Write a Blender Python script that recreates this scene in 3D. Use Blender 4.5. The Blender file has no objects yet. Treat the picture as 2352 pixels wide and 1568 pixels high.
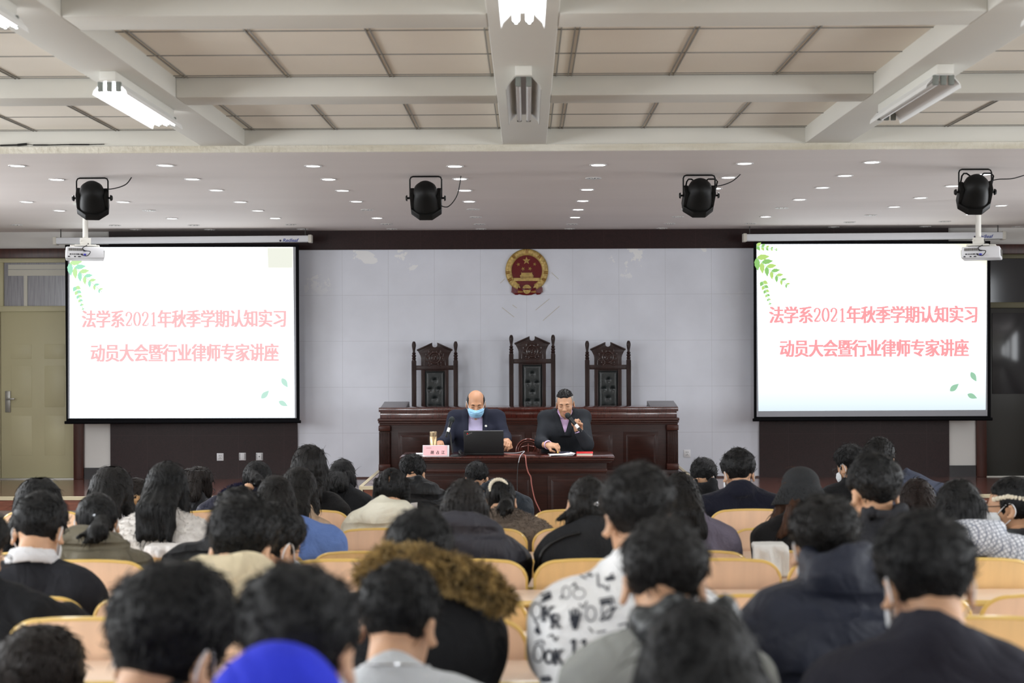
import bpy, bmesh, math, random
import numpy as np
from mathutils import Vector, Matrix, Euler
from mathutils.bvhtree import BVHTree

SC = bpy.context.scene
COL = SC.collection
PI = math.pi
random.seed(7)
RNG = np.random.default_rng(11)

# ------------------------------------------------------------------ camera
F = 3267.0                      # focal length in pixels of the 2352 px frame
CAMZ = 1.74
ROT = (Matrix.Rotation(0.0104, 3, 'Z') @ Matrix.Rotation(PI / 2 + 0.0018, 3, 'X')
       @ Matrix.Rotation(-0.0036, 3, 'Z'))
cam_data = bpy.data.cameras.new('camera')
cam_data.sensor_width = 36.0
cam_data.lens = F / 2352.0 * 36.0
cam_data.clip_start = 0.05
cam_data.clip_end = 200
cam_data.dof.use_dof = True
cam_data.dof.focus_distance = 12.6
cam_data.dof.aperture_fstop = 3.2
cam = bpy.data.objects.new('camera', cam_data)
COL.objects.link(cam)
cam.location = (0, 0, CAMZ)
cam.rotation_euler = ROT.to_euler()
SC.camera = cam

# ------------------------------------------------------------------ world, exposure
SC.view_settings.view_transform = 'Standard'
SC.view_settings.look = 'None'
SC.view_settings.gamma = 1.0
SC.view_settings.use_curve_mapping = False
SC.view_settings.exposure = 0.0
world = bpy.data.worlds.new('daylight')
SC.world = world
world.use_nodes = True
world.node_tree.nodes['Background'].inputs[0].default_value = (0.75, 0.85, 1.0, 1)
world.node_tree.nodes['Background'].inputs[1].default_value = 1.0


def area_light(name, loc, direction, sx, sy, power, color=(1, 1, 1), parent=None, spread=PI):
    d = bpy.data.lights.new(name, 'AREA')
    d.shape = 'RECTANGLE'
    d.size, d.size_y = sx, sy
    d.energy = power
    d.color = color
    d.spread = spread
    o = bpy.data.objects.new(name, d)
    COL.objects.link(o)
    o.location = loc
    o.rotation_euler = Vector(direction).to_track_quat('-Z', 'Y').to_euler()
    if parent:
        o.parent = parent
    return o


HALF = 6.9                      # side walls
# fill light added along both side walls, at made-up windows out of view
WIN_Y = (-1.0, 2.3, 5.6, 8.9, 12.2)
for wy in WIN_Y:
    wk = 1.7 if wy < 3 else 1.0  # stronger near the camera to brighten people's backs
    area_light('window_daylight', (-HALF + 0.05, wy, 1.95), (1, 0, 0.02), 1.9, 1.5, 96 * wk, (0.94, 0.97, 1.0))
    area_light('window_daylight', (HALF - 0.05, wy, 1.95), (-1, 0, 0.02), 1.9, 1.5, 70 * wk, (0.94, 0.97, 1.0))
TUBE_POWER = 30.0
TUBE_COLOR = (0.93, 0.97, 1.0)


# ------------------------------------------------------------------ pixel helpers
def ray(px, py):
    return ROT @ Vector(((px - 1176) / F, (784 - py) / F, -1.0))


def P(px, py, d):
    """world point seen at pixel (px, py) at depth y = d"""
    r = ray(px, py)
    k = d / r.y
    return Vector((r.x * k, d, CAMZ + r.z * k))


def Pz(px, py, z):
    r = ray(px, py)
    k = (z - CAMZ) / r.z
    return Vector((r.x * k, r.y * k, z))


def srgb(r, g, b):
    def f(c):
        c /= 255.0
        return c / 12.92 if c <= 0.04045 else ((c + 0.055) / 1.055) ** 2.4
    return (f(r), f(g), f(b), 1.0)


# ------------------------------------------------------------------ materials
MATS = {}


def mat(name, color, rough=0.5, metal=0.0, bump=None, var=None, spec=0.5, emit=None, coat=0.0, sheen=0.0, grain=None):
    """procedural material. var=(scale, amount[, stretch xyz]) colour mottling; bump=(scale, strength, stretch)"""
    if name in MATS:
        return MATS[name]
    m = bpy.data.materials.new(name)
    m.use_nodes = True
    nt = m.node_tree
    b = nt.nodes['Principled BSDF']
    b.inputs['Base Color'].default_value = color
    b.inputs['Roughness'].default_value = rough
    b.inputs['Metallic'].default_value = metal
    b.inputs['Specular IOR Level'].default_value = spec
    if coat:
        b.inputs['Coat Weight'].default_value = coat
        b.inputs['Coat Roughness'].default_value = 0.08
    if sheen:
        b.inputs['Sheen Weight'].default_value = sheen
        b.inputs['Sheen Roughness'].default_value = 0.5
    if emit:
        b.inputs['Emission Color'].default_value = emit[0]
        b.inputs['Emission Strength'].default_value = emit[1]
    tc = None

    def coords(stretch):
        nonlocal tc
        if tc is None:
            tc = nt.nodes.new('ShaderNodeTexCoord')
        mp = nt.nodes.new('ShaderNodeMapping')
        mp.inputs['Scale'].default_value = stretch
        nt.links.new(tc.outputs['Object'], mp.inputs['Vector'])
        return mp.outputs[0]
    if var:
        n = nt.nodes.new('ShaderNodeTexNoise')
        n.inputs['Scale'].default_value = var[0]
        n.inputs['Detail'].default_value = 4
        nt.links.new(coords(var[2] if len(var) > 2 else (1, 1, 1)), n.inputs['Vector'])
        rm = nt.nodes.new('ShaderNodeValToRGB')
        rm.color_ramp.elements[0].position = 0.3
        rm.color_ramp.elements[1].position = 0.7
        a = var[1]
        c2 = var[3] if len(var) > 3 else None
        rm.color_ramp.elements[0].color = tuple(c * (1 - a) for c in color[:3]) + (1,)
        rm.color_ramp.elements[1].color = c2 if c2 else tuple(min(1, c * (1 + a)) for c in color[:3]) + (1,)
        nt.links.new(n.outputs['Fac'], rm.inputs['Fac'])
        nt.links.new(rm.outputs['Color'], b.inputs['Base Color'])
    if bump:
        n = nt.nodes.new('ShaderNodeTexNoise')
        n.inputs['Scale'].default_value = bump[0]
        n.inputs['Detail'].default_value = 3
        nt.links.new(coords(bump[2] if len(bump) > 2 else (1, 1, 1)), n.inputs['Vector'])
        bp = nt.nodes.new('ShaderNodeBump')
        bp.inputs['Strength'].default_value = bump[1]
        bp.inputs['Distance'].default_value = bump[3] if len(bump) > 3 else 0.01
        nt.links.new(n.outputs['Fac'], bp.inputs['Height'])
        nt.links.new(bp.outputs['Normal'], b.inputs['Normal'])
    MATS[name] = m
    return m


def emat(name, color, strength):
    if name in MATS:
        return MATS[name]
    m = bpy.data.materials.new(name)
    m.use_nodes = True
    nt = m.node_tree
    nt.nodes.remove(nt.nodes['Principled BSDF'])
    e = nt.nodes.new('ShaderNodeEmission')
    e.inputs[0].default_value = color
    e.inputs[1].default_value = strength
    nt.links.new(e.outputs[0], nt.nodes['Material Output'].inputs[0])
    MATS[name] = m
    return m


# ------------------------------------------------------------------ object helpers
def props(o, label=None, cat=None, group=None, kind=None):
    if label:
        o['label'] = label
    if cat:
        o['category'] = cat
    if group:
        o['group'] = group
    if kind:
        o['kind'] = kind
    return o


def thing(name, loc, label, cat, group=None, rz=0.0):
    o = bpy.data.objects.new(name, None)
    o.empty_display_size = 0.1
    COL.objects.link(o)
    o.location = loc
    o.rotation_euler = (0, 0, rz)
    return props(o, label, cat, group)


def link_mesh(name, me, material=None, parent=None):
    o = bpy.data.objects.new(name, me)
    COL.objects.link(o)
    if material is not None and not me.materials:
        me.materials.append(material)
    if parent is not None:
        o.parent = parent
    return o


class MB:
    """collects simple solids, builds ONE mesh object"""

    def __init__(self, org=(0, 0, 0)):
        self.v, self.f, self.org = [], [], Vector(org)

    def add(self, vs, fs, M=None):
        n = len(self.v)
        for p in vs:
            p = Vector(p)
            if M is not None:
                p = M @ p
            self.v.append(p - self.org)
        self.f += [tuple(i + n for i in f) for f in fs]
        return self

    def box(self, x0, x1, y0, y1, z0, z1, M=None):
        vs = [(x0, y0, z0), (x1, y0, z0), (x1, y1, z0), (x0, y1, z0), (x0, y0, z1), (x1, y0, z1), (x1, y1, z1), (x0, y1, z1)]
        fs = [(0, 3, 2, 1), (4, 5, 6, 7), (0, 1, 5, 4), (1, 2, 6, 5), (2, 3, 7, 6), (3, 0, 4, 7)]
        return self.add(vs, fs, M)

    def cyl(self, p0, p1, r0, r1=None, n=16, cap=True, M=None):
        r1 = r0 if r1 is None else r1
        p0, p1 = Vector(p0), Vector(p1)
        z = (p1 - p0).normalized()
        a = Vector((0, 0, 1)) if abs(z.z) < 0.9 else Vector((1, 0, 0))
        x = a.cross(z).normalized()
        y = z.cross(x)
        vs, fs = [], []
        for k in range(n):
            t = 2 * PI * k / n
            u = x * math.cos(t) + y * math.sin(t)
            vs += [p0 + u * r0, p1 + u * r1]
        for k in range(n):
            a, b = 2 * k, 2 * ((k + 1) % n)
            fs.append((a, b, b + 1, a + 1))
        if cap:
            fs.append(tuple(2 * k for k in reversed(range(n))))
            fs.append(tuple(2 * k + 1 for k in range(n)))
        return self.add(vs, fs, M)

    def lathe(self, prof, c=(0, 0, 0), n=24, M=None, cap=True):
        """prof: (r, z) pairs, turned about z through c"""
        vs, fs = [], []
        m = len(prof)
        for k in range(n):
            t = 2 * PI * k / n
            for r, z in prof:
                vs.append((c[0] + r * math.cos(t), c[1] + r * math.sin(t), c[2] + z))
        for k in range(n):
            for j in range(m - 1):
                a, b = k * m + j, ((k + 1) % n) * m + j
                fs.append((a, b, b + 1, a + 1))
        if cap:
            if prof[0][0] > 1e-5:
                fs.append(tuple(k * m for k in reversed(range(n))))
            if prof[-1][0] > 1e-5:
                fs.append(tuple(k * m + m - 1 for k in range(n)))
        return self.add(vs, fs, M)

    def tube(self, path, r, n=8, M=None):
        path = [Vector(p) for p in path]
        rs = r if isinstance(r, (list, tuple)) else [r] * len(path)
        vs, fs = [], []
        up = None
        for i, p in enumerate(path):
            t = (path[min(i + 1, len(path) - 1)] - path[max(i - 1, 0)])
            t = t.normalized() if t.length > 1e-9 else Vector((0, 0, 1))
            if up is None:
                up = Vector((0, 0, 1)) if abs(t.z) < 0.9 else Vector((1, 0, 0))
            x = up.cross(t)
            x = x.normalized() if x.length > 1e-6 else Vector((1, 0, 0))
            y = t.cross(x).normalized()
            up = y
            for k in range(n):
                a = 2 * PI * k / n
                vs.append(p + (x * math.cos(a) + y * math.sin(a)) * rs[i])
        for i in range(len(path) - 1):
            for k in range(n):
                a, b = i * n + k, i * n + (k + 1) % n
                fs.append((a, b, b + n, a + n))
        fs.append(tuple(reversed(range(n))))
        L = (len(path) - 1) * n
        fs.append(tuple(L + k for k in range(n)))
        return self.add(vs, fs, M)

    def prism(self, poly, d0, d1, plane='xz', M=None):
        """extrude a closed polygon: 'xz' along y, 'xy' along z, 'yz' along x"""
        def p3(p, d):
            return {'xz': (p[0], d, p[1]), 'xy': (p[0], p[1], d), 'yz': (d, p[0], p[1])}[plane]
        n = len(poly)
        vs = [p3(p, d0) for p in poly] + [p3(p, d1) for p in poly]
        fs = [tuple(range(n)), tuple(reversed(range(n, 2 * n)))]
        fs += [(k, k + n, (k + 1) % n + n, (k + 1) % n) for k in range(n)]
        return self.add(vs, fs, M)

    def quad(self, a, b, c, d, M=None):
        return self.add([a, b, c, d], [(0, 1, 2, 3)], M)

    def build(self, name, material, parent=None, bevel=0.0, smooth=35.0, seg=2):
        me = bpy.data.meshes.new(name)
        me.from_pydata([tuple(p) for p in self.v], [], self.f)
        bm = bmesh.new()
        bm.from_mesh(me)
        bmesh.ops.recalc_face_normals(bm, faces=bm.faces)
        if bevel:
            es = [e for e in bm.edges if len(e.link_faces) == 2 and e.calc_face_angle(0) > 0.6]
            if es:
                bmesh.ops.bevel(bm, geom=es, offset=bevel, segments=seg, affect='EDGES', clamp_overlap=True, profile=0.5)
        bm.to_mesh(me)
        bm.free()
        if smooth:
            for p in me.polygons:
                p.use_smooth = True
            me.set_sharp_from_angle(angle=math.radians(smooth))
        o = link_mesh(name, me, material, parent)
        if parent is None:
            o.location = self.org
        return o


def struct(o):
    o['kind'] = 'structure'
    return o


def arc(cx, cz, r, a0, a1, n, rx=None):
    return [(cx + (rx or r) * math.cos(math.radians(a0 + (a1 - a0) * k / n)), cz + r * math.sin(math.radians(a0 + (a1 - a0) * k / n))) for k in range(n + 1)]


def copy_tree(o, parent=None):
    c = o.copy()
    COL.objects.link(c)
    if parent is not None:
        c.parent = parent
    for ch in list(o.children):
        copy_tree(ch, c)
    return c


def text_mesh(body, size, bold=0.0, res=4):
    cu = bpy.data.curves.new('t', 'FONT')
    cu.body = body
    cu.size = size
    cu.offset = bold
    cu.resolution_u = res
    cu.fill_mode = 'FRONT'
    ob = bpy.data.objects.new('t', cu)
    COL.objects.link(ob)
    dg = bpy.context.evaluated_depsgraph_get()
    me = bpy.data.meshes.new_from_object(ob.evaluated_get(dg))
    vs = [Vector(v.co) for v in me.vertices]
    fs = [tuple(p.vertices) for p in me.polygons]
    bpy.data.objects.remove(ob)
    bpy.data.curves.remove(cu)
    bpy.data.meshes.remove(me)
    return vs, fs
# ================================================================== the room
YW = 17.0                       # front wall plane
ZS, ZD = 0.14, 0.29             # stage and dais floor heights
YS, YD = 15.0, 14.5             # their front edges
ZC = CAMZ + 1.525               # panel ceiling
ZB = CAMZ + 1.41                # underside of the beams
ZF = CAMZ + 1.363               # stage ceiling
YF = 10.06                      # where the stage ceiling begins


def WX(px, d=YW):
    return P(px, 790, d).x


def WZ(py, d=YW, px=1210):
    return P(px, py, d).z


def line_mat(name, color, line, pitch, width, rough, bumpmix=0.0, offs=(0, 0), axes=('X', 'Z'), coat=0.0, scuff=None, spec=0.5, grain=None):
    """panel joints on a regular grid in object space, plus optional worn patches"""
    m = mat(name, color, rough, coat=coat, spec=spec)
    nt = m.node_tree
    b = nt.nodes['Principled BSDF']
    tc = nt.nodes.new('ShaderNodeTexCoord')
    sp = nt.nodes.new('ShaderNodeSeparateXYZ')
    nt.links.new(tc.outputs['Object'], sp.inputs[0])

    def math_(op, a, bb=None):
        n = nt.nodes.new('ShaderNodeMath')
        n.operation = op
        for i, v in enumerate((a, bb)):
            if v is None:
                continue
            if isinstance(v, (int, float)):
                n.inputs[i].default_value = v
            else:
                nt.links.new(v, n.inputs[i])
        return n.outputs[0]
    ls = []
    for ax, pt, of in zip(axes, pitch, offs):
        if not pt:
            continue
        d = math_('PINGPONG', math_('ADD', sp.outputs[ax], of + 50 * pt), pt / 2)
        ls.append(math_('LESS_THAN', d, width))
    fac = ls[0] if len(ls) == 1 else math_('MAXIMUM', ls[0], ls[1])
    base = None
    no = nt.nodes.new('ShaderNodeTexNoise')
    no.inputs['Scale'].default_value = 2.0 if not grain else grain[0]
    no.inputs['Detail'].default_value = 5
    mp = nt.nodes.new('ShaderNodeMapping')
    mp.inputs['Scale'].default_value = (1, 1, 1) if not grain else grain[1]
    nt.links.new(tc.outputs['Object'], mp.inputs[0])
    nt.links.new(mp.outputs[0], no.inputs['Vector'])
    rp = nt.nodes.new('ShaderNodeValToRGB')
    a = 0.06 if not grain else grain[2]
    rp.color_ramp.elements[0].position, rp.color_ramp.elements[1].position = 0.3, 0.7
    rp.color_ramp.elements[0].color = tuple(c * (1 - a) for c in color[:3]) + (1,)
    rp.color_ramp.elements[1].color = tuple(c * (1 + a) for c in color[:3]) + (1,)
    nt.links.new(no.outputs['Fac'], rp.inputs['Fac'])
    base = rp.outputs['Color']
    if scuff:
        n2 = nt.nodes.new('ShaderNodeTexNoise')
        n2.inputs['Scale'].default_value = scuff[0]
        n2.inputs['Detail'].default_value = 8
        n2.inputs['Roughness'].default_value = 0.7
        nt.links.new(tc.outputs['Object'], n2.inputs['Vector'])
        n3 = nt.nodes.new('ShaderNodeTexNoise')
        n3.inputs['Scale'].default_value = scuff[0] * 0.35
        nt.links.new(tc.outputs['Object'], n3.inputs['Vector'])
        up = nt.nodes.new('ShaderNodeMapRange')
        up.inputs[1].default_value, up.inputs[2].default_value = scuff[1], scuff[2]
        up.inputs[3].default_value, up.inputs[4].default_value = 0.0, 1.0
        nt.links.new(sp.outputs['Z'], up.inputs[0])
        g = math_('MULTIPLY', math_('GREATER_THAN', n2.outputs['Fac'], 0.56), math_('GREATER_THAN', n3.outputs['Fac'], 0.56))
        g = math_('MULTIPLY', g, up.outputs[0])
        g = math_('MULTIPLY', g, scuff[4])
        mx = nt.nodes.new('ShaderNodeMixRGB')
        mx.inputs[2].default_value = scuff[3]
        nt.links.new(g, mx.inputs[0])
        nt.links.new(base, mx.inputs[1])
        base = mx.outputs[0]
    mx = nt.nodes.new('ShaderNodeMixRGB')
    mx.inputs[2].default_value = line
    nt.links.new(fac, mx.inputs[0])
    nt.links.new(base, mx.inputs[1])
    nt.links.new(mx.outputs[0], b.inputs['Base Color'])
    return m


M_TILE = line_mat('white_wall_tile', srgb(214, 217, 226), srgb(194, 196, 204), (0.5516, 0.5495), 0.0022, 0.32,
                  offs=(0.0, -1.78 + 0.5495 * 4), scuff=(3.2, 2.25, 2.75, srgb(240, 240, 238), 0.75))
M_DARK = line_mat('dark_granite_panel', srgb(40, 22, 22), srgb(62, 42, 42), (0.547, 0.5495), 0.0015, 0.38, spec=0.25, grain=(60, (1, 1, 1), 0.25),
                  offs=(0.17, -1.78 + 0.5495 * 4 + 0.02))
M_WHITE = mat('white_wall_paint', srgb(222, 220, 216), 0.7, var=(1.5, 0.03))
M_CEILW = mat('white_beam_paint', srgb(216, 214, 206), 0.75, var=(0.9, 0.03))
M_SCEIL = mat('stage_ceiling_paint', srgb(224, 216, 212), 0.6, var=(0.6, 0.03, (0.4, 3, 1)))
M_PANEL = mat('ceiling_board', srgb(240, 233, 220), 0.85, var=(1.2, 0.04), bump=(180, 0.15))
M_BAR = mat('ceiling_tee_bar', srgb(140, 138, 132), 0.45)
M_FLOOR = mat('terrazzo_floor', srgb(120, 112, 106), 0.35, var=(40, 0.15))
M_STAGE = line_mat('stage_floor_boards', srgb(104, 66, 58), srgb(70, 40, 34), (0.12, 0), 0.0012, 0.16, axes=('X', 'Y'), grain=(9, (9, 1.2, 1), 0.25), coat=0.3)
M_RISER = mat('stage_riser_wood', srgb(118, 66, 46), 0.4, var=(6, 0.2, (1, 1, 8)))
M_NOSE = mat('cream_stair_nosing', srgb(206, 192, 160), 0.5)
M_BLACKB = mat('black_stone_skirting', srgb(40, 38, 40), 0.25)
M_FRAMEW = mat('dark_red_frame_wood', srgb(66, 34, 26), 0.35, var=(8, 0.25, (4, 4, 0.6)))
M_DOOR = mat('olive_door_paint', srgb(190, 184, 148), 0.45, var=(2, 0.03))
M_STEEL = mat('brushed_steel', srgb(150, 148, 142), 0.35, metal=0.8)

# --- floors
fl = MB()
TIERS = [(6.35, 0.0), (4.72, 0.085), (3.12, 0.165), (1.52, 0.25), (-3.2, 0.33)]   # (y where the tier starts, height)
fl.box(-HALF, HALF, 6.35, YS + 0.02, -0.2, 0.0)
ys = [6.35, 4.72, 3.12, 1.52, -3.2]
for i in range(4):
    fl.box(-HALF, HALF, ys[i + 1], ys[i], -0.2, TIERS[i + 1][1])
struct(fl.build('floor', M_FLOOR, smooth=0))


def tier_z(y):
    for yy, z in TIERS:
        if y >= yy:
            return z
    return TIERS[-1][1]


DX0, DX1 = -1.70, 1.78
st = MB()
st.box(-HALF, HALF, YS, YW + 0.1, -0.2, ZS)
struct(st.build('floor_stage', M_STAGE, smooth=0))
da = MB()
da.box(DX0, DX1, YD + 0.03, YW, ZS - 0.3, ZD)
struct(da.build('floor_dais', M_STAGE, smooth=0))
rz_ = MB()
rz_.box(-HALF, HALF, YS - 0.02, YS, -0.05, ZS - 0.03)
rz_.box(DX0 + 0.03, DX1 - 0.03, YD + 0.01, YD + 0.03, -0.05, ZD - 0.03)
struct(rz_.build('trim_riser', M_RISER, smooth=0))
nz = MB()
nz.box(-HALF, DX0 - 0.001, YS - 0.03, YS + 0.03, ZS - 0.03, ZS + 0.004)
nz.box(DX1 + 0.001, HALF, YS - 0.03, YS + 0.03, ZS - 0.03, ZS + 0.004)
nz.box(DX0 - 0.004, DX1 + 0.004, YD, YD + 0.04, ZD - 0.03, ZD + 0.004)
for x in (DX0, DX1):
    nz.box(x - 0.02, x + 0.02, YD + 0.002, YD + 0.03, 0.0, ZD - 0.03)
    nz.box(x - 0.02, x + 0.02, YD + 0.04, YW - 0.02, ZD - 0.03, ZD + 0.004)
struct(nz.build('trim_nosing', M_NOSE, smooth=0))

# --- front wall
ZTOP = ZF + 0.25
zhead = WZ(572)
zdoor = WZ(588)
w = MB()
w.box(WX(683), WX(1743), YW, YW + 0.2, ZS - 0.1, zhead)
struct(w.build('wall_front', M_TILE, smooth=0))
w = MB()
w.box(WX(252), WX(2178), YW - 0.025, YW + 0.2, zhead, WZ(527))
struct(w.build('trim_header', M_DARK, smooth=0))
for a, b, nm in ((254, 683, 'wall_panel_left'), (1743, 2178, 'wall_panel_right')):
    w = MB()
    w.box(WX(a), WX(b), YW - 0.025, YW + 0.2, ZS - 0.1, zhead)
    struct(w.build(nm, M_DARK, smooth=0))
w = MB()
for a, b in ((193, 254), (2178, 2240)):
    w.box(WX(a), WX(b), YW, YW + 0.2, ZS - 0.1, zhead)
w.box(-HALF, WX(252), YW, YW + 0.2, WZ(566), ZTOP)
w.box(WX(2178), HALF, YW, YW + 0.2, WZ(566), ZTOP)
w.box(-HALF, WX(-185), YW, YW + 0.2, ZS - 0.1, WZ(566))
w.box(WX(2560), HALF, YW, YW + 0.2, ZS - 0.1, WZ(566))
w.box(WX(252), WX(2178), YW, YW + 0.2, WZ(527), ZTOP)
struct(w.build('wall_front_plaster', M_WHITE, smooth=0))
w = MB()
for a, b in ((193, 254), (2178, 2240)):
    w.box(WX(a) + 0.002, WX(b) - 0.002, YW - 0.018, YW + 0.05, ZS - 0.05, WZ(1071))
struct(w.build('baseboard_front', M_BLACKB, smooth=0))
w = MB()
w.box(WX(684), DX0 - 0.03, YW - 0.012, YW + 0.05, ZS - 0.02, ZS + 0.018)
w.box(DX1 + 0.03, WX(1742), YW - 0.012, YW + 0.05, ZS - 0.02, ZS + 0.018)
struct(w.build('trim_skirting', M_FRAMEW, smooth=0))
# yellowed tape residue left on the tiles
tp = MB()
for a, b in (((1153, 706), (1181, 728)), ((1177, 700), (1187, 707)), ((1230, 712), (1262, 686)), ((1247, 736), (1285, 703)), ((1267, 626), (1283, 641)), ((1149, 650), (1160, 640))):
    p, q = P(*a, YW - 0.002), P(*b, YW - 0.002)
    n = Vector((q.z - p.z, 0, p.x - q.x)).normalized() * 0.003
    tp.quad(p - n, q - n, q + n, p + n)
struct(tp.build('trim_residue', mat('yellowed_tape_residue', srgb(190, 184, 168), 0.6), smooth=0))


# --- doors
def door(n, x_in, sgn, leaf_mat, transom_mat, lower_mat=None):
    """double door with transom beside the screen; x_in = jamb next to the stage wall, sgn = direction away from it"""
    d = thing('door_%d' % n, (0, YW, ZS), None, None)
    d['kind'] = 'structure'
    O = Vector((0, YW, ZS))
    fw = 0.12
    W = 1.80
    x_out = x_in + sgn * (W + 2 * fw)
    lo, hi = min(x_in, x_out), max(x_in, x_out)
    fr = MB(O)
    fr.box(x_in if sgn > 0 else x_in - fw, x_in + fw if sgn > 0 else x_in, YW - 0.04, YW + 0.12, ZS, zdoor)
    fr.box(x_out - fw if sgn > 0 else x_out, x_out if sgn > 0 else x_out + fw, YW - 0.04, YW + 0.12, ZS, zdoor)
    fr.box(lo, hi, YW - 0.04, YW + 0.12, zdoor, WZ(566))
    fr.build('frame', M_FRAMEW, d, bevel=0.006)
    zt0, zt1 = WZ(711), WZ(698)
    mu = MB(O)
    i0, i1 = lo + fw, hi - fw
    mu.box(i0, i1, YW + 0.02, YW + 0.1, zt0, zt1)
    mu.box(i0, i1, YW + 0.02, YW + 0.1, zdoor - 0.05, zdoor)
    xm = (i0 + i1) / 2
    mu.box(xm - 0.04, xm + 0.04, YW + 0.02, YW + 0.1, zt1, zdoor - 0.05)
    mu.build('transom_frame', leaf_mat if lower_mat is None else mat('shaded_olive_rail', srgb(104, 100, 72), 0.5), d, bevel=0.004)  # darker copy of the olive for the shaded right door
    for a, b in ((i0, xm - 0.04), (xm + 0.04, i1)):
        g = MB(O)
        g.box(a, b, YW + 0.055, YW + 0.062, zt1, zdoor - 0.05)
        g.build('transom_pane', transom_mat, d, smooth=0)
    for s in (-1, 1):
        a, b = (i0, xm - 0.004) if s < 0 else (xm + 0.004, i1)
        lf = MB(O)
        if lower_mat is None:
            lf.box(a, b, YW + 0.04, YW + 0.085, ZS + 0.01, zt0)
            lo_ = lf.build('leaf', leaf_mat, d, bevel=0.003)
            pn = MB(O)
            cx = (a + b) / 2
            for u in (-1, 1):
                x0, x1 = cx + u * 0.20 - 0.125, cx + u * 0.20 + 0.125
                for z0, z1 in ((0.28, 0.76), (0.86, 1.36), (1.44, 1.62)):
                    pn.box(x0, x1, YW + 0.037, YW + 0.05, ZS + z0, ZS + z1)
            pn.build('raised_panel', leaf_mat, lo_, bevel=0.012)
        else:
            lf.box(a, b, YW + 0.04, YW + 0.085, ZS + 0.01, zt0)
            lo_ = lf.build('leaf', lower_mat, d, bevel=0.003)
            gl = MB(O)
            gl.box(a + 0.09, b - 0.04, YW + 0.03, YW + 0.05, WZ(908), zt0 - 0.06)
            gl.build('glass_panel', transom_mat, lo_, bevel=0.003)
        hx = xm + s * 0.09
        h = MB(O)
        h.box(hx - 0.032, hx + 0.032, YW + 0.025, YW + 0.042, WZ(943), WZ(894))
        h.cyl((hx, YW + 0.03, WZ(912)), (hx, YW - 0.02, WZ(912)), 0.012)
        h.box(min(hx, hx + s * 0.10), max(hx, hx + s * 0.10), YW - 0.03, YW - 0.012, WZ(912) - 0.01, WZ(912) + 0.01)
        h.build('handle', M_STEEL if lower_mat is None else mat('shaded_handle_metal', srgb(40, 38, 36), 0.4, metal=0.6), lo_, bevel=0.003)
    th = MB(O)
    th.box(lo, hi, YW - 0.02, YW + 0.14, ZS - 0.02, ZS + 0.012)  # sill added to close the gap where light leaked under the leaves
    th.build('leak_sill', M_STEEL, d, bevel=0.003)
    bk = MB(O)
    bk.box(lo, hi, YW + 0.13, YW + 0.15, ZS, zdoor + 0.05)
    bk.build('corridor_backing', mat('dim_corridor_wall', srgb(150, 150, 150), 0.8), d, smooth=0)
    return d


M_TRANS = mat('ribbed_transom_glass', srgb(150, 150, 156), 0.25, var=(14, 0.25, (6, 1, 0.25)))
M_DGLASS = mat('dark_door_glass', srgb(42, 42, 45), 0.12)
door(1, WX(193), -1, M_DOOR, M_TRANS)
door(2, WX(2240), 1, M_DOOR, M_DGLASS, mat('shaded_door_leaf', srgb(40, 39, 34), 0.4))  # darkened door colours stand in for the shade of the dark doorway
# pale corridor window bars seen in the left transom
tb = MB()
tb.box(WX(16), WX(168), YW + 0.045, YW + 0.056, WZ(628), WZ(614))
tb.box(WX(52), WX(60), YW + 0.045, YW + 0.056, WZ(700), WZ(628))
tb.box(WX(16), WX(168), YW + 0.046, YW + 0.056, WZ(613), WZ(602))
struct(tb.build('window_1', mat('cream_window_bar', srgb(206, 204, 192), 0.5), smooth=0))

# --- side and rear walls, unseen windows added to go with the side fill
for s, nm in ((-1, 'wall_left'), (1, 'wall_right')):
    w = MB()
    x0, x1 = (s * HALF, s * (HALF + 0.2)) if s > 0 else (s * (HALF + 0.2), s * HALF)
    yy = [-3.2] + [v for wy in WIN_Y for v in (wy - 0.95, wy + 0.95)] + [YW + 0.2]
    for i in range(0, len(yy), 2):
        w.box(x0, x1, yy[i], yy[i + 1], -0.2, ZTOP + 0.2)
    for wy in WIN_Y:
        w.box(x0, x1, wy - 0.95, wy + 0.95, -0.2, 1.15)
        w.box(x0, x1, wy - 0.95, wy + 0.95, 2.75, ZTOP + 0.2)
    struct(w.build(nm, M_WHITE, smooth=0))
    for i, wy in enumerate(WIN_Y):
        wf = MB()
        xc = s * (HALF + 0.12)
        for z0, z1 in ((1.15, 1.2), (2.7, 2.75), (1.92, 1.98)):
            wf.box(xc - 0.03, xc + 0.03, wy - 0.95, wy + 0.95, z0, z1)
        for yc in (wy - 0.92, wy, wy + 0.92):
            wf.box(xc - 0.03, xc + 0.03, yc - 0.03, yc + 0.03, 1.2, 2.7)
        o = struct(wf.build('window_%d' % (i + 2 + (5 if s > 0 else 0)), M_WHITE, smooth=0))
w = MB()
w.box(-HALF - 0.2, HALF + 0.2, -3.4, -3.2, -0.2, ZTOP + 0.2)
struct(w.build('wall_rear', M_WHITE, smooth=0))

# --- ceiling
c = MB()
c.box(-HALF - 0.2, HALF + 0.2, -3.4, YF + 0.3, ZC, ZC + 0.1)
struct(c.build('ceiling', M_PANEL, smooth=0))
c = MB()
c.box(-HALF - 0.2, HALF + 0.2, YF + 0.01, YW + 0.2, ZF, ZF + 0.12)
struct(c.build('ceiling_stage', M_SCEIL, smooth=0))
c = MB()
c.box(-HALF, HALF, YF, YF + 0.25, ZF + 0.001, ZC)
struct(c.build('beam_stage_front', M_CEILW, smooth=0))
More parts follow.
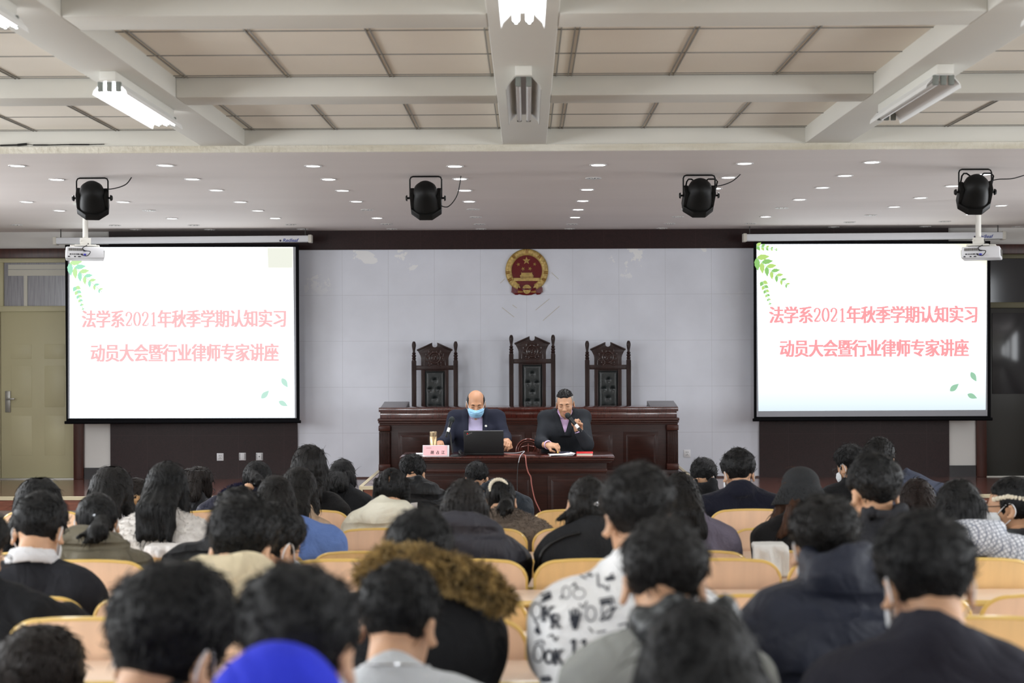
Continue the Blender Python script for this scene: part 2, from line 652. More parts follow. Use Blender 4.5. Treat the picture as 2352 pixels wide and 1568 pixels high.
# yellowed plaster band along the lower edge of the stage front beam
M_BAND = mat('yellowed_plaster_band', srgb(212, 204, 184), 0.7, var=(5, 0.12, (0.35, 1, 2.5), srgb(224, 220, 208)), bump=(26, 0.6, (1, 1, 1), 0.02))
c = MB()
c.box(-HALF, HALF, YF - 0.012, YF + 0.001, ZF, ZB)
struct(c.build('trim_plaster_band', M_BAND, smooth=0))
cr = MB()
pts = [(0, 334), (40, 333), (62, 331), (76, 333), (110, 333), (160, 332), (205, 332), (240, 331)]
for k, (a, b) in enumerate(zip(pts[:-1], pts[1:])):
    t = (0.006, 0.009, 0.002, 0.005, 0.004, 0.005, 0.003)[k]
    p, q = P(*a, YF - 0.0135), P(*b, YF - 0.0135)
    cr.quad(p - Vector((0, 0, t)), q - Vector((0, 0, t)), q + Vector((0, 0, t)), p + Vector((0, 0, t)))
struct(cr.build('trim_crack', mat('dark_plaster_crack', srgb(28, 26, 24), 0.9), smooth=0))
BX = 2.137
bb = MB()
for k in range(-3, 4):
    x = -0.012 + k * BX
    bb.box(x - 0.155, x + 0.155, -3.3, YF, ZB, ZC + 0.02)
struct(bb.build('beam_lengthwise', M_CEILW, bevel=0.006))
bb = MB()
for k in range(0, 7):
    y = 8.08 - 2.0 * k
    for j in range(-4, 4):
        xa = -0.012 + j * BX + 0.155
        bb.box(max(xa, -HALF), min(xa + BX - 0.31, HALF), y, y + 0.265, ZB + 0.0005, ZC + 0.02)
struct(bb.build('beam_crosswise', M_CEILW, bevel=0.006))
g = MB()
zz = ZC - 0.006
for j in range(-4, 4):
    xa = -0.012 + j * BX + 0.155
    xs = [xa + 0.02, xa + 0.108, xa + 0.685, xa + 1.27] if j >= 0 else [xa + 0.06, xa + 0.645, xa + 1.23, xa + 1.807]
    for k in range(-1, 6):
        y1 = YF - 2.0 * (k + 1) + 1.99 if k >= 0 else YF
        y1 = YF if k < 0 else 8.08 - 2.0 * k
        y0 = y1 - 1.73
        for x in xs:
            for dx in (-0.012, 0.010):
                g.box(x + dx - 0.003, x + dx + 0.003, y0, y1, zz, ZC + 0.001)
        for y in (y1 - 0.012, y1 - 0.06, y1 - 0.62, y1 - 1.19):
            g.box(max(xa, -HALF), min(xa + BX - 0.31, HALF), y - 0.0025, y + 0.0025, zz + 0.001, ZC + 0.001)
struct(g.build('ceiling_grid', M_BAR, smooth=0))

# ================================================================== ceiling lamps
M_TUBE_ON = emat('lit_fluorescent_tube', (0.93, 0.97, 1.0, 1), 19.0)
M_TUBE_OFF = mat('unlit_fluorescent_tube', srgb(226, 226, 224), 0.25)
M_HOUSE = mat('lamp_housing_white', srgb(222, 220, 212), 0.4)
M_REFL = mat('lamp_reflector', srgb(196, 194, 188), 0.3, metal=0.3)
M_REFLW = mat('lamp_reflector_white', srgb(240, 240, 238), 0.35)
M_CAPG = mat('lamp_holder_grey', srgb(120, 124, 118), 0.5)


def tube_lamp(x, y0, lit, tubes, label):
    """surface fluorescent fitting hung under a lengthwise beam, near end at y0"""
    L = 1.22
    t = thing('fluorescent_lamp', (x, y0, ZB), label, 'ceiling lamp', 'fluorescent lamps under the ceiling beams')
    O = Vector((x, y0, ZB))
    h = MB(O)
    h.box(x - 0.042, x + 0.042, y0, y0 + L, ZB - 0.05, ZB)
    h.build('housing', M_HOUSE, t, bevel=0.004)
    r = MB(O)
    r.prism([(x - 0.04, ZB - 0.05), (x - 0.082, ZB - 0.095), (x - 0.088, ZB - 0.115), (x - 0.091, ZB - 0.115), (x - 0.086, ZB - 0.093), (x - 0.044, ZB - 0.045)], y0 + 0.04, y0 + L)
    r.prism([(x + 0.04, ZB - 0.05), (x + 0.082, ZB - 0.095), (x + 0.088, ZB - 0.115), (x + 0.091, ZB - 0.115), (x + 0.086, ZB - 0.093), (x + 0.044, ZB - 0.045)], y0 + 0.04, y0 + L)
    r.prism([(x - 0.04, ZB - 0.052), (x + 0.04, ZB - 0.052), (x + 0.04, ZB - 0.049), (x - 0.04, ZB - 0.049)], y0 + 0.02, y0 + L)
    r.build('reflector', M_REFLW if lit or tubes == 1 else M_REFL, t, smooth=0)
    xs = {2: (-0.027, 0.027), 3: (-0.046, 0.0, 0.046), 1: (-0.03,)}[tubes]
    for dx in (xs if tubes != 1 else (-0.04, 0.0, 0.04)):
        for ya in (y0 + 0.03, y0 + L - 0.045):
            hd = MB(O)
            hd.box(x + dx - 0.014, x + dx + 0.014, ya, ya + 0.02, ZB - 0.10, ZB - 0.05)
            hd.build('lamp_holder', M_CAPG, t, bevel=0.003)
    for dx in xs:
        tb = MB(O)
        tb.cyl((x + dx, y0 + 0.05, ZB - 0.085), (x + dx, y0 + L - 0.02, ZB - 0.085), 0.015, n=14)
        tb.build('tube', M_TUBE_ON if lit else M_TUBE_OFF, t)
    return t


tube_lamp(-0.012, 4.62, True, 2, 'lit twin-tube ceiling lamp at the top edge above the middle aisle')
tube_lamp(-0.012, 7.2, False, 2, 'unlit twin-tube ceiling lamp on the middle beam')
tube_lamp(-0.012 - BX, 7.28, True, 3, 'lit ceiling lamp on the left beam, whole in view')
tube_lamp(-0.012 - BX, 4.65, True, 3, 'lit ceiling lamp cut by the top left corner of the photo')
tube_lamp(-0.012 + BX, 7.22, False, 1, 'unlit ceiling lamp with tubes missing on the right beam')
for k, (i, y) in enumerate(((1, 4.65), (-1, 2.0), (0, 2.0), (1, 2.0), (-1, -0.6), (0, -0.6), (1, -0.6), (-2, 4.65), (2, 4.65), (-2, 2.0), (2, 2.0))):
    tube_lamp(-0.012 + i * BX, y, True, 2, 'lit fluorescent ceiling lamp outside the photo')

# recessed downlights in the stage ceiling: (px, py, state) 2 bright, 1 lit, 0 off
DL = [(40, 380, 1), (380, 379, 1), (719, 380.5, 1), (131, 411.5, 2), (442, 410.5, 1), (755, 411, 2), (497, 436, 1), (787, 437, 1), (62, 463, 1), (283, 463, 1),
      (552, 463, 1), (137, 483, 1), (342, 482.5, 0), (592, 483, 1), (209, 501, 1), (395, 501, 1), (632, 500.5, 2), (38.6, 516, 0), (264.5, 517, 0), (445, 516.5, 0),
      (667, 515, 0), (312, 527, 0), (482, 527, 0), (695, 526, 0), (1045, 381, 2), (1057, 410, 2), (1068, 436.5, 2), (1078, 462, 2), (818.5, 462, 1), (1087, 480, 0),
      (844, 481, 0), (866, 500, 2), (1093, 498, 0), (1102, 514.5, 0), (887.5, 514, 0), (900, 525.5, 0), (1105.5, 525.5, 0), (1374, 378, 2), (1363, 408.5, 0),
      (1349, 434.6, 2), (1338.6, 460.5, 2), (1328, 480.5, 2), (1321, 498.4, 2), (1314, 514.5, 0), (1308.7, 525, 0), (1557, 497, 0), (1537.7, 513, 0), (1520.5, 524, 0),
      (1710.4, 374.7, 1), (1673, 406.7, 2), (1642, 432, 1), (1578, 478.7, 1), (2002.5, 371.6, 2), (1940.5, 402.6, 1), (1889, 430, 1), (1836.5, 457.4, 2), (1795.5, 476.7, 0),
      (1758.6, 497, 2), (1724, 512.5, 0), (2260, 399.5, 1), (2187.5, 426.4, 1), (2114, 453.6, 1), (2054, 474.2, 1), (2000, 493.5, 0), (1951.5, 509.7, 0), (1915, 521, 0),
      (2299.5, 471.5, 1), (2230, 491.5, 1), (2170, 508, 0), (2125.5, 520, 0), (2337, 520, 0)]
DL_POWER = {1: 19.0, 2: 50.0}
M_DL = [mat('unlit_downlight_bowl', srgb(150, 146, 142), 0.25, metal=0.7), emat('lit_downlight', (0.97, 0.98, 1.0, 1), 5.0), emat('bright_downlight', (0.97, 0.98, 1.0, 1), 14.0)]
M_DLR = mat('downlight_ring', srgb(206, 204, 202), 0.35)
protos = {}
dl_words = ['unlit', 'lit', 'brightly lit']
dlc = {}
DLW = [(Pz(px, py, ZF), s) for px, py, s in DL]
for (p, s), (px, py, _) in zip(DLW, DL):
    rows = [380, 410, 436, 462, 482, 500, 515, 526]
    r_i = min(range(8), key=lambda k: abs(rows[k] - py + (px - 1176) * -0.0035))
    rowname = ('frontmost row', 'second row from the front', 'third row from the front', 'fourth row from the front', 'fourth row from the wall', 'third row from the wall', 'second row from the wall', 'row closest to the front wall')[r_i]
    dlc.setdefault((r_i,), []).append((p.x, len(dlc.get((r_i,), []))))
order = {}
for i, ((p, s), (px, py, _)) in enumerate(zip(DLW, DL)):
    rows = [380, 410, 436, 462, 482, 500, 515, 526]
    r_i = min(range(8), key=lambda k: abs(rows[k] - py + (px - 1176) * -0.0035))
    order.setdefault(r_i, []).append((p.x, i))
ORD = ['first', 'second', 'third', 'fourth', 'fifth', 'sixth', 'seventh', 'eighth', 'ninth', 'tenth', 'eleventh', 'twelfth', 'thirteenth']
rown = ['row nearest the hall', 'second row from the hall', 'third row from the hall', 'fourth row from the hall', 'fifth row from the hall', 'sixth row from the hall', 'seventh row from the hall', 'row nearest the front wall']
for r_i, lst in order.items():
    for k, (x, i) in enumerate(sorted(lst)):
        p, s = DLW[i]
        lab = '%s round downlight, %s from the left in the %s' % (dl_words[s], ORD[k], rown[r_i])
        if s not in protos:
            t = thing('downlight', (0, 0, 0), '', 'downlight', 'recessed downlights in the stage ceiling')
            m = MB()
            m.lathe([(0.052, 0.0), (0.066, 0.0), (0.068, -0.004), (0.066, -0.007), (0.054, -0.006), (0.052, 0.0)], n=28, cap=False)
            m.build('ring', M_DLR, t)
            m = MB()
            if s:
                m.lathe([(0.0, -0.004), (0.04, -0.0042), (0.0535, -0.003)], n=28, cap=False)
            else:
                m.lathe([(0.0, -0.0015), (0.02, -0.0018), (0.04, -0.0045), (0.0535, -0.003)], n=28, cap=False)
            m.build('lens' if s else 'bowl', M_DL[s], t)
            if s:
                ld = bpy.data.lights.new('downlight_lamp', 'SPOT')
                ld.energy = DL_POWER[s]
                ld.spot_size, ld.spot_blend, ld.shadow_soft_size = 2.3, 0.8, 0.05
                ld.color = (0.95, 0.97, 1.0)
                lo_ = bpy.data.objects.new('downlight_lamp', ld)
                COL.objects.link(lo_)
                lo_.parent = t
                lo_.location = (0, 0, -0.012)
            if not s:
                m = MB()
                for q in range(3):
                    a = q * 2.1 + 0.4
                    m.box(0.025 * math.cos(a) - 0.006, 0.025 * math.cos(a) + 0.006, 0.025 * math.sin(a) - 0.02, 0.025 * math.sin(a) + 0.02, -0.008, -0.002)
                m.build('bulb', mat('pale_bulb', srgb(232, 230, 224), 0.2), t, bevel=0.002)
            protos[s] = t
        else:
            t = copy_tree(protos[s])
        t.location = (p.x, p.y, ZF)
        t['label'] = lab

# --- black stage spotlights
M_SPOT = mat('black_spot_enamel', srgb(13, 13, 12), 0.5, spec=0.25)
M_SPOTG = mat('spot_gel_frame', srgb(40, 42, 48), 0.3, metal=0.4)
M_CABLE = mat('black_cable', srgb(20, 20, 22), 0.5)


def spotlight(px, py, double_yoke, cable, yaw, label, d=11.5):
    c = P(px, py, d)
    t = thing('stage_spotlight', c, label, 'spotlight', 'black stage spotlights')
    M = Matrix.Rotation(yaw, 4, 'Z') @ Matrix.Rotation(math.radians(52), 4, 'X')   # local -z is the beam
    M = Matrix.Rotation(yaw, 4, 'Z') @ Matrix.Rotation(math.radians(48), 4, 'X')
    b = MB()
    b.lathe([(0.0, 0.135), (0.03, 0.134), (0.062, 0.12), (0.088, 0.09), (0.10, 0.05), (0.108, 0.0), (0.112, -0.05), (0.112, -0.10)], n=28, M=M)
    b.build('body', M_SPOT, t)
    fr = MB()
    poly = [(0.135 * math.cos(PI / 8 + k * PI / 4), 0.135 * math.sin(PI / 8 + k * PI / 4)) for k in range(8)]
    fr.prism(poly, -0.145, -0.085, 'xy', M)
    fr.build('gel_frame', M_SPOT, t, bevel=0.006)
    for s in (-1, 1):
        hs = MB()
        hs.box(s * 0.108 - 0.018, s * 0.108 + 0.018, -0.05, 0.05, -0.09, 0.055, M)
        hs.build('side_bracket', M_SPOT, t, bevel=0.008)
    zt = ZF - c.z
    hw = 0.128
    yk = MB()
    yk.tube([(-hw, 0, -0.01), (-hw, 0, zt - 0.03), (-hw + 0.008, 0, zt - 0.012), (-hw + 0.025, 0, zt - 0.006), (hw - 0.025, 0, zt - 0.006), (hw - 0.008, 0, zt - 0.012), (hw, 0, zt - 0.03), (hw, 0, -0.01)], 0.006, 8)
    yk.build('yoke', M_SPOT, t)
    if double_yoke:
        y2 = MB()
        z2 = zt - 0.035
        y2.tube([(-hw + 0.008, 0.02, 0), (-hw + 0.03, 0.02, z2 - 0.02), (-hw + 0.045, 0.02, z2), (-0.06, 0.02, z2), (-0.03, 0.02, z2 - 0.022), (0.05, 0.02, z2 - 0.022), (0.075, 0.02, z2), (hw + 0.005, 0.02, z2), (hw + 0.022, 0.02, z2 - 0.02), (hw - 0.004, 0.02, 0)], 0.0065, 8)
        y2.build('safety_yoke', M_SPOT, t)
    for s in (-1, 1):
        k = MB()
        k.cyl((s * 0.11, 0, -0.01), (s * 0.155, 0, -0.01), 0.008)
        k.cyl((s * 0.150, 0, -0.01), (s * 0.162, 0, -0.01), 0.026, 0.020, n=10)
        k.build('knob', M_SPOT, t)
    cb = MB()
    pts = [P(x, y, d + dd) - c for x, y, dd in cable]
    cb.tube(smooth_path(pts), 0.0045, 6)
    cb.build('cable', M_CABLE, t)
    return t


def smooth_path(pts, n=8):
    pts = [Vector(p) for p in pts]
    out = []
    for i in range(len(pts) - 1):
        p0, p1, p2, p3 = pts[max(i - 1, 0)], pts[i], pts[i + 1], pts[min(i + 2, len(pts) - 1)]
        for k in range(n):
            t = k / n
            out.append(0.5 * ((2 * p1) + (p2 - p0) * t + (2 * p0 - 5 * p1 + 4 * p2 - p3) * t * t + (3 * p1 - p0 - 3 * p2 + p3) * t ** 3))
    out.append(pts[-1])
    return out


spotlight(212, 452, False, [(226, 432, 0), (255, 434, 0), (288, 424, 0), (304, 404, 0)], 0.22, 'black spotlight hanging above the left projector')
spotlight(978, 452, False, [(1011, 472, 0), (1030, 474, 0), (1050, 448, 0), (1059, 404, 0)], 0.0, 'black spotlight left of the emblem, second from the left')
spotlight(1606, 446, True, [(1628, 428, 0), (1655, 426, 0), (1682, 416, 0), (1702, 399, 0)], 0.05, 'black spotlight right of the emblem, third from the left')
spotlight(2240, 438, True, [(2262, 420, 0), (2290, 412, 0), (2325, 410, 0), (2360, 400, 0)], -0.12, 'black spotlight hanging above the right projector', 11.2)

# ================================================================== screens and projectors
M_CASE = mat('white_screen_case', srgb(216, 218, 222), 0.35)
M_BORDER = mat('black_screen_border', srgb(9, 9, 12), 0.8, spec=0.1)
M_SCRGREY = mat('unlit_screen_margin', srgb(150, 152, 158), 0.7)


def slide_mat(name, base, strength, top, bottom):
    """projected slide: white with a cream top right corner and a bluish lower edge"""
    m = emat(name, base, strength)
    nt = m.node_tree
    e = nt.nodes['Emission']
    tc = nt.nodes.new('ShaderNodeTexCoord')
    sp = nt.nodes.new('ShaderNodeSeparateXYZ')
    nt.links.new(tc.outputs['Generated'], sp.inputs[0])
    rp = nt.nodes.new('ShaderNodeValToRGB')
    rp.color_ramp.elements[0].color = bottom
    rp.color_ramp.elements[1].position = 0.55
    rp.color_ramp.elements[1].color = base
    nt.links.new(sp.outputs['Z'], rp.inputs['Fac'])
    mr = nt.nodes.new('ShaderNodeMath')
    mr.operation = 'MULTIPLY'
    nt.links.new(sp.outputs['X'], mr.inputs[0])
    nt.links.new(sp.outputs['Z'], mr.inputs[1])
    mr2 = nt.nodes.new('ShaderNodeMapRange')
    mr2.inputs[1].default_value, mr2.inputs[2].default_value = 0.62, 0.95
    nt.links.new(mr.outputs[0], mr2.inputs[0])
    mx = nt.nodes.new('ShaderNodeMixRGB')
    mx.inputs[2].default_value = top
    nt.links.new(mr2.outputs[0], mx.inputs[0])
    nt.links.new(rp.outputs[0], mx.inputs[1])
    nt.links.new(mx.outputs[0], e.inputs[0])
    return m


M_SLIDE_L = slide_mat('slide_white_left', (0.92, 0.98, 1, 1), 2.2, (0.7, 0.7, 0.62, 1), (0.8, 0.9, 0.95, 1))
M_SLIDE_R = slide_mat('slide_white_right', (0.92, 0.98, 1, 1), 2.0, (0.52, 0.49, 0.30, 1), (0.40, 0.46, 0.49, 1))
M_CREAM = emat('slide_cream_patch', srgb(243, 245, 232), 1.0)
M_TEXT_L = emat('slide_text_pale_pink', srgb(255, 198, 200), 1.0)
M_TEXT_R = emat('slide_text_pink', srgb(255, 168, 172), 1.0)
M_LEAF_L = [emat('slide_leaf_mint', srgb(176, 240, 206), 1.0), emat('slide_leaf_pale', srgb(206, 246, 176), 1.0)]
M_LEAF_R = [emat('slide_leaf_green', srgb(150, 206, 120), 1.0), emat('slide_leaf_light', srgb(190, 226, 128), 1.0)]
M_STEM = emat('slide_stem', srgb(190, 232, 190), 1.0)


def nib_stroke(mb, pts, wv, wh, y, closed=False):
    """flat pen stroke, thick where it runs vertically (wv) and thin where it runs sideways (wh)"""
    n = len(pts)
    L, Rr = [], []
    for i in range(n):
        a = pts[(i - 1) % n] if closed else pts[max(i - 1, 0)]
        b = pts[(i + 1) % n] if closed else pts[min(i + 1, n - 1)]
        t = Vector((b[0] - a[0], b[1] - a[1]))
        t = t.normalized() if t.length > 0 else Vector((1, 0))
        wd = wh + (wv - wh) * abs(t.y) ** 1.5
        nx, nz_ = -t.y * wd / 2, t.x * wd / 2
        L.append((pts[i][0] + nx, y, pts[i][1] + nz_))
        Rr.append((pts[i][0] - nx, y, pts[i][1] - nz_))
    for i in range(n if closed else n - 1):
        j = (i + 1) % n
        mb.quad(L[i], L[j], Rr[j], Rr[i])


def serif_digit(mb, ch, x, z, w, h, y):
    """roman numeral glyph in the box x..x+w, z..z+h"""
    u = lambda a, b: (x + a * w, z + b * h)
    tv, th = 0.27 * w, 0.11 * w
    if ch == '0':
        nib_stroke(mb, [(x + w / 2 + 0.36 * w * math.cos(k * PI / 12), z + h / 2 + 0.46 * h * math.sin(k * PI / 12)) for k in range(24)], tv, th, y, True)
    elif ch == '1':
        nib_stroke(mb, [u(0.52, 0.96), u(0.52, 0.03)], tv, tv, y)
        nib_stroke(mb, [u(0.22, 0.80), u(0.38, 0.86), u(0.52, 0.96)], tv * 0.6, th, y)
        nib_stroke(mb, [u(0.22, 0.02), u(0.82, 0.02)], th * 1.4, th * 1.4, y)
    elif ch == '2':
        nib_stroke(mb, [u(0.17, 0.70), u(0.22, 0.86), u(0.38, 0.96), u(0.58, 0.96), u(0.76, 0.86), u(0.80, 0.70), u(0.70, 0.52), u(0.50, 0.34), u(0.30, 0.18), u(0.16, 0.06)], tv, th, y)
        nib_stroke(mb, [u(0.14, 0.06), u(0.60, 0.06), u(0.80, 0.08), u(0.86, 0.26)], th, tv * 0.7, y)
        mb.prism([u(0.12, 0.66), u(0.30, 0.66), u(0.30, 0.76), u(0.12, 0.76)], y, y + 0.0005)


def cjk_row(mb, s, px0, px1, py0, py1, d, bold):
    """write s between two pixel columns on the plane y = d"""
    a, b = P(px0, py1, d), P(px1, py0, d)
    units = sum(1.0 if ord(ch) > 255 else 0.57 for ch in s)
    adv = (b.x - a.x) / units
    H = b.z - a.z
    x = a.x
    for ch in s:
        if ord(ch) > 255:
            vs, fs = text_mesh(ch, 1.0)
            # the em box of the fallback face: glyphs span about -0.08..0.84 of the em
            for ex, ey in ((-1, -0.3), (1, -0.3), (-1, 0.3), (1, 0.3), (0, 0)):
                mb.add([(x + (v.x + ex * bold) * adv * 1.03 - 0.015 * adv, d, a.z + (v.y + ey * bold + 0.07) / 0.91 * H) for v in vs], fs)
            x += adv
        else:
            serif_digit(mb, ch, x + 0.0 * adv, a.z + 0.06 * H, 0.57 * adv, 0.86 * H, d)
            x += 0.57 * adv


def leaf_poly(mb, p, ang, L, W, y, lobes=0):
    pts = []
    n = 9
    for k in range(n + 1):
        t = k / n
        pts.append((t * L, W * math.sin(PI * t ** 0.8) * (1 + 0.10 * lobes * math.sin(t * 22))))
    for k in range(n, -1, -1):
        t = k / n
        pts.append((t * L, -W * math.sin(PI * t ** 0.8) * (1 + 0.10 * lobes * math.sin(t * 22 + 1))))
    ca, sa = math.cos(ang), math.sin(ang)
    pts2 = [(p[0] + a * ca - b * sa, p[1] + a * sa + b * ca) for a, b in pts]
    q = []
    for a in pts2:
        if not q or (Vector(a) - Vector(q[-1])).length > 1e-5:
            q.append(a)
    cx = (p[0] + 0.5 * L * ca, p[1] + 0.5 * L * sa)
    vs = [(cx[0], y, cx[1])] + [(a, y, b) for a, b in q]
    mb.add(vs, [(0, i + 1, (i + 1) % len(q) + 1) for i in range(len(q))])


def screen(side, outer, image, inner, case, l1, l2, logo, leafoff, label):
    d = 16.62
    O = P((outer[0][0] + outer[2][0]) / 2, outer[2][1], d)
    t = thing('projection_screen', O, label, 'projection screen')
    cm = MB(O)
    a, b = P(case[0], case[2], d), P(case[1], case[3], d)
    tilt = P(case[1], case[2], d).z - a.z
    vs = []
    zc0, zc1 = P(case[0], case[3], d).z, P(case[0], case[2], d).z
    zr = zc1 - zc0
    dz = case[4] * d / F
    for x, o in ((a.x, 0.0), (b.x, dz)):
        vs += [(x, d - 0.05, zc0 + o), (x, d + 0.06, zc0 + o), (x, d + 0.06, zc1 + o), (x, d - 0.05, zc1 + o)]
    cm.add(vs, [(0, 1, 2, 3), (4, 7, 6, 5), (0, 4, 5, 1), (1, 5, 6, 2), (2, 6, 7, 3), (3, 7, 4, 0)])
    cm.build('case', M_CASE, t, bevel=0.012)
    for x, o in ((a.x, 0.0), (b.x, dz)):
        ec = MB(O)
        ec.box(x - 0.02, x + 0.02, d - 0.055, d + 0.062, zc0 + o - 0.008, zc1 + o + 0.008)
        ec.build('end_cap', mat('cream_end_cap', srgb(200, 196, 186), 0.5), t, bevel=0.006)
    hk = MB(O)
    for x, o in ((a.x + 0.06, 0), (b.x - 0.06, dz)):
        hk.tube([(x, d, zc1 + o), (x, d, ZF)], 0.006, 6)
    hk.build('hanger', mat('hanger_wire', srgb(60, 58, 56), 0.5), t)
    fb = MB(O)
    qs = [P(*p, d) for p in outer]
    fb.add([q + Vector((0, k, 0)) for k in (0.004, 0.014) for q in qs], [(0, 1, 2, 3), (7, 6, 5, 4), (0, 4, 5, 1), (1, 5, 6, 2), (2, 6, 7, 3), (3, 7, 4, 0)])
    fab = fb.build('fabric', M_BORDER, t, smooth=0)
    bar = MB(O)
    q0, q1 = P(outer[3][0] - 3, outer[3][1] + 1, d), P(outer[2][0] + 3, outer[2][1] + 1, d)
    bar.cyl(q0, q1, 0.018)
    bar.build('bottom_bar', M_BORDER, t)
    g = MB(O)
    g.quad(*[P(*p, d) for p in inner])
    g.build('margin', M_SCRGREY, t, smooth=0)
    sl = MB(O)
    sl.quad(*[P(*p, d - 0.002) for p in image])
    s = sl.build('slide', M_SLIDE_L if side < 0 else M_SLIDE_R, t, smooth=0)
    ye = d - 0.004
    for txt, ln_ in (('法学系2021年秋季学期认知实习', l1), ('动员大会暨行业律师专家讲座', l2)):
        tx = MB(O)
        cjk_row(tx, txt, *ln_, ye, 0.045)
        tx.build('slide_text', M_TEXT_L if side < 0 else M_TEXT_R, s, smooth=0)
    # fern fronds in the top left corner, three fallen leaves bottom right
    ML = M_LEAF_L if side < 0 else M_LEAF_R
    ox, oy = leafoff
    px = lambda x, y: (lambda q: (q.x, q.z))(P(x + ox, y + oy, ye))
    mpp = d / F
    la, lb, sm = MB(O), MB(O), MB(O)

    def frond(p0, p1, n, L, W):
        a0, a1 = px(*p0), px(*p1)
        nib_stroke(sm, [a0, a1], 0.008, 0.008, ye - 0.0005)
        ang = math.atan2(a1[1] - a0[1], a1[0] - a0[0])
        for k in range(n):
            t = k / (n - 0.4)
            q = (a0[0] + (a1[0] - a0[0]) * t, a0[1] + (a1[1] - a0[1]) * t)
            s_ = (1 - 0.72 * t)
            leaf_poly(la if k % 2 else lb, q, ang + 0.85, L * mpp * s_, W * mpp * s_, ye, 1)
            leaf_poly(lb if k % 2 else la, q, ang - 0.75, L * mpp * s_, W * mpp * s_, ye, 1)
    frond((0, 30), (74, 96), 7, 30, 6.5)
    frond((0, 3), (50, 12), 5, 13, 4)
    frond((14, 84), (32, 140), 6, 13, 4.5)
    la.build('slide_leaves', ML[0], s, smooth=0)
    lb.build('slide_leaves_light', ML[1], s, smooth=0)
    sm.build('slide_stems', M_STEM, s, smooth=0)
    fl_ = MB(O)
    for x, y, ang, L in logo['leaves']:
        q = P(x, y, ye)
        leaf_poly(fl_, (q.x, q.z), ang, L * mpp, 0.24 * L * mpp, ye)
    fl_.build('slide_fallen_leaves', emat('slide_fallen_leaf_%d' % side, srgb(198, 238, 222) if side < 0 else srgb(160, 208, 176), 1.0), s, smooth=0)
    if side < 0:
        cr_ = MB(O)
        cr_.quad(P(614, 569, ye), P(672, 569, ye), P(672, 615, ye), P(616, 615, ye))
        cr_.build('slide_pale_corner', M_CREAM, s, smooth=0)
    # maker's name on the case
    lg = MB(O)
    vs, fs = text_mesh('Redleaf', 1.0, 0.02)
    q = P(logo['name'][0], logo['name'][1], d - 0.0515)
    h = 0.052
    lg.add([(q.x + (v.x + 0.22 * v.y) * h * 1.15, q.y, q.z + v.y * h) for v in vs], fs)
    lg.build('case_lettering', mat('blue_lettering', srgb(40, 60, 140), 0.5), t, smooth=0)
    dt = MB(O)
    q = P(logo['name'][0] - 5, logo['name'][1] - 2.5, d - 0.0515)
    dt.lathe([(0, 0), (0.012, 0)], n=12, M=Matrix.Translation(q) @ Matrix.Rotation(PI / 2, 4, 'X'), cap=False)
    dt.build('case_badge', mat('black_badge', srgb(50, 40, 60), 0.5), t, smooth=0)
    return t


screen(-1, [(149, 562), (686, 561), (688, 967), (152, 969)],
       [(160, 568), (673, 567), (677, 959), (160, 960)], [(156, 567), (679, 567), (681, 960), (156, 961)],
       (128, 713, 546, 561, 2.5), (188, 659, 711, 752), (208, 640, 789, 830),
       {'name': (649, 555), 'leaves': [(647, 868, -1.0, 26), (600, 915, 0.8, 26), (640, 921, -0.5, 24)]}, (160, 574),
       'left projection screen showing the pink-lettered slide, bleached brighter')
screen(1, [(1731, 556), (2275, 553), (2276, 961), (1732, 963)],
       [(1738, 561), (2267, 560), (2264, 941), (1742, 944)], [(1737, 560), (2268, 559), (2268, 955), (1738, 957)],
       (1710, 2304, 538, 554, 2.5), (1767, 2247, 702, 742), (1791, 2225, 779, 819),
       {'name': (2244, 546), 'leaves': [(2230, 854, -1.05, 25), (2182, 898, 0.7, 26), (2222, 905, -0.4, 24)]}, (1738, 562),
       'right projection screen with a grey strip under its slide')

M_PROJ = mat('projector_white_plastic', srgb(214, 214, 216), 0.4)
M_PROJD = mat('projector_grille', srgb(120, 118, 114), 0.5)
M_PORT = mat('projector_port', srgb(40, 40, 48), 0.4)


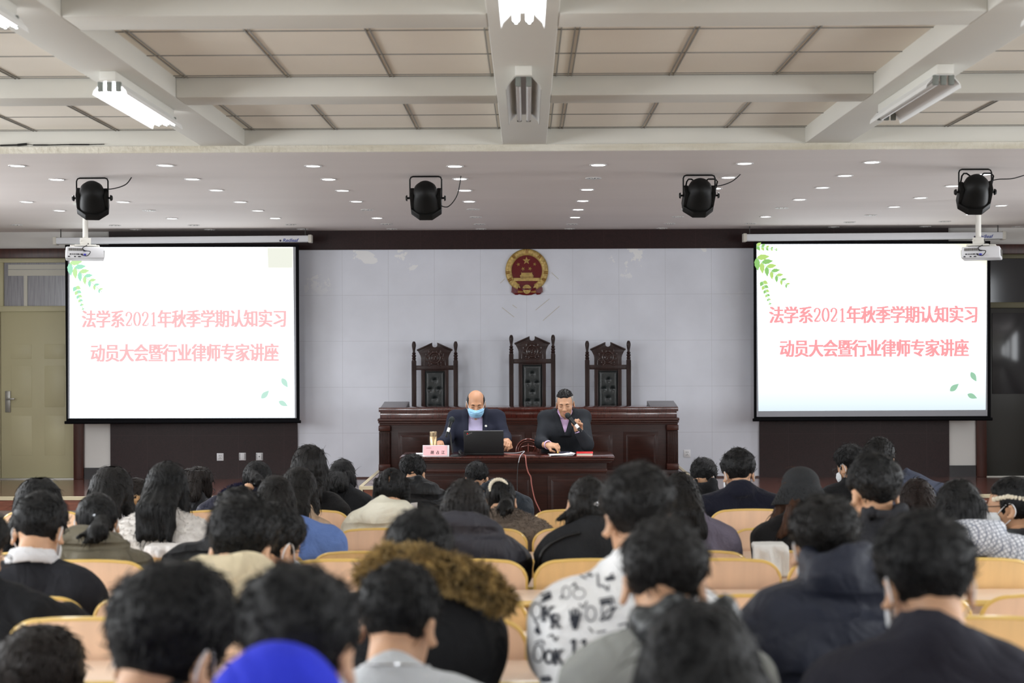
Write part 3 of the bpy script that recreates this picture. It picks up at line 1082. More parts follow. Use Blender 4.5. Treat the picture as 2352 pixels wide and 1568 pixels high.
def projector(px, py, polex, yaw, label):
    d = 13.6
    c = P(px, py, d)
    t = thing('projector', c, label, 'projector', 'ceiling projectors', yaw)
    w_, dp, h = 0.178, 0.15, 0.06
    b = MB()
    b.add([(-w_, -dp, -h + 0.01), (w_, -dp, -h + 0.01), (w_, dp, -h), (-w_, dp, -h), (-w_ + 0.006, -dp + 0.004, h), (w_ - 0.006, -dp + 0.004, h), (w_ - 0.006, dp, h - 0.015), (-w_ + 0.006, dp, h - 0.015)],
          [(0, 3, 2, 1), (4, 5, 6, 7), (0, 1, 5, 4), (1, 2, 6, 5), (2, 3, 7, 6), (3, 0, 4, 7)])
    b.build('body', M_PROJ, t, bevel=0.012, seg=3)
    g = MB()
    for k in range(16):
        g.box(-w_ + 0.03 + k * 0.0085, -w_ + 0.035 + k * 0.0085, -dp - 0.003, -dp + 0.01, 0.02, 0.045)
    g.build('vent_grille', M_PROJD, t, smooth=0)
    for s in (-1, 1):
        g = MB()
        for k in range(12):
            g.box(s * w_ - 0.003, s * w_ + 0.003, -0.1 + k * 0.016, -0.093 + k * 0.016, -0.03, 0.03)
        g.build('side_grille', M_PROJD, t, smooth=0)
    p = MB()
    for x, z, a in ((-0.13, -0.012, 0.008), (-0.11, -0.012, 0.004), (-0.095, -0.012, 0.004), (-0.08, -0.012, 0.004), (-0.06, -0.012, 0.011), (-0.03, -0.012, 0.011), (-0.145, -0.035, 0.009), (-0.05, -0.035, 0.012), (-0.09, -0.035, 0.008), (0.0, 0.02, 0.014)):
        p.box(x - a, x + a, -dp - 0.003, -dp + 0.01, z - 0.005, z + 0.005)
    p.build('ports', M_PORT, t, smooth=0)
    ln = MB()
    ln.cyl((0.06, dp - 0.01, 0.0), (0.06, dp + 0.03, 0.0), 0.04, 0.036, n=20)
    ln.build('lens', mat('projector_lens', srgb(20, 22, 30), 0.08), t)
    cb = MB()
    cb.tube(smooth_path([(0.0, -dp - 0.004, 0.02), (0.05, -dp - 0.05, 0.01), (0.02, -dp - 0.05, -0.03), (-0.03, -dp - 0.004, -0.02)]), 0.004, 6)
    cb.tube(smooth_path([(0.0, -dp - 0.004, 0.02), (-0.02, -dp - 0.03, 0.045), (0.03, -0.06, 0.09), (0.02, 0.0, 0.14)]), 0.004, 6)
    cb.build('cable', M_CABLE, t)
    pg = MB()
    pg.box(-0.012, 0.012, -dp - 0.03, -dp - 0.002, -0.026, -0.008)
    pg.build('video_plug', mat('blue_video_plug', srgb(60, 60, 170), 0.4), t, bevel=0.003)
    m = MB()
    q = P(polex, 500, d) - c
    q = Matrix.Rotation(-yaw, 3, 'Z') @ q
    px_, py_ = q.x, q.y
    m.cyl((px_, py_, 0.12), (px_, py_, ZF - c.z - 0.004), 0.026, n=18)
    m.build('pole', M_HOUSE, t)
    m = MB()
    m.box(px_ - 0.05, px_ + 0.05, py_ - 0.045, py_ + 0.045, 0.085, 0.15)
    m.box(px_ - 0.10, px_ + 0.10, py_ - 0.09, py_ + 0.09, 0.07, 0.085)
    for sx in (-1, 1):
        for sy in (-1, 1):
            m.tube([(px_ + sx * 0.03, py_ + sy * 0.03, 0.078), (sx * 0.13, sy * 0.10, 0.072), (sx * 0.13, sy * 0.10, 0.05)], 0.008, 6)
    m.cyl((px_ - 0.045, py_ - 0.046, 0.12), (px_ - 0.045, py_ - 0.06, 0.12), 0.008)
    m.build('mount_bracket', M_HOUSE, t, bevel=0.003)
    m = MB()
    m.box(px_ - 0.11, px_ + 0.11, py_ - 0.11, py_ + 0.11, ZF - c.z - 0.008, ZF - c.z)
    m.build('ceiling_plate', M_HOUSE, t)


projector(195, 583, 196, 0.30, 'white projector hanging in front of the left screen')
projector(2255, 582, 2247, -0.38, 'white projector hanging in front of the right screen')
# ================================================================== court furniture on the dais
M_WOOD = mat('dark_red_lacquered_wood', srgb(42, 21, 16), 0.36, var=(7, 0.3, (1, 1, 9)), coat=0.03, spec=0.22)
M_WOODL = mat('red_lacquered_wood', srgb(56, 27, 20), 0.34, var=(7, 0.25, (1, 1, 9)), coat=0.05, spec=0.28)
M_WOODT = mat('glossy_table_top_wood', srgb(66, 28, 22), 0.13, var=(7, 0.3, (9, 1, 1)), coat=0.5)
M_CHAIRW = mat('black_brown_chair_wood', srgb(42, 26, 23), 0.35, spec=0.3, var=(9, 0.3, (4, 4, 0.5)))
M_LEATHER = mat('black_green_leather', srgb(30, 34, 34), 0.32, bump=(90, 0.2))
M_ENDTOP = mat('desk_end_top_grey_sheen', srgb(96, 92, 94), 0.3)  # grey is light reflected on the sloped tops, put into the colour


def raised_panel(mb, x0, x1, z0, z1, y, t=0.012, m=0.035):
    """framed raised panel standing proud of the plane y towards the camera"""
    mb.box(x0, x1, y - t * 0.5, y + 0.004, z0, z1)
    mb.add([(x0 + m, y - t * 0.5, z0 + m), (x1 - m, y - t * 0.5, z0 + m), (x1 - m, y - t * 0.5, z1 - m), (x0 + m, y - t * 0.5, z1 - m),
            (x0 + 1.7 * m, y - t * 1.6, z0 + 1.7 * m), (x1 - 1.7 * m, y - t * 1.6, z0 + 1.7 * m), (x1 - 1.7 * m, y - t * 1.6, z1 - 1.7 * m), (x0 + 1.7 * m, y - t * 1.6, z1 - 1.7 * m)],
           [(0, 1, 5, 4), (1, 2, 6, 5), (2, 3, 7, 6), (3, 0, 4, 7), (4, 5, 6, 7)])


def panel_frame(mb, x0, x1, z0, z1, y, w, t):
    mb.box(x0, x1, y - t, y + 0.004, z1 - w, z1)
    mb.box(x0, x1, y - t, y + 0.004, z0, z0 + w)
    mb.box(x0, x0 + w, y - t, y + 0.004, z0 + w, z1 - w)
    mb.box(x1 - w, x1, y - t, y + 0.004, z0 + w, z1 - w)


YJ = 15.7
jx = lambda p: P(p, 1000, YJ).x
jz = lambda p: P(1214, p, YJ).z
dk = thing('judges_bench', ((jx(868) + jx(1560)) / 2, YJ, ZD), 'long dark red lacquered judges bench on the dais in front of the white wall', 'judges bench')
O = dk.location.copy()
x0, x1 = jx(872), jx(1556)
b = MB(O)
b.box(x0, x1, YJ, YJ + 0.03, ZD, jz(961))                       # front board
b.box(x0, x0 + 0.04, YJ + 0.03, YJ + 0.46, ZD, jz(961))
b.box(x1 - 0.04, x1, YJ + 0.03, YJ + 0.46, ZD, jz(961))
b.build('front_board', M_WOOD, dk, bevel=0.003)
b = MB(O)
b.box(jx(870), jx(1558), YJ - 0.012, YJ + 0.48, jz(945), jz(935))
b.box(jx(873), jx(1555), YJ - 0.004, YJ + 0.45, jz(960), jz(945))
b.build('worktop', M_WOODT, dk, bevel=0.006)
b = MB(O)
b.box(jx(868), jx(1560), YJ - 0.035, YJ + 0.2, jz(966), jz(960))
b.box(jx(869), jx(1559), YJ - 0.022, YJ + 0.2, jz(971), jz(966.4))
b.box(jx(871), jx(1557), YJ - 0.010, YJ + 0.2, jz(975), jz(971.4))
b.build('cornice_moulding', M_WOODL, dk, bevel=0.006)
b = MB(O)
b.box(x0 - 0.005, x1 + 0.005, YJ - 0.03, YJ + 0.03, ZD, ZD + 0.06)
b.build('plinth', M_WOOD, dk, bevel=0.006)
for a, c_ in ((871, 896), (1532, 1557)):
    p = MB(O)
    xa, xb = jx(a), jx(c_)
    p.box(xa, xb, YJ - 0.03, YJ + 0.01, ZD + 0.06, jz(990))
    for k in range(6):
        xx = xa + (k + 0.5) * (xb - xa) / 6
        p.cyl((xx, YJ - 0.03, ZD + 0.14), (xx, YJ - 0.03, jz(994)), 0.0065, n=8)
    pl = p.build('fluted_pilaster', M_WOOD, dk, bevel=0.002)
    p = MB(O)
    p.box(xa - 0.005, xb + 0.005, YJ - 0.045, YJ + 0.01, jz(989), jz(975.5))
    p.build('capital', M_WOODL, pl, bevel=0.012)
    p = MB(O)
    p.box(xa - 0.005, xb + 0.005, YJ - 0.042, YJ + 0.01, ZD + 0.06, ZD + 0.13)
    p.build('pilaster_base', M_WOODL, pl, bevel=0.008)
for a, c_ in ((914, 993), (1010, 1108), (1125, 1205), (1222, 1302), (1318, 1407), (1432, 1512)):
    p = MB(O)
    raised_panel(p, jx(a), jx(c_), jz(1072), jz(992), YJ, 0.012, 0.03)
    p.build('front_panel', M_WOOD, dk, bevel=0.002)
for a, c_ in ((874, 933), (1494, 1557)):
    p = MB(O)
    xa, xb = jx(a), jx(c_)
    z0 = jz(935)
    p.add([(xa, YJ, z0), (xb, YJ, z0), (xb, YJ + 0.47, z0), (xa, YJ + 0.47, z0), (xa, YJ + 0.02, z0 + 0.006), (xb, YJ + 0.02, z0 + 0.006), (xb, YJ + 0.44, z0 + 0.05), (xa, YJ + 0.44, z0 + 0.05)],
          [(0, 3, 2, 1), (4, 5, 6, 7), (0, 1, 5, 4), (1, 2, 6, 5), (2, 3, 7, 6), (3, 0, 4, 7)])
    p.build('sloped_end_ledge', M_ENDTOP, dk, bevel=0.004)


# --- three tall judges chairs
def rosette(mb, cx, cz, r, y):
    """carved medallion: rings, a knot and scrolls around it"""
    for rr, tr in ((r, 0.009), (r * 0.62, 0.006), (r * 0.42, 0.005)):
        n = 28
        mb.tube([(cx + rr * math.cos(2 * PI * k / n), y, cz + rr * math.sin(2 * PI * k / n)) for k in range(n + 1)], tr, 6)
    for k in range(3):
        a = k * PI / 3 + 0.3
        mb.tube([(cx - 0.38 * r * math.cos(a), y, cz - 0.38 * r * math.sin(a)), (cx, y - 0.006, cz), (cx + 0.38 * r * math.cos(a), y, cz + 0.38 * r * math.sin(a))], 0.006, 6)
    for s in (-1, 1):
        for k in range(4):
            a = PI / 2 - s * (0.5 + k * 0.62)
            c = (cx + 1.32 * r * math.cos(a), cz + 1.32 * r * math.sin(a))
            mb.tube([(c[0] + (0.012 + 0.02 * j / 9) * math.cos(s * j * 0.7 + a), y, c[1] + (0.012 + 0.02 * j / 9) * math.sin(s * j * 0.7 + a)) for j in range(10)], 0.006, 6)


def judge_chair(px, dz, k, label):
    d = 16.78
    c = P(px, 900, d)
    t = thing('judges_chair', (c.x, d, ZD), label, 'chair', 'tall judges chairs behind the bench')
    m = d / F                       # metres per pixel here
    H = lambda py: P(px, py - dz, d).z - ZD
    hw = 48.0 * m * k
    pw = 5.2 * m
    for s in (-1, 1):
        p = MB()
        p.box(s * hw - pw, s * hw + pw, -0.03, 0.03, 0.0, H(828))
        for q in (-0.5, 0.5):
            p.cyl((s * hw + q * pw, -0.031, 0.7), (s * hw + q * pw, -0.031, H(832)), 0.004, n=6)
        post = p.build('post', M_CHAIRW, t, bevel=0.004)
        f = MB()
        prof = [(0.026, 828), (0.02, 825), (0.027, 823), (0.018, 820), (0.026, 817), (0.026, 815.5), (0.016, 813), (0.026, 811), (0.016, 808.5), (0.014, 806), (0.019, 800), (0.025, 793), (0.024, 789), (0.016, 784.5), (0.015, 784), (0.007, 783.2), (0.0, 783)]
        f.lathe([(r, H(py)) for r, py in prof], (s * hw, 0, 0), n=14)
        f.build('finial', M_CHAIRW, post)
    for za_, zb_ in ((H(849), H(838.5)), (0.36, 0.42)):
        p = MB()
        p.box(-hw, hw, -0.022, 0.022, za_, zb_)
        p.build('cross_rail', M_CHAIRW, t, bevel=0.004)
    p = MB()
    X = lambda q: q * m * k
    out = [(-31.5, 849), (-31.5, 822), (-33, 816), (-36, 810), (-40.5, 802.5), (-40, 801), (-6, 786.2), (-5.8, 792)]
    notch = [(-5.8 * math.cos(a), 792 + 5.0 * math.sin(a)) for a in [j * PI / 6 for j in range(1, 6)]]
    poly = [(X(a), H(b_)) for a, b_ in out + notch + [(-a, b_) for a, b_ in reversed(out)]]
    p.prism(poly, -0.02, 0.02, 'xz')
    cr = p.build('crest', M_CHAIRW, t, bevel=0.003)
    p = MB()
    for s in (-1, 1):
        p.prism([(X(s * 5.8), H(786)), (X(s * 41.5), H(802)), (X(s * 40.5), H(805.5)), (X(s * 5.8), H(790))], -0.034, 0.03, 'xz')
    p.build('crest_moulding', M_CHAIRW, cr, bevel=0.003)
    p = MB()
    rosette(p, 0, H(821.5), 12.5 * m, -0.022)
    p.tube([(X(24.5) * math.cos(a), -0.021, H(838) + (H(803) - H(838)) * math.sin(a)) for a in [j * PI / 14 for j in range(15)]], 0.004, 6)
    p.build('carved_medallion', mat('carved_chair_wood', srgb(54, 35, 30), 0.25), cr)
    p = MB()
    p.box(-X(31.5), -X(22.5), -0.02, 0.02, 0.42, H(849))
    p.box(X(22.5), X(31.5), -0.02, 0.02, 0.42, H(849))
    p.box(-X(22.5), X(22.5), -0.008, 0.02, 0.42, H(849))
    p.build('back_panel', M_CHAIRW, t, bevel=0.003)
    # tufted leather pad
    nx, nz = 26, 64
    xa, xb, za, zb = -X(22), X(22), 0.46, H(852)
    but = []
    row = 0
    z = zb - 0.11
    while z > za:
        but += [(0.0, z)] if row % 2 == 0 else [(-X(10), z), (X(10), z)]
        z -= 0.108
        row += 1
    vs, fs = [], []
    for j in range(nz + 1):
        for i in range(nx + 1):
            x = xa + (xb - xa) * i / nx
            zz = za + (zb - za) * j / nz
            e = min(min(x - xa, xb - x), min(zz - za, zb - zz))
            y = -0.012 - 0.035 * min(1, e / 0.03) ** 0.5
            for bx, bz in but:
                q = math.hypot(x - bx, zz - bz)
                y += 0.024 * math.exp(-(q / 0.022) ** 2)
            vs.append((x, y, zz))
    for j in range(nz):
        for i in range(nx):
            a = j * (nx + 1) + i
            fs.append((a, a + 1, a + nx + 2, a + nx + 1))
    p = MB()
    p.add(vs, fs)
    pad = p.build('leather_pad', M_LEATHER, t, smooth=80)
    p = MB()
    for bx, bz in but:
        p.lathe([(0.0, 0.006), (0.006, 0.004), (0.008, 0.0)], n=10, M=Matrix.Translation((bx, -0.024, bz)) @ Matrix.Rotation(PI / 2, 4, 'X'), cap=False)
    p.build('buttons', M_LEATHER, pad)
    p = MB()
    p.box(-hw + 0.01, hw - 0.01, -0.46, -0.02, 0.40, 0.46)
    p.build('seat_frame', M_CHAIRW, t, bevel=0.006)
    p = MB()
    p.box(-hw + 0.03, hw - 0.03, -0.44, -0.04, 0.46, 0.52)
    p.build('seat', M_LEATHER, t, bevel=0.025, seg=3)
    for s in (-1, 1):
        p = MB()
        p.box(s * (hw - 0.005) - 0.028, s * (hw - 0.005) + 0.028, -0.46, -0.40, 0.0, 0.66)
        p.build('leg', M_CHAIRW, t, bevel=0.006)
        p = MB()
        p.box(s * (hw - 0.005) - 0.035, s * (hw - 0.005) + 0.035, -0.50, -0.03, 0.66, 0.70)
        p.build('armrest', M_CHAIRW, t, bevel=0.012)
    return t


judge_chair(999, -0.5, 1.0, 'tall carved black-brown judges chair behind the left part of the bench')
judge_chair(1222.7, 14.5, 1.0, 'tallest carved judges chair, in the middle under the emblem')
judge_chair(1396.5, 1.0, 0.99, 'tall carved judges chair behind the right part of the bench')

# ================================================================== emblem on the wall
EM = P(1210, 622, YW)
em = thing('wall_emblem', (EM.x, YW, EM.z), 'round gold and red emblem with five stars hung high on the white wall', 'emblem')
M_GOLD = mat('dull_gold_relief', srgb(184, 156, 92), 0.45, metal=0.2, var=(24, 0.25))
M_GOLDB = mat('browned_gold_relief', srgb(150, 110, 52), 0.4, metal=0.3)
M_RED = mat('dark_red_enamel', srgb(98, 12, 18), 0.35, coat=0.1, spec=0.3)
U = YW / F * 140.0 / 1568.0 * 1.0             # one pixel of the 1568 px emblem crop, in metres
ex = lambda x: (x - 784) * U
ez = lambda y: (694 - y) * U - 0.0
Mz = Matrix.Rotation(PI / 2, 4, 'X')           # lathe axis z -> towards the camera (-y)
m = MB()
m.lathe([(0.0, 0.012), (395 * U, 0.012), (400 * U, 0.006), (402 * U, 0.002)], (0, 0, 0), 48, M=Matrix.Translation((0, 0, ez(690))) @ Mz)
m.build('red_field', M_RED, em)
m = MB()
n = 96
vs, fs = [], []
prof = [(388, 0.010), (396, 0.020), (430, 0.030), (480, 0.036), (520, 0.030), (548, 0.018), (552, 0.003)]
a0, a1 = -62, 242
for k in range(n + 1):
    a = math.radians(a0 + (a1 - a0) * k / n)
    rip = 0.005 * math.sin(k * 2.1)
    for r, h in prof:
        vs.append((r * U * math.cos(a), -(h + rip * (400 < r < 540)), ez(690) + r * U * math.sin(a) * 1.02))
q = len(prof)
for k in range(n):
    for j in range(q - 1):
        fs.append((k * q + j, (k + 1) * q + j, (k + 1) * q + j + 1, k * q + j + 1))
m.add(vs, fs)
m.build('wheat_ring', M_GOLD, em, smooth=60)
m = MB()
for a in (90, 133, 47, 186, -6, 208, -28):
    a = math.radians(a)
    for da_ in (-0.05, 0.05):
        m.tube([(r * U * math.cos(a + da_ * 0.8), -0.036, ez(690) + r * U * math.sin(a + da_ * 0.8)) for r in (440, 500, 545)], 0.007, 6)
m.build('wheat_binding', M_GOLDB, em)


def star(mb, x, y, r, rot=0.0):
    pts = []
    for k in range(10):
        rr = r if k % 2 == 0 else r * 0.42
        a = PI / 2 + rot + k * PI / 5
        pts.append((ex(x) + rr * U * math.cos(a), ez(y) + rr * U * math.sin(a)))
    n_ = len(mb.v)
    mb.add([(ex(x), -0.024, ez(y))] + [(a, -0.0125, b_) for a, b_ in pts], [(0, i + 1, (i + 1) % 10 + 1) for i in range(10)])


for x, y, r, ro in ((777, 432, 105, 0), (567, 527, 52, 0.25), (988, 524, 52, -0.25), (688, 640, 56, 0.45), (868, 636, 56, -0.45)):
    m = MB()
    star(m, x, y, r, ro)
    m.build('gold_star', M_GOLD, em, smooth=0)
m = MB()
gp = lambda pts, t0, t1: m.prism([(ex(a), ez(b_)) for a, b_ in pts], -t1, -t0, 'xz')
gp([(660, 742), (910, 742), (910, 770), (660, 770)], 0.010, 0.024)
gp([(655, 765), (915, 765), (960, 820), (960, 832), (605, 832), (605, 820)], 0.010, 0.026)
gp([(640, 730), (660, 738), (660, 775), (640, 775)], 0.010, 0.028)
gp([(905, 738), (922, 730), (922, 775), (905, 775)], 0.010, 0.028)
gp([(618, 838), (952, 838), (952, 866), (618, 866)], 0.010, 0.022)
gp([(450, 875), (1115, 875), (1115, 955), (450, 955)], 0.010, 0.028)
m.build('gate_relief', M_GOLD, em, bevel=0.001)
m = MB()
for s in (-1, 1):
    gp([(784 + s * 350, 930), (784 + s * 305, 965), (784 + s * 180, 1090), (784 + s * 165, 1140), (784 + s * 260, 1110), (784 + s * 345, 1010)], 0.010, 0.026)
    gp([(784 + s * 340, 870), (784 + s * 365, 930), (784 + s * 400, 1060), (784 + s * 470, 960)], 0.010, 0.026)
m.build('lower_sheaf', M_GOLD, em, bevel=0.001)
m = MB()
gp([(425, 1000), (500, 1090), (600, 1150), (700, 1180), (784, 1160), (868, 1180), (968, 1150), (1068, 1090), (1150, 1000), (1160, 1060), (1190, 1230), (1120, 1300), (1040, 1310),
    (1010, 1270), (900, 1315), (784, 1322), (680, 1315), (580, 1290), (550, 1310), (490, 1310), (385, 1240), (400, 1080)], 0.004, 0.020)
m.build('red_drape', M_RED, em, bevel=0.002)
m = MB()
gp([(420, 985), (1148, 985), (1120, 1120), (968, 1160), (784, 1175), (600, 1160), (448, 1120)], 0.002, 0.009)
m.build('lower_backing', M_RED, em)
m = MB()
for x in list(range(410, 560, 22)) + list(range(1020, 1180, 22)):
    m.cyl((ex(x), -0.02, ez(1120 if abs(x - 784) > 250 else 1150)), (ex(x - (784 - x) * 0.02), -0.022, ez(1270 - abs(abs(x - 784) - 300) * 0.25)), 0.006, n=6)
m.build('drape_folds', M_RED, em)
for cy, a0, a1, r in ((1140, 10, 170, 118), (1165, 180, 360, 105)):
    m = MB()
    pts = []
    nT = 26
    for k in range(nT + 1):
        a = math.radians(a0 + (a1 - a0) * k / nT)
        rr = r * (1.0 if (k % 2) else 0.86)
        pts.append((ex(784) + rr * U * math.cos(a), ez(cy + 20) + rr * U * math.sin(a)))
    m.prism(pts, -0.026, -0.01, 'xz')
    for k in (0.5, 0.7):
        m.tube([(ex(784) + r * k * U * math.cos(math.radians(a0 + (a1 - a0) * j / 12)), -0.027, ez(cy + 20) + r * k * U * math.sin(math.radians(a0 + (a1 - a0) * j / 12))) for j in range(13)], 0.004, 6)
    m.build('cog_wheel', M_GOLD, em)
m = MB()
for s in (-1, 1):
    gp([(784 + s * 95, 1225), (784 + s * 230, 1200), (784 + s * 240, 1260), (784 + s * 110, 1250)], 0.01, 0.024)
m.build('drape_band', M_GOLDB, em)

# ================================================================== wall sockets and switches
M_PLATE = mat('white_socket_plate', srgb(226, 226, 228), 0.35)
M_SLOT = mat('socket_slot', srgb(60, 60, 62), 0.5)


def socket(px, py, y, kind, label, group=None):
    c = P(px, py, y)
    t = thing('wall_socket' if kind != 'switch' else 'wall_switch', c, label, 'socket' if kind != 'switch' else 'switch', group)
    b = MB()
    b.box(-0.041, 0.041, -0.009, 0.004, -0.045, 0.045)
    b.build('plate', M_PLATE, t, bevel=0.004)
    if kind == 'switch':
        s = MB()
        s.box(-0.027, 0.027, -0.013, -0.007, -0.036, 0.036)
        s.build('rocker', M_PLATE, t, bevel=0.003)
        s = MB()
        for sx in (-0.031, 0.031):
            s.box(sx - 0.003, sx + 0.003, -0.0098, -0.006, -0.038, 0.038)
        s.build('rocker_gap', M_SLOT, t, smooth=0)
    else:
        s = MB()
        s.box(-0.028, 0.028, -0.0105, -0.008, -0.032, 0.032)
        s.build('insert', M_PLATE, t, bevel=0.001)
        s = MB()
        for x, z, w_, h in ((-0.010, 0.016, 0.003, 0.007), (0.010, 0.016, 0.003, 0.007), (-0.010, -0.018, 0.005, 0.0025), (0.010, -0.018, 0.005, 0.0025), (0, -0.008, 0.0025, 0.006)):
            s.box(x - w_, x + w_, -0.0112, -0.009, z - h, z + h)
        s.build('slots', M_SLOT, t, smooth=0)
    if kind == 'switch_dot':
        pass
    return t


socket(506, 1049, YW - 0.0255, 'socket', 'white wall socket, leftmost of three plates on the dark panel', 'plates on the left dark panel')
socket(557, 1048, YW - 0.0255, 'switch', 'white switch plate in the middle of three on the dark panel', 'plates on the left dark panel')
t = socket(596, 1048, YW - 0.0255, 'switch', 'white switch plate with a dark dot, rightmost of three', 'plates on the left dark panel')
s = MB()
s.box(-0.006, 0.006, -0.0145, -0.012, -0.006, 0.006)
s.build('indicator', M_SLOT, t, smooth=0)
socket(1578, 1041, YW, 'socket', 'white wall socket on the tiled wall right of the bench')

# ================================================================== speakers' table
YT = 12.3
tz_ = P(1165, 1049, YT).z
tx = lambda p: P(p, 1049, YT).x
tzz = lambda p: P(1165, p, YT).z
TD = 0.56                         # table depth
tb = thing('speakers_table', ((tx(918) + tx(1412)) / 2, YT + TD / 2, 0), 'dark red panelled table with a glossy top where two men sit', 'table')
O = tb.location.copy()
m = MB(O)
m.box(tx(918), tx(1412), YT, YT + TD, tzz(1053), tzz(1048.5))
top = m.build('tabletop', M_WOODT, tb, bevel=0.004)
m = MB(O)
m.box(tx(920), tx(1410), YT + 0.008, YT + TD - 0.008, tzz(1059), tzz(1053.3))
m.box(tx(925), tx(1405), YT + 0.02, YT + TD - 0.02, tzz(1063), tzz(1059.3))
m.build('edge_moulding', M_WOODL, tb, bevel=0.006)
ZTT = tzz(1048.5)
bx0, bx1 = tx(936), tx(1394)
m = MB(O)
m.box(bx0, bx1, YT + 0.05, YT + 0.075, 0.0, tzz(1063))
m.box(bx0, bx0 + 0.03, YT + 0.075, YT + TD - 0.05, 0.0, tzz(1063))
m.box(bx1 - 0.03, bx1, YT + 0.075, YT + TD - 0.05, 0.0, tzz(1063))
m.build('front_board', M_WOOD, tb, bevel=0.003)
m = MB(O)
m.box(bx0 - 0.004, bx1 + 0.004, YT + 0.035, YT + 0.06, tzz(1086), tzz(1078))
m.box(bx0 - 0.002, bx1 + 0.002, YT + 0.042, YT + 0.06, tzz(1089), tzz(1086.3))
m.build('rail_moulding', M_WOODL, tb, bevel=0.004)
for a, c_ in ((950, 1076), (1092, 1222), (1258, 1382)):
    p = MB(O)
    raised_panel(p, tx(a), tx(c_), 0.1, tzz(1094), YT + 0.05, 0.012, 0.03)
    p.build('front_panel', M_WOOD, tb, bevel=0.002)
m = MB(O)
m.box(bx0 - 0.008, bx1 + 0.008, YT + 0.03, YT + 0.06, 0.0, 0.07)
m.build('plinth', M_WOOD, tb, bevel=0.004)


def table_chair(px, y, label, dz=0.0):
    """wooden armchair with turned finials and a round carved scales crest"""
    c = P(px, 1000, y)
    t = thing('carved_armchair', (c.x, y, 0), label, 'chair', 'carved armchairs at the speakers table')
    hw = 0.205
    for s in (-1, 1):
        m = MB()
        m.cyl((s * hw, 0.02, 0), (s * hw, 0.0, 0.93 + dz), 0.022, n=12)
        p = m.build('back_post', M_WOODL, t)
        m = MB()
        m.lathe([(0.022, 0.93), (0.026, 0.945), (0.016, 0.955), (0.024, 0.985), (0.018, 1.03), (0.010, 1.05), (0.020, 1.06), (0.020, 1.066), (0.0, 1.072)], (s * hw, 0, dz), 14)
        m.build('finial', M_WOODL, p)
        m = MB()
        m.cyl((s * 0.30, -0.30, 0), (s * 0.30, -0.30, 0.64), 0.022, n=12)
        m.build('front_leg', M_WOODL, t)
        m = MB()
        m.tube([(s * hw, 0, 0.66), (s * 0.28, -0.04, 0.658), (s * 0.30, -0.15, 0.655), (s * 0.30, -0.32, 0.64)], 0.022, 8)
        m.build('armrest', M_WOODL, t)
    m = MB()
    m.box(-0.24, 0.24, -0.43, 0.01, 0.36, 0.405)
    m.build('seat', M_WOODL, t, bevel=0.01)
    m = MB()
    m.prism(arc(0, 0.90 + dz, 0.125, 0, 180, 20) + [(-0.17, 0.62), (0.17, 0.62)], -0.012, 0.012, 'xz')
    bk = m.build('crest_board', M_WOODL, t, bevel=0.004)
    m = MB()
    m.tube([(0.105 * math.cos(a), 0.016, 0.90 + dz + 0.105 * math.sin(a)) for a in [j * PI / 16 for j in range(17)]], 0.006, 6)
    m.build('crest_rim', M_WOODL, bk)
    m = MB()
    m.box(-hw, hw, -0.012, 0.012, 0.56, 0.64)
    m.build('back_rail', M_WOODL, t, bevel=0.004)
    return t


def scales_chair():
    """empty chair facing away, its carved round crest showing scales just above the table"""
    y = 14.0
    c = P(1213, 1020, y)
    t = table_chair(1213, y, 'empty carved armchair between the two men, round scales crest above the table', 0.0)
    t.rotation_euler = (0, 0, 0)
    H = P(1213, 1005, y).z            # top of the crest
    cz = H - 0.13
    for ch in list(t.children):
        if ch.name.split('.')[0] in ('crest_board',):
            for g in list(ch.children):
                bpy.data.objects.remove(g)
            bpy.data.objects.remove(ch)
        elif ch.name.split('.')[0] == 'back_post':
            ch.scale.z = (cz - 0.03) / 0.93
    m = MB()
    m.prism(arc(0, cz, 0.125, 0, 360, 32)[:-1], -0.012, 0.012, 'xz')
    bk = m.build('crest_board', M_WOODL, t, bevel=0.004)
    m = MB()
    for r, q in ((0.118, 0.007), (0.098, 0.004)):
        m.tube([(r * math.cos(a), -0.014, cz + r * math.sin(a)) for a in [j * PI / 16 for j in range(33)]], q, 6)
    m.tube([(0, -0.014, cz - 0.085), (0, -0.016, cz + 0.075)], 0.007, 6)
    m.tube([(-0.07, -0.014, cz + 0.04), (0, -0.016, cz + 0.055), (0.07, -0.014, cz + 0.04)], 0.005, 6)
    for s in (-1, 1):
        m.tube([(s * 0.07, -0.014, cz + 0.04), (s * 0.045, -0.014, cz - 0.035)], 0.003, 5)
        m.tube([(s * 0.07, -0.014, cz + 0.04), (s * 0.09, -0.014, cz - 0.035)], 0.003, 5)
        m.tube([(s * 0.04, -0.014, cz - 0.035), (s * 0.067, -0.014, cz - 0.05), (s * 0.095, -0.014, cz - 0.035)], 0.005, 6)
    m.build('carved_scales', mat('carved_red_wood', srgb(110, 56, 46), 0.2), bk)
    return t


SY = 13.18                          # plane of the two speakers' bodies
ch1 = table_chair(1099, SY + 0.26, 'carved armchair behind the masked bald man', 0.045)
ch2 = table_chair(1295, SY + 0.26, 'carved armchair behind the man holding the microphone', 0.045)
scales_chair()

# --- things on the table
ZT0 = ZTT


def tp_(px, y):
    return P(px, 1040, y).x


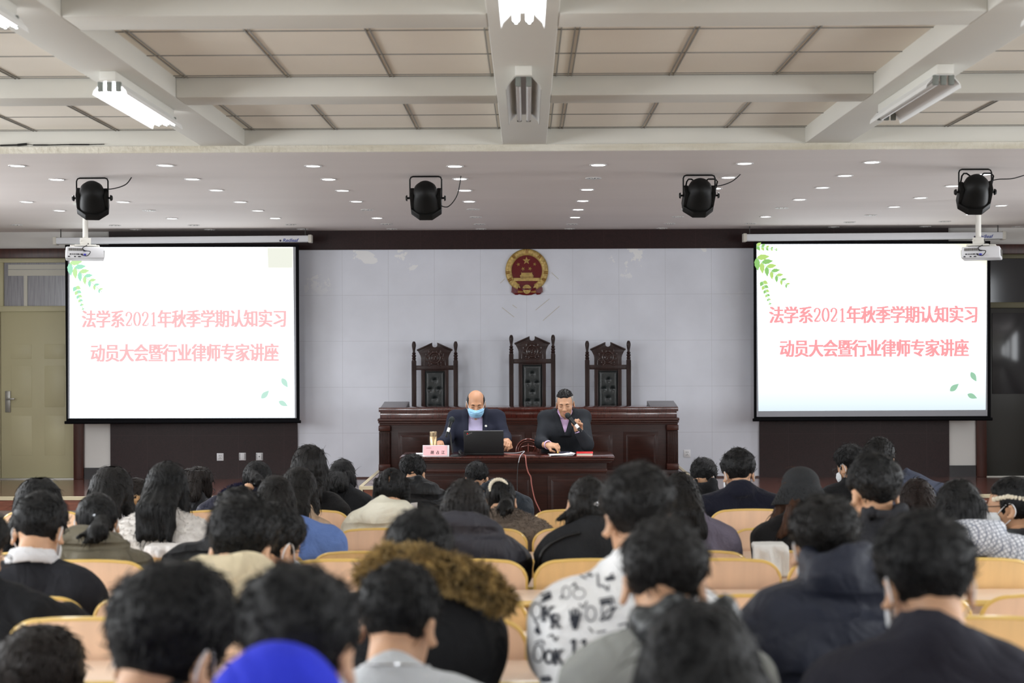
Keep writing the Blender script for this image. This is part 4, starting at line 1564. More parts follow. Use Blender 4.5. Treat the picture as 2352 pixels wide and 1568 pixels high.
M_ACRYL = mat('clear_acrylic', srgb(226, 226, 230), 0.1)
M_PINK = mat('pink_name_card', srgb(244, 190, 194), 0.6)
M_INK = mat('black_ink', srgb(30, 26, 26), 0.6)
y = YT + 0.07
c = Vector((tp_(1001.5, y), y, ZT0))
mpp = y / F
t = thing('name_plate', c, 'pink name card in a clear acrylic stand at the left end of the table', 'name plate')
m = MB()
w_, h = 30.5 * mpp, 25.5 * mpp
m.prism([(-0.025, 0.0), (0.03, 0.0), (0.008, h), (0.0, h)], -w_, w_, 'yz')
m.build('stand', M_ACRYL, t, bevel=0.001)
m = MB()
Lq = lambda a, b_, o: (a, -0.0255 + 0.025 * (b_ / h) - o, b_)
m.quad(Lq(-w_ * 0.95, 0.008, 0.001), Lq(w_ * 0.85, 0.008, 0.001), Lq(w_ * 0.85, h - 0.004, 0.001), Lq(-w_ * 0.95, h - 0.004, 0.001))
card = m.build('card', M_PINK, t, smooth=0)
m = MB()
for k, chx in enumerate('胡占江'):
    vs, fs = text_mesh(chx, 1.0)
    s_ = 0.032
    cx = (-12.5 + k * 12.5) * mpp
    for e in (-0.02, 0.0, 0.02):
        m.add([Lq(cx + (v.x + e) * s_ * 0.95, 0.024 + v.y * s_, 0.0025) for v in vs], fs)
m.build('card_name', M_INK, card, smooth=0)
m = MB()
for k in range(6):
    m.quad(Lq(-w_ * 0.72 + k * 0.0075, h - 0.026, 0.0022), Lq(-w_ * 0.72 + k * 0.0075 + 0.005, h - 0.026, 0.0022), Lq(-w_ * 0.72 + k * 0.0075 + 0.005, h - 0.021, 0.0022), Lq(-w_ * 0.72 + k * 0.0075, h - 0.021, 0.0022))
m.build('card_small_print', mat('grey_small_print', srgb(170, 120, 124), 0.6), card, smooth=0)

y = YT + 0.145
t = thing('vacuum_flask', (tp_(995.5, y), y, ZT0), 'champagne gold vacuum flask behind the name plate', 'flask')
m = MB()
zt = P(995, 990.5, y).z - ZT0
r = 8.3 * y / F
m.lathe([(r - 0.002, 0.0), (r, 0.004), (r, zt - 0.045), (r - 0.001, zt - 0.043)], n=24)
m.build('body', mat('champagne_gold_metal', srgb(206, 176, 134), 0.25, metal=0.75), t)
m = MB()
m.lathe([(r - 0.001, zt - 0.042), (r, zt - 0.04), (r, zt - 0.006), (r - 0.004, zt - 0.001), (0.0, zt)], n=24)
m.build('cap', mat('champagne_cap', srgb(216, 192, 156), 0.22, metal=0.75), t)

y = YT + 0.05
c = Vector((tp_(1046, y), y, ZT0))
t = thing('desk_microphone', c, 'gooseneck stand microphone beside the name plate', 'microphone')
m = MB()
m.lathe([(0.0, 0.018), (0.03, 0.018), (0.045, 0.012), (0.05, 0.004), (0.05, 0.0)], n=24)
m.build('base', M_CABLE, t)
m = MB()
pq = [P(*q, y) - c for q in ((1040, 1040), (1037, 1020), (1035, 1000), (1031, 988), (1029, 985))]
m.tube(smooth_path(pq), 0.0075, 8)
m.build('stand_arm', M_CABLE, t)
a, b_ = P(1025, 1003, y - 0.03) - c, P(1036, 969, y + 0.02) - c
ax = (b_ - a)
m = MB()
m.cyl(a, a + ax * 0.34, 0.0105, 0.012, n=14)
m.cyl(a + ax * 0.6, b_, 0.0135, 0.0175, n=14)
h = m.build('handle', mat('black_mic_barrel', srgb(34, 36, 38), 0.3, metal=0.4), t)
m = MB()
m.cyl(a + ax * 0.33, a + ax * 0.61, 0.0125, 0.0135, n=14)
m.build('white_band', mat('white_mic_band', srgb(232, 230, 224), 0.4), h)
m = MB()
q = ax.normalized().to_track_quat('Z', 'Y').to_matrix().to_4x4()
m.lathe([(0.017, 0.0), (0.025, 0.012), (0.026, 0.026), (0.021, 0.04), (0.010, 0.049), (0.0, 0.05)], n=18, M=Matrix.Translation(b_) @ q)
m.build('grille', mat('dark_mic_grille', srgb(36, 44, 44), 0.45, metal=0.5, bump=(400, 0.6)), t)
m = MB()
for k in range(7):
    ang = k * 0.9 + 0.3
    p0 = Vector((0.0, 0.0, 0.014))
    e_ = Vector((0.03 + 0.03 * random.random(), 0.05 * math.sin(ang), 0.02 + 0.03 * random.random()))
    m.tube(smooth_path([p0 + Vector((0.03, 0.02, 0)), p0 + e_, p0 + e_ + Vector((0.02, 0.03 * math.cos(ang), -0.026)), Vector((0.075 + 0.004 * k, 0.03 + 0.01 * k, 0.006))]), 0.003, 5)
m.build('cable', M_CABLE, t)

# laptop, lid towards the camera
y = YT + 0.16
lx0, lx1 = tp_(1065.5, y), tp_(1157, y)
lc = Vector(((lx0 + lx1) / 2, y, ZT0))
hw = (lx1 - lx0) / 2
t = thing('laptop', lc, 'open black laptop in front of the masked bald man', 'laptop')
m = MB()
m.box(-hw, hw, 0.0, 0.24, 0.004, 0.022)
m.build('base', mat('black_laptop_shell', srgb(26, 26, 27), 0.5), t, bevel=0.004)
hl = P(1110, 987, y).z - ZT0
Ml = Matrix.Translation((0, 0.0, 0.018)) @ Matrix.Rotation(math.radians(12), 4, 'X')
m = MB()
m.box(-hw, hw, -0.006, 0.006, 0.0, hl - 0.018, Ml)
lid = m.build('lid', MATS['black_laptop_shell'], t, bevel=0.005)
m = MB()
m.box(-hw + 0.012, hw - 0.012, 0.0058, 0.007, 0.02, hl - 0.03, Ml)
m.build('display', emat('laptop_display', srgb(170, 190, 215), 0.5), lid, smooth=0)
m = MB()
m.box(-hw + 0.004, hw - 0.004, -0.0066, 0.004, hl - 0.0215, hl - 0.017, Ml)
m.build('silver_edge', mat('silver_edge', srgb(150, 152, 156), 0.3, metal=0.7), lid)
m = MB()
vs, fs = text_mesh('ThinkPad', 1.0)
Mr = Ml @ Matrix.Translation((-hw + 0.022, -0.0072, hl - 0.062)) @ Matrix.Rotation(-0.42, 4, 'Y')
for e in (-0.03, 0.03):
    m.add([(v.x * 0.0155 + e * 0.0155, 0, v.y * 0.0155) for v in vs], fs, Mr)
m.build('lid_lettering', mat('grey_lid_lettering', srgb(130, 126, 124), 0.4), lid, smooth=0)
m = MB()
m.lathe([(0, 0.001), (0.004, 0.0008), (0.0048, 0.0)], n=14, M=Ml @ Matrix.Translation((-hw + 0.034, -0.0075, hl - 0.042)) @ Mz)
m.build('red_dot', emat('glowing_logo_dot', srgb(235, 50, 50), 1.0), lid)  # logo dot drawn as a glowing surface
m = MB()
m.box(-hw + 0.02, hw - 0.02, 0.05, 0.16, 0.0222, 0.0245)
m.build('keyboard', mat('black_keys', srgb(18, 18, 19), 0.5), t, smooth=0)

# papers, pen, red book
y = YT + 0.10
c = Vector((tp_(1290, y), y, ZT0))
t = thing('paper_stack', c, 'loose white papers under the hand of the man with the microphone', 'papers')
for k in range(5):
    m = MB()
    rot = Matrix.Rotation(0.10 * (k - 2) + 0.05, 4, 'Z')
    n_ = 8
    vs = []
    for j in range(n_ + 1):
        u = j / n_
        zc = 0.002 + k * 0.0024 + 0.012 * (u > 0.6) * (u - 0.6) * (1 + k * 0.4)
        vs += [(-0.105 + 0.21 * u, -0.075, zc), (-0.105 + 0.21 * u, 0.075, zc)]
    m.add(vs, [(2 * j, 2 * j + 2, 2 * j + 3, 2 * j + 1) for j in range(n_)], rot)
    m.build('sheet', mat('white_paper', srgb(238, 238, 240), 0.7), t, smooth=60)
t = thing('pen', Vector((tp_(1283, y), y + 0.05, ZT0 + 0.02)), 'dark blue pen lying across the white papers', 'pen')
m = MB()
m.cyl((0, 0, 0.006), (0.10, 0.02, 0.006), 0.0055, n=10)
m.build('barrel', mat('dark_blue_pen', srgb(26, 28, 52), 0.3), t)
m = MB()
m.cyl((-0.012, -0.0024, 0.006), (0, 0, 0.006), 0.0065, n=10)
m.build('gold_tip', mat('gold_pen_tip', srgb(210, 180, 90), 0.3, metal=0.8), t)
y = YT + 0.13
c = Vector((tp_(1343, y), y, ZT0))
t = thing('red_book', c, 'closed red hardback book at the right of the table', 'book')
bw, bd, bh = 19 * y / F, 0.10, 0.026
Mb = Matrix.Rotation(-0.04, 4, 'Z')
m = MB()
m.box(-bw, bw, -bd, bd, 0.0, 0.003, Mb)
m.box(-bw, bw, -bd, bd, bh - 0.003, bh, Mb)
m.box(-bw, -bw + 0.003, -bd, bd, 0.003, bh - 0.003, Mb)
m.build('cover', mat('red_book_cover', srgb(206, 34, 36), 0.35), t, bevel=0.001)
m = MB()
m.box(-bw + 0.003, bw - 0.004, -bd + 0.004, bd - 0.004, 0.003, bh - 0.003, Mb)
m.build('pages', mat('cream_book_pages', srgb(226, 220, 204), 0.7), t, smooth=0)
y = YT + 0.24
t = thing('folded_papers', Vector((tp_(970, y), y, ZT0)), 'small folded white papers left of the name plate', 'papers')
for k in range(2):
    m = MB()
    m.box(-0.06 + 0.006 * k, 0.05, -0.07, 0.05, 0.001 + 0.008 * k, 0.006 + 0.008 * k, Matrix.Rotation(0.12 * k, 4, 'Z'))
    m.build('sheet', MATS['white_paper'], t, bevel=0.001)
# cables over the front edge
t = thing('power_cable', P(1206, 1046, YT + 0.1), 'reddish brown cable hanging down the table front', 'cable')
O = t.location.copy()
pts = [(1158, 1042, YT + 0.2), (1180, 1044, YT + 0.14), (1203, 1044.5, YT + 0.05), (1207, 1049, YT - 0.012), (1209, 1068, YT - 0.02), (1213, 1084, YT - 0.02), (1219, 1095, YT - 0.02), (1221, 1112, YT - 0.02), (1228, 1145, YT - 0.02), (1240, 1172, YT - 0.03), (1252, 1200, YT - 0.05), (1262, 1235, YT - 0.1)]
m = MB(O)
m.tube(smooth_path([P(*q) for q in pts]), 0.0058, 7)
m.build('lead', mat('red_brown_cable', srgb(150, 84, 74), 0.45), t)
t = thing('signal_cable', P(1195, 1046, YT + 0.1), 'thin grey cable hanging beside the reddish cable', 'cable')
O = t.location.copy()
pts = [(1158, 1040, YT + 0.26), (1185, 1040, YT + 0.2), (1204, 1036, YT + 0.12), (1198, 1043, YT + 0.05), (1194, 1049.5, YT - 0.012), (1191, 1062, YT - 0.02), (1189, 1075, YT - 0.02), (1188, 1110, YT - 0.02), (1189, 1150, YT - 0.02), (1190, 1190, YT - 0.02), (1192, 1245, YT - 0.03)]
m = MB(O)
m.tube(smooth_path([P(*q) for q in pts[:6]]), 0.0038, 6)
m.build('grey_lead', mat('grey_cable', srgb(170, 172, 176), 0.4), t)
m = MB(O)
m.tube(smooth_path([P(*q) for q in pts[5:]]), 0.0036, 6)
m.build('black_lead', M_CABLE, t)
# ================================================================== sculpting kit: distance fields -> smooth meshes
def fast_mesh(name, V, Q, T=None):
    """V (n,3), Q (m,4) quads, T (k,3) triangles"""
    me = bpy.data.meshes.new(name)
    V = np.asarray(V, dtype=np.float32)
    loops = [np.asarray(Q, dtype=np.int32).ravel()] if len(Q) else []
    tot = [np.full(len(Q), 4, np.int32)] if len(Q) else []
    if T is not None and len(T):
        loops.append(np.asarray(T, dtype=np.int32).ravel())
        tot.append(np.full(len(T), 3, np.int32))
    L = np.concatenate(loops)
    N = np.concatenate(tot)
    S = np.concatenate([[0], np.cumsum(N)[:-1]]).astype(np.int32)
    me.vertices.add(len(V))
    me.vertices.foreach_set('co', V.ravel())
    me.loops.add(len(L))
    me.loops.foreach_set('vertex_index', L)
    me.polygons.add(len(N))
    me.polygons.foreach_set('loop_start', S)
    me.update(calc_edges=True)
    me.polygons.foreach_set('use_smooth', np.ones(len(N), dtype=bool))
    me.validate()
    return me


def surfnet(fn, lo, hi, h):
    lo = np.array(lo, float)
    n = np.ceil((np.array(hi) - lo) / h).astype(int) + 1
    ax = [lo[i] + h * np.arange(n[i]) for i in range(3)]
    X, Y, Z = np.meshgrid(*ax, indexing='ij')
    f = fn(np.stack([X.ravel(), Y.ravel(), Z.ravel()], 1)).reshape(n)
    s = f < 0
    c = [slice(0, -1), slice(1, None)]
    acc = np.zeros(tuple(n - 1) + (3,))
    cnt = np.zeros(tuple(n - 1))
    for d in range(3):
        o = [k for k in range(3) if k != d]
        for a in (0, 1):
            for b in (0, 1):
                i0, i1 = [None] * 3, [None] * 3
                i0[d], i1[d] = c[0], c[1]
                i0[o[0]] = i1[o[0]] = c[a]
                i0[o[1]] = i1[o[1]] = c[b]
                f0, f1 = f[tuple(i0)], f[tuple(i1)]
                m = (f0 < 0) != (f1 < 0)
                t = np.where(m, f0 / np.where(m, f0 - f1, 1), 0)
                acc[..., d] += np.where(m, t, 0)
                acc[..., o[0]] += m * a
                acc[..., o[1]] += m * b
                cnt += m
    act = cnt > 0
    idx = -np.ones(act.shape, int)
    idx[act] = np.arange(act.sum())
    ii = np.argwhere(act)
    V = lo + h * (ii + acc[act] / cnt[act][:, None])
    quads = []
    for d in range(3):
        o = [(d + 1) % 3, (d + 2) % 3]
        i0, i1 = [slice(None)] * 3, [slice(None)] * 3
        i0[d], i1[d] = c[0], c[1]
        ch = s[tuple(i0)] != s[tuple(i1)]
        pos = np.argwhere(ch)
        ok = (pos[:, o[0]] > 0) & (pos[:, o[1]] > 0) & (pos[:, o[0]] < act.shape[o[0]]) & (pos[:, o[1]] < act.shape[o[1]])
        pos = pos[ok]
        e0, e1 = np.zeros(3, int), np.zeros(3, int)
        e0[o[0]], e1[o[1]] = 1, 1
        q = np.stack([idx[tuple((pos - e0 - e1).T)], idx[tuple((pos - e1).T)], idx[tuple(pos.T)], idx[tuple((pos - e0).T)]], 1)
        flip = ~s[tuple(pos.T)]
        q[flip] = q[flip][:, ::-1]
        quads.append(q)
    Q = np.concatenate(quads)
    return V, Q


def relax(V, Q, it=1, k=0.5):
    for _ in range(it):
        acc = np.zeros_like(V)
        cnt = np.zeros(len(V))
        for a in range(4):
            for b in (1, 3):
                np.add.at(acc, Q[:, a], V[Q[:, (a + b) % 4]])
                np.add.at(cnt, Q[:, a], 1)
        V = V + k * (acc / np.maximum(cnt, 1)[:, None] - V)
    return V


def vnormals(V, Q):
    n = np.cross(V[Q[:, 2]] - V[Q[:, 0]], V[Q[:, 3]] - V[Q[:, 1]])
    N = np.zeros_like(V)
    for a in range(4):
        np.add.at(N, Q[:, a], n)
    return N / np.maximum(np.linalg.norm(N, axis=1), 1e-9)[:, None]


A3 = lambda *v: np.array(v, float)


def ell(p, c, r, R=None):
    q = p - np.asarray(c, float)
    if R is not None:
        q = q @ R
    r = np.asarray(r, float)
    k0 = np.linalg.norm(q / r, axis=1)
    k1 = np.linalg.norm(q / (r * r), axis=1)
    return k0 * (k0 - 1) / np.maximum(k1, 1e-9)


def cap(p, a, b, ra, rb=None):
    rb = ra if rb is None else rb
    a, b = np.asarray(a, float), np.asarray(b, float)
    ba = b - a
    t = np.clip(((p - a) @ ba) / max(ba @ ba, 1e-12), 0, 1)
    return np.linalg.norm(p - a - t[:, None] * ba, axis=1) - (ra + (rb - ra) * t)


def smin(a, b, k):
    h = np.maximum(k - np.abs(a - b), 0) / k
    return np.minimum(a, b) - h * h * k * 0.25


def smax(a, b, k):
    return -smin(-a, -b, k)


def rbox(p, c, b, r):
    q = np.abs(p - np.asarray(c, float)) - (np.asarray(b, float) - r)
    return np.linalg.norm(np.maximum(q, 0), axis=1) + np.minimum(q.max(1), 0) - r


def ring(p, c, R, r, zs=1.0, ys=1.0, tilt=0.0):
    q = p - np.asarray(c, float)
    if tilt:
        ct, st_ = math.cos(tilt), math.sin(tilt)
        q = np.stack([q[:, 0], ct * q[:, 1] - st_ * q[:, 2], st_ * q[:, 1] + ct * q[:, 2]], 1)
    rr = np.sqrt(q[:, 0] ** 2 + (q[:, 1] / ys) ** 2) - R
    return np.sqrt(rr ** 2 + (q[:, 2] / zs) ** 2) - r


def rot3(rx=0, ry=0, rz=0):
    return np.array(Euler((rx, ry, rz), 'XYZ').to_matrix())


def sines(rng, n, lo, hi):
    d = rng.normal(size=(n, 3))
    d /= np.linalg.norm(d, axis=1)[:, None]
    return d * rng.uniform(lo, hi, n)[:, None], rng.uniform(0, 6.28, n)


def wav(p, S):
    return np.sin(p @ S[0].T + S[1]).mean(1)


# ---- head (local frame: eyes level at the origin, facing +y)
def f_head(p, fine=False, ears=True, neck=True):
    d = ell(p, (0, -.012, .03), (.076, .098, .092))
    d = smin(d, ell(p, (0, .03, -.035), (.061, .066, .084)), .03)
    d = smin(d, ell(p, (0, .048, -.088), (.040, .040, .033)), .03)
    if fine:
        d = smin(d, cap(p, (-.034, .086, .022), (.034, .086, .022), .008), .02)
        d = smin(d, ell(p, (.037, .062, -.030), (.022, .022, .020)), .025)
        d = smin(d, ell(p, (-.037, .062, -.030), (.022, .022, .020)), .025)
        for s in (-1, 1):
            d = smax(d, -ell(p, (s * .031, .104, .004), (.018, .014, .011)), .012)
            d = smin(d, ell(p, (s * .031, .0795, .002), (.0145, .0125, .0105)), .004)
            d = smin(d, ell(p, (s * .0115, .104, -.034), (.009, .010, .008)), .008)
            d = np.where(np.abs(d) < .02, smax(d, -ell(p, (s * .007, .113, -.043), (.004, .004, .004)), .003), d)
        d = smin(d, cap(p, (0, .090, .010), (0, .112, -.030), .007, .0115), .014)
        d = smin(d, ell(p, (0, .0965, -.058), (.022, .008, .006)), .006)
        d = smin(d, ell(p, (0, .0945, -.070), (.019, .009, .007)), .006)
        d = smax(d, -cap(p, (-.020, .104, -.0635), (.020, .104, -.0635), .0022), .003)
    else:
        d = smin(d, cap(p, (0, .090, .008), (0, .110, -.030), .009, .012), .014)
    if ears:
        for s in (-1, 1):
            k = (.081, .008, .020, .032, .35) if fine else (.085, .009, .023, .036, .55)
            e = ell(p, (s * k[0], -.014, -.014), k[1:4], rot3(0.25, 0, s * -k[4]))
            e = smax(e, -ell(p, (s * (k[0] + .009), -.004, -.012), (.007, .012, .021), rot3(0.25, 0, s * -k[4])), .006)
            d = smin(d, e, .008)
    if neck:
        d = smin(d, cap(p, (0, -.030, -.075), (0, -.047, -.155), .053, .053), .03)
    return d


HEADS = {}


def head_mesh(fine=False):
    if fine not in HEADS:
        h = .0034 if fine else .0075
        V, Q = surfnet(lambda p: f_head(p, fine), (-.11, -.14, -.25), (.11, .15, .15), h)
        HEADS[fine] = (V, Q)
    return HEADS[fine]


# ---- hand: wrist at origin, fingers along +y, palm down (-z), thumb on the -x side
def f_hand(p, curl=(0.5, 0.7, 0.5), spread=1.0, thumb=0.0, each=None):
    d = rbox(p, (-.002, .045, 0), (.040, .046, .0135), .0125)
    d = smin(d, cap(p, (0, -.05, 0), (0, .015, 0), .026, .024), .03)
    for i, (bx, by, L) in enumerate(((-.030, .086, .070), (-.010, .091, .078), (.011, .088, .072), (.030, .079, .056))):
        c = each[i] if each else curl
        ang = 0.0
        sx = (-.10, -.03, .04, .11)[i] * spread
        q = A3(bx, by, .002)
        for j, (f, r0, r1) in enumerate(((.44, .0098, .0092), (.31, .0092, .0086), (.25, .0086, .0070))):
            ang += c[j] * (1 + 0.06 * (i - 1))
            e = q + L * f * A3(sx * math.cos(ang), math.cos(ang), -math.sin(ang))
            d = smin(d, cap(p, q, e, r0, r1), .006)
            q = e
    t0, t1 = A3(-.030, .026, -.004), A3(-.056, .050 + .01 * thumb, -.014 - .010 * thumb)
    t2 = A3(-.060 + .025 * thumb, .082 + .004 * thumb, -.020 - .024 * thumb)
    d = smin(d, cap(p, t0, t1, .015, .0115), .014)
    d = smin(d, cap(p, t1, t2, .0112, .0085), .005)
    return d


HANDS = {}


def hand_mesh(kind):
    if kind not in HANDS:
        kw = {'rest': dict(curl=(.45, .65, .4)), 'write': dict(each=[(.6, .7, .3), (.75, .8, .4), (.9, 1.0, .5), (1.0, 1.1, .6)], thumb=1.0),
              'grip': dict(each=[(.95, 1.05, .55), (1.05, 1.1, .6), (1.1, 1.15, .6), (1.15, 1.2, .7)], thumb=1.2), 'flat': dict(curl=(.25, .4, .3), spread=1.4)}[kind]
        HANDS[kind] = surfnet(lambda p: f_hand(p, **kw), (-.09, -.06, -.09), (.06, .18, .03), .0042)
    return HANDS[kind]


def join(parts):
    Vs, Qs, n = [], [], 0
    for V, Q in parts:
        Vs.append(V)
        Qs.append(Q + n)
        n += len(V)
    return np.concatenate(Vs), np.concatenate(Qs)


def xf(V, R, t, s=1.0):
    return (V * s) @ R.T + np.asarray(t, float)


def frame(fwd, up):
    """rotation taking +y to fwd and +z towards up"""
    y = np.asarray(fwd, float)
    y = y / np.linalg.norm(y)
    z = np.asarray(up, float)
    z = z - (z @ y) * y
    z = z / np.linalg.norm(z)
    return np.stack([np.cross(y, z), y, z], 1)


def strands(V, N, roots, flow, length, rad, lift=0.25, rng=RNG, droop=0.0, jitter=0.3, segs=3):
    """tapered tufts growing from the surface; returns verts, quads (tips collapsed to slivers)"""
    n = len(roots)
    p = V[roots].copy()
    nn = N[roots]
    fl = flow + rng.normal(size=(n, 3)) * jitter
    fl = fl - (fl * nn).sum(1)[:, None] * nn
    fl /= np.maximum(np.linalg.norm(fl, axis=1), 1e-6)[:, None]
    d = fl * (1 - lift) + nn * lift
    d /= np.linalg.norm(d, axis=1)[:, None]
    L = length * rng.uniform(.6, 1.25, n)
    side = np.cross(d, nn)
    side /= np.maximum(np.linalg.norm(side, axis=1), 1e-6)[:, None]
    rings = []
    p = p - nn * rad * 0.5
    for k in range(segs + 1):
        r = rad * (1 - 0.88 * k / segs)
        up = np.cross(side, d)
        for a in (0, 2.094, 4.189):
            rings.append(p + (side * math.cos(a) + up * math.sin(a)) * r)
        p = p + d * (L / segs)[:, None]
        d = d + np.array([0, 0, -1.0]) * droop - nn * lift * 0.35
        d /= np.linalg.norm(d, axis=1)[:, None]
    VV = np.stack(rings, 1).reshape(-1, 3)
    m = 3 * (segs + 1)
    q = []
    for k in range(segs):
        for a in range(3):
            b = (a + 1) % 3
            q.append((3 * k + a, 3 * k + b, 3 * k + 3 + b, 3 * k + 3 + a))
    q = np.array(q)
    Q = (q[None] + (np.arange(n) * m)[:, None, None]).reshape(-1, 4)
    return VV, Q


# ================================================================== rows of plywood seats and desks
ROW = {'A3': 10.4, 'A2': 9.6, 'A1': 8.8, 'A': 8.0, 'B': 7.2, 'b': 6.4, 'C': 5.6, 'c': 4.8, 'D': 4.0, 'E': 3.2, 'F': 2.4, 'G': 1.6}
M_PLY = mat('pale_plywood_face', srgb(242, 208, 178), 0.42, var=(3, 0.07, (6, 1, 0.6)), coat=0.15)
M_PLYO = mat('honey_plywood_face', srgb(242, 204, 146), 0.42, var=(3, 0.07, (6, 1, 0.6)), coat=0.15)
M_PLYE = mat('yellow_plywood_edge', srgb(232, 196, 112), 0.3, coat=0.4)
M_DESKT = mat('pale_desk_laminate', srgb(248, 222, 200), 0.4, var=(3, 0.04, (1, 5, 1)), coat=0.15)
M_IRON = mat('dark_seat_bracket', srgb(52, 46, 42), 0.5, metal=0.5)
SEATW, SEATH = 0.464, 0.805
SEAT_PROTO = {}


def make_seat(kind):
    t = thing('auditorium_seat', (0, 0, 0), '', 'seat', 'plywood auditorium seats')
    hw = SEATW / 2
    yb = lambda x, z: -0.012 * (1 - (x / hw) ** 2) - 0.0 + (SEATH - z) * 0.13       # top leans towards the row behind
    # outline: flat arch with round shoulders
    out = []
    r = 0.075
    z0, z1 = 0.43, SEATH
    for k in range(13):
        a = PI - k * PI / 2 / 12
        out.append((-hw + r * 1.25 + r * 1.25 * math.cos(a), z1 - r - 0.006 + r * math.sin(a)))
    for k in range(1, 8):
        x = -hw + r * 1.25 + (2 * hw - 2.5 * r) * k / 8
        out.append((x, z1 - 0.006 + 0.006 * (1 - (x / (hw - r)) ** 2)))
    out += [(-a, b) for a, b in reversed(out[:13])]
    full = [(-hw, z0)] + out + [(hw, z0)]
    nx = 20
    vs, fs = [], []
    th = 0.013
    # panel faces: sample columns between left and right outline
    tops = []
    for i in range(nx + 1):
        x = -hw + 2 * hw * i / nx
        zt = None
        for (xa, za), (xb, zb_) in zip(out[:-1], out[1:]):
            if xa <= x <= xb and xb > xa:
                zt = za + (zb_ - za) * (x - xa) / (xb - xa)
        if i in (0, nx):
            zt = out[0][1] if i == 0 else out[-1][1]
        tops.append((x, zt if zt else z1))
    nz = 6
    for side in (0, 1):
        for i, (x, zt) in enumerate(tops):
            for j in range(nz + 1):
                z = z0 + (zt - z0) * j / nz
                vs.append((x, yb(x, z) + th * side, z))
    S = (nx + 1) * (nz + 1)
    for i in range(nx):
        for j in range(nz):
            a = i * (nz + 1) + j
            fs.append((a, a + nz + 1, a + nz + 2, a + 1))
            fs.append((S + a, S + a + 1, S + a + nz + 2, S + a + nz + 1))
    for j in range(nz):
        fs.append((j, j + 1, S + j + 1, S + j))
        q = nx * (nz + 1) + j
        fs.append((q, S + q, S + q + 1, q + 1))
    for i in range(nx):
        a, b = i * (nz + 1) + nz, (i + 1) * (nz + 1) + nz
        fs.append((a, b, S + b, S + a))
        a, b = i * (nz + 1), (i + 1) * (nz + 1)
        fs.append((a, S + a, S + b, b))
    m = MB()
    m.add(vs, fs)
    bk = m.build('backrest', M_PLYO if kind else M_PLY, t, smooth=40)
    # yellow rounded lip along the edge
    m = MB()
    m.tube([(x, yb(x, z) + th / 2, z) for x, z in [(-hw, 0.5)] + out + [(hw, 0.5)]], th / 2 + 0.0015, 7)
    m.build('edge_band', M_PLYE, bk)
    m = MB()
    vs, fs = [], []
    for i in range(9):
        u = i / 8
        y = 0.09 + 0.36 * u
        z = 0.425 + 0.02 * u - 0.018 * math.sin(PI * u) - (0.03 * max(0, u - 0.85) / 0.15)
        for s, dz in ((-1, 0), (1, 0), (1, -0.014), (-1, -0.014)):
            vs.append((s * (hw - 0.012), y, z + dz))
    for i in range(8):
        for a in range(4):
            b = (a + 1) % 4
            fs.append((4 * i + a, 4 * i + b, 4 * i + 4 + b, 4 * i + 4 + a))
    fs += [(0, 3, 2, 1), (32, 33, 34, 35)]
    m.add(vs, fs)
    m.build('seat_pan', M_PLYO if kind else M_PLY, t, smooth=40)
    m = MB()
    m.box(-0.03, 0.03, 0.10, 0.16, 0.0, 0.40)
    m.box(-0.09, 0.09, 0.04, 0.22, 0.0, 0.012)
    m.box(-0.02, 0.02, 0.055, 0.10, 0.36, 0.465)
    m.box(-0.15, 0.15, 0.10, 0.38, 0.39, 0.405)
    m.build('pedestal', M_IRON, t, bevel=0.004)
    return t


SEATS = []      # (row, x, object)


def place_seat(row, x, kind):
    if kind not in SEAT_PROTO:
        SEAT_PROTO[kind] = make_seat(kind)
        t = SEAT_PROTO[kind]
    else:
        t = copy_tree(SEAT_PROTO[kind])
    d = ROW[row]
    t.location = (x, d, tier_z(d + 0.2))
    SEATS.append((row, x, t))
    return t


rs = random.Random(5)
for row, n0, n1 in (('A', -6, 6), ('B', -5, 5), ('b', -5, 5), ('C', -4, 4), ('c', -4, 4), ('D', -3, 3)):
    for k in range(n0, n1):
        warm = (row in ('C', 'D') and k >= 0 and rs.random() < 0.75) or rs.random() < 0.15
        place_seat(row, k * 0.5 + 0.25 + 0.012, 1 if warm else 0)

for row, n0, n1, nm in (('A', -6, 6, 'farthest visible row'), ('B', -5, 5, 'second row from the front'), ('b', -5, 5, 'third row from the front'),
                        ('C', -4, 4, 'third row from the camera'), ('c', -4, 4, 'second row from the camera'), ('D', -3, 3, 'row nearest the camera')):
    d = ROW[row]
    z = tier_z(d + 0.2) + 0.692
    xa, xb = n0 * 0.5, n1 * 0.5 + 0.02
    t = thing('row_desk', ((xa + xb) / 2, d - 0.14, tier_z(d - 0.14)), 'long pale laminate desk behind the seats of the %s' % nm, 'desk', 'long desks behind the seat rows')
    O = t.location.copy()
    m = MB(O)
    m.box(xa, xb, d - 0.268, d - 0.018, z - 0.022, z)
    tp__ = m.build('desktop', M_DESKT, t, bevel=0.003)
    m = MB(O)
    m.tube([(xa, d - 0.268, z - 0.011), (xb, d - 0.268, z - 0.011)], 0.0125, 8)
    m.build('edge_band', M_PLYE, tp__)
    m = MB(O)
    m.box(xa, xb, d - 0.03, d - 0.018, z - 0.34, z - 0.024)
    m.build('modesty_panel', M_PLY, t, bevel=0.002)
    for k in range(n0, n1 + 1, 2):
        x = min(k * 0.5 + 0.262, xb - 0.05)
        zf = tier_z(d - 0.14)
        m = MB(O)
        m.box(x - 0.018, x + 0.018, d - 0.036, d - 0.019, zf, z - 0.023)
        m.box(x - 0.015, x + 0.015, d - 0.20, d - 0.03, z - 0.05, z - 0.0225)
        m.box(x - 0.03, x + 0.03, d - 0.038, d - 0.016, zf, zf + 0.012)
        m.build('support', M_IRON, t, bevel=0.003)
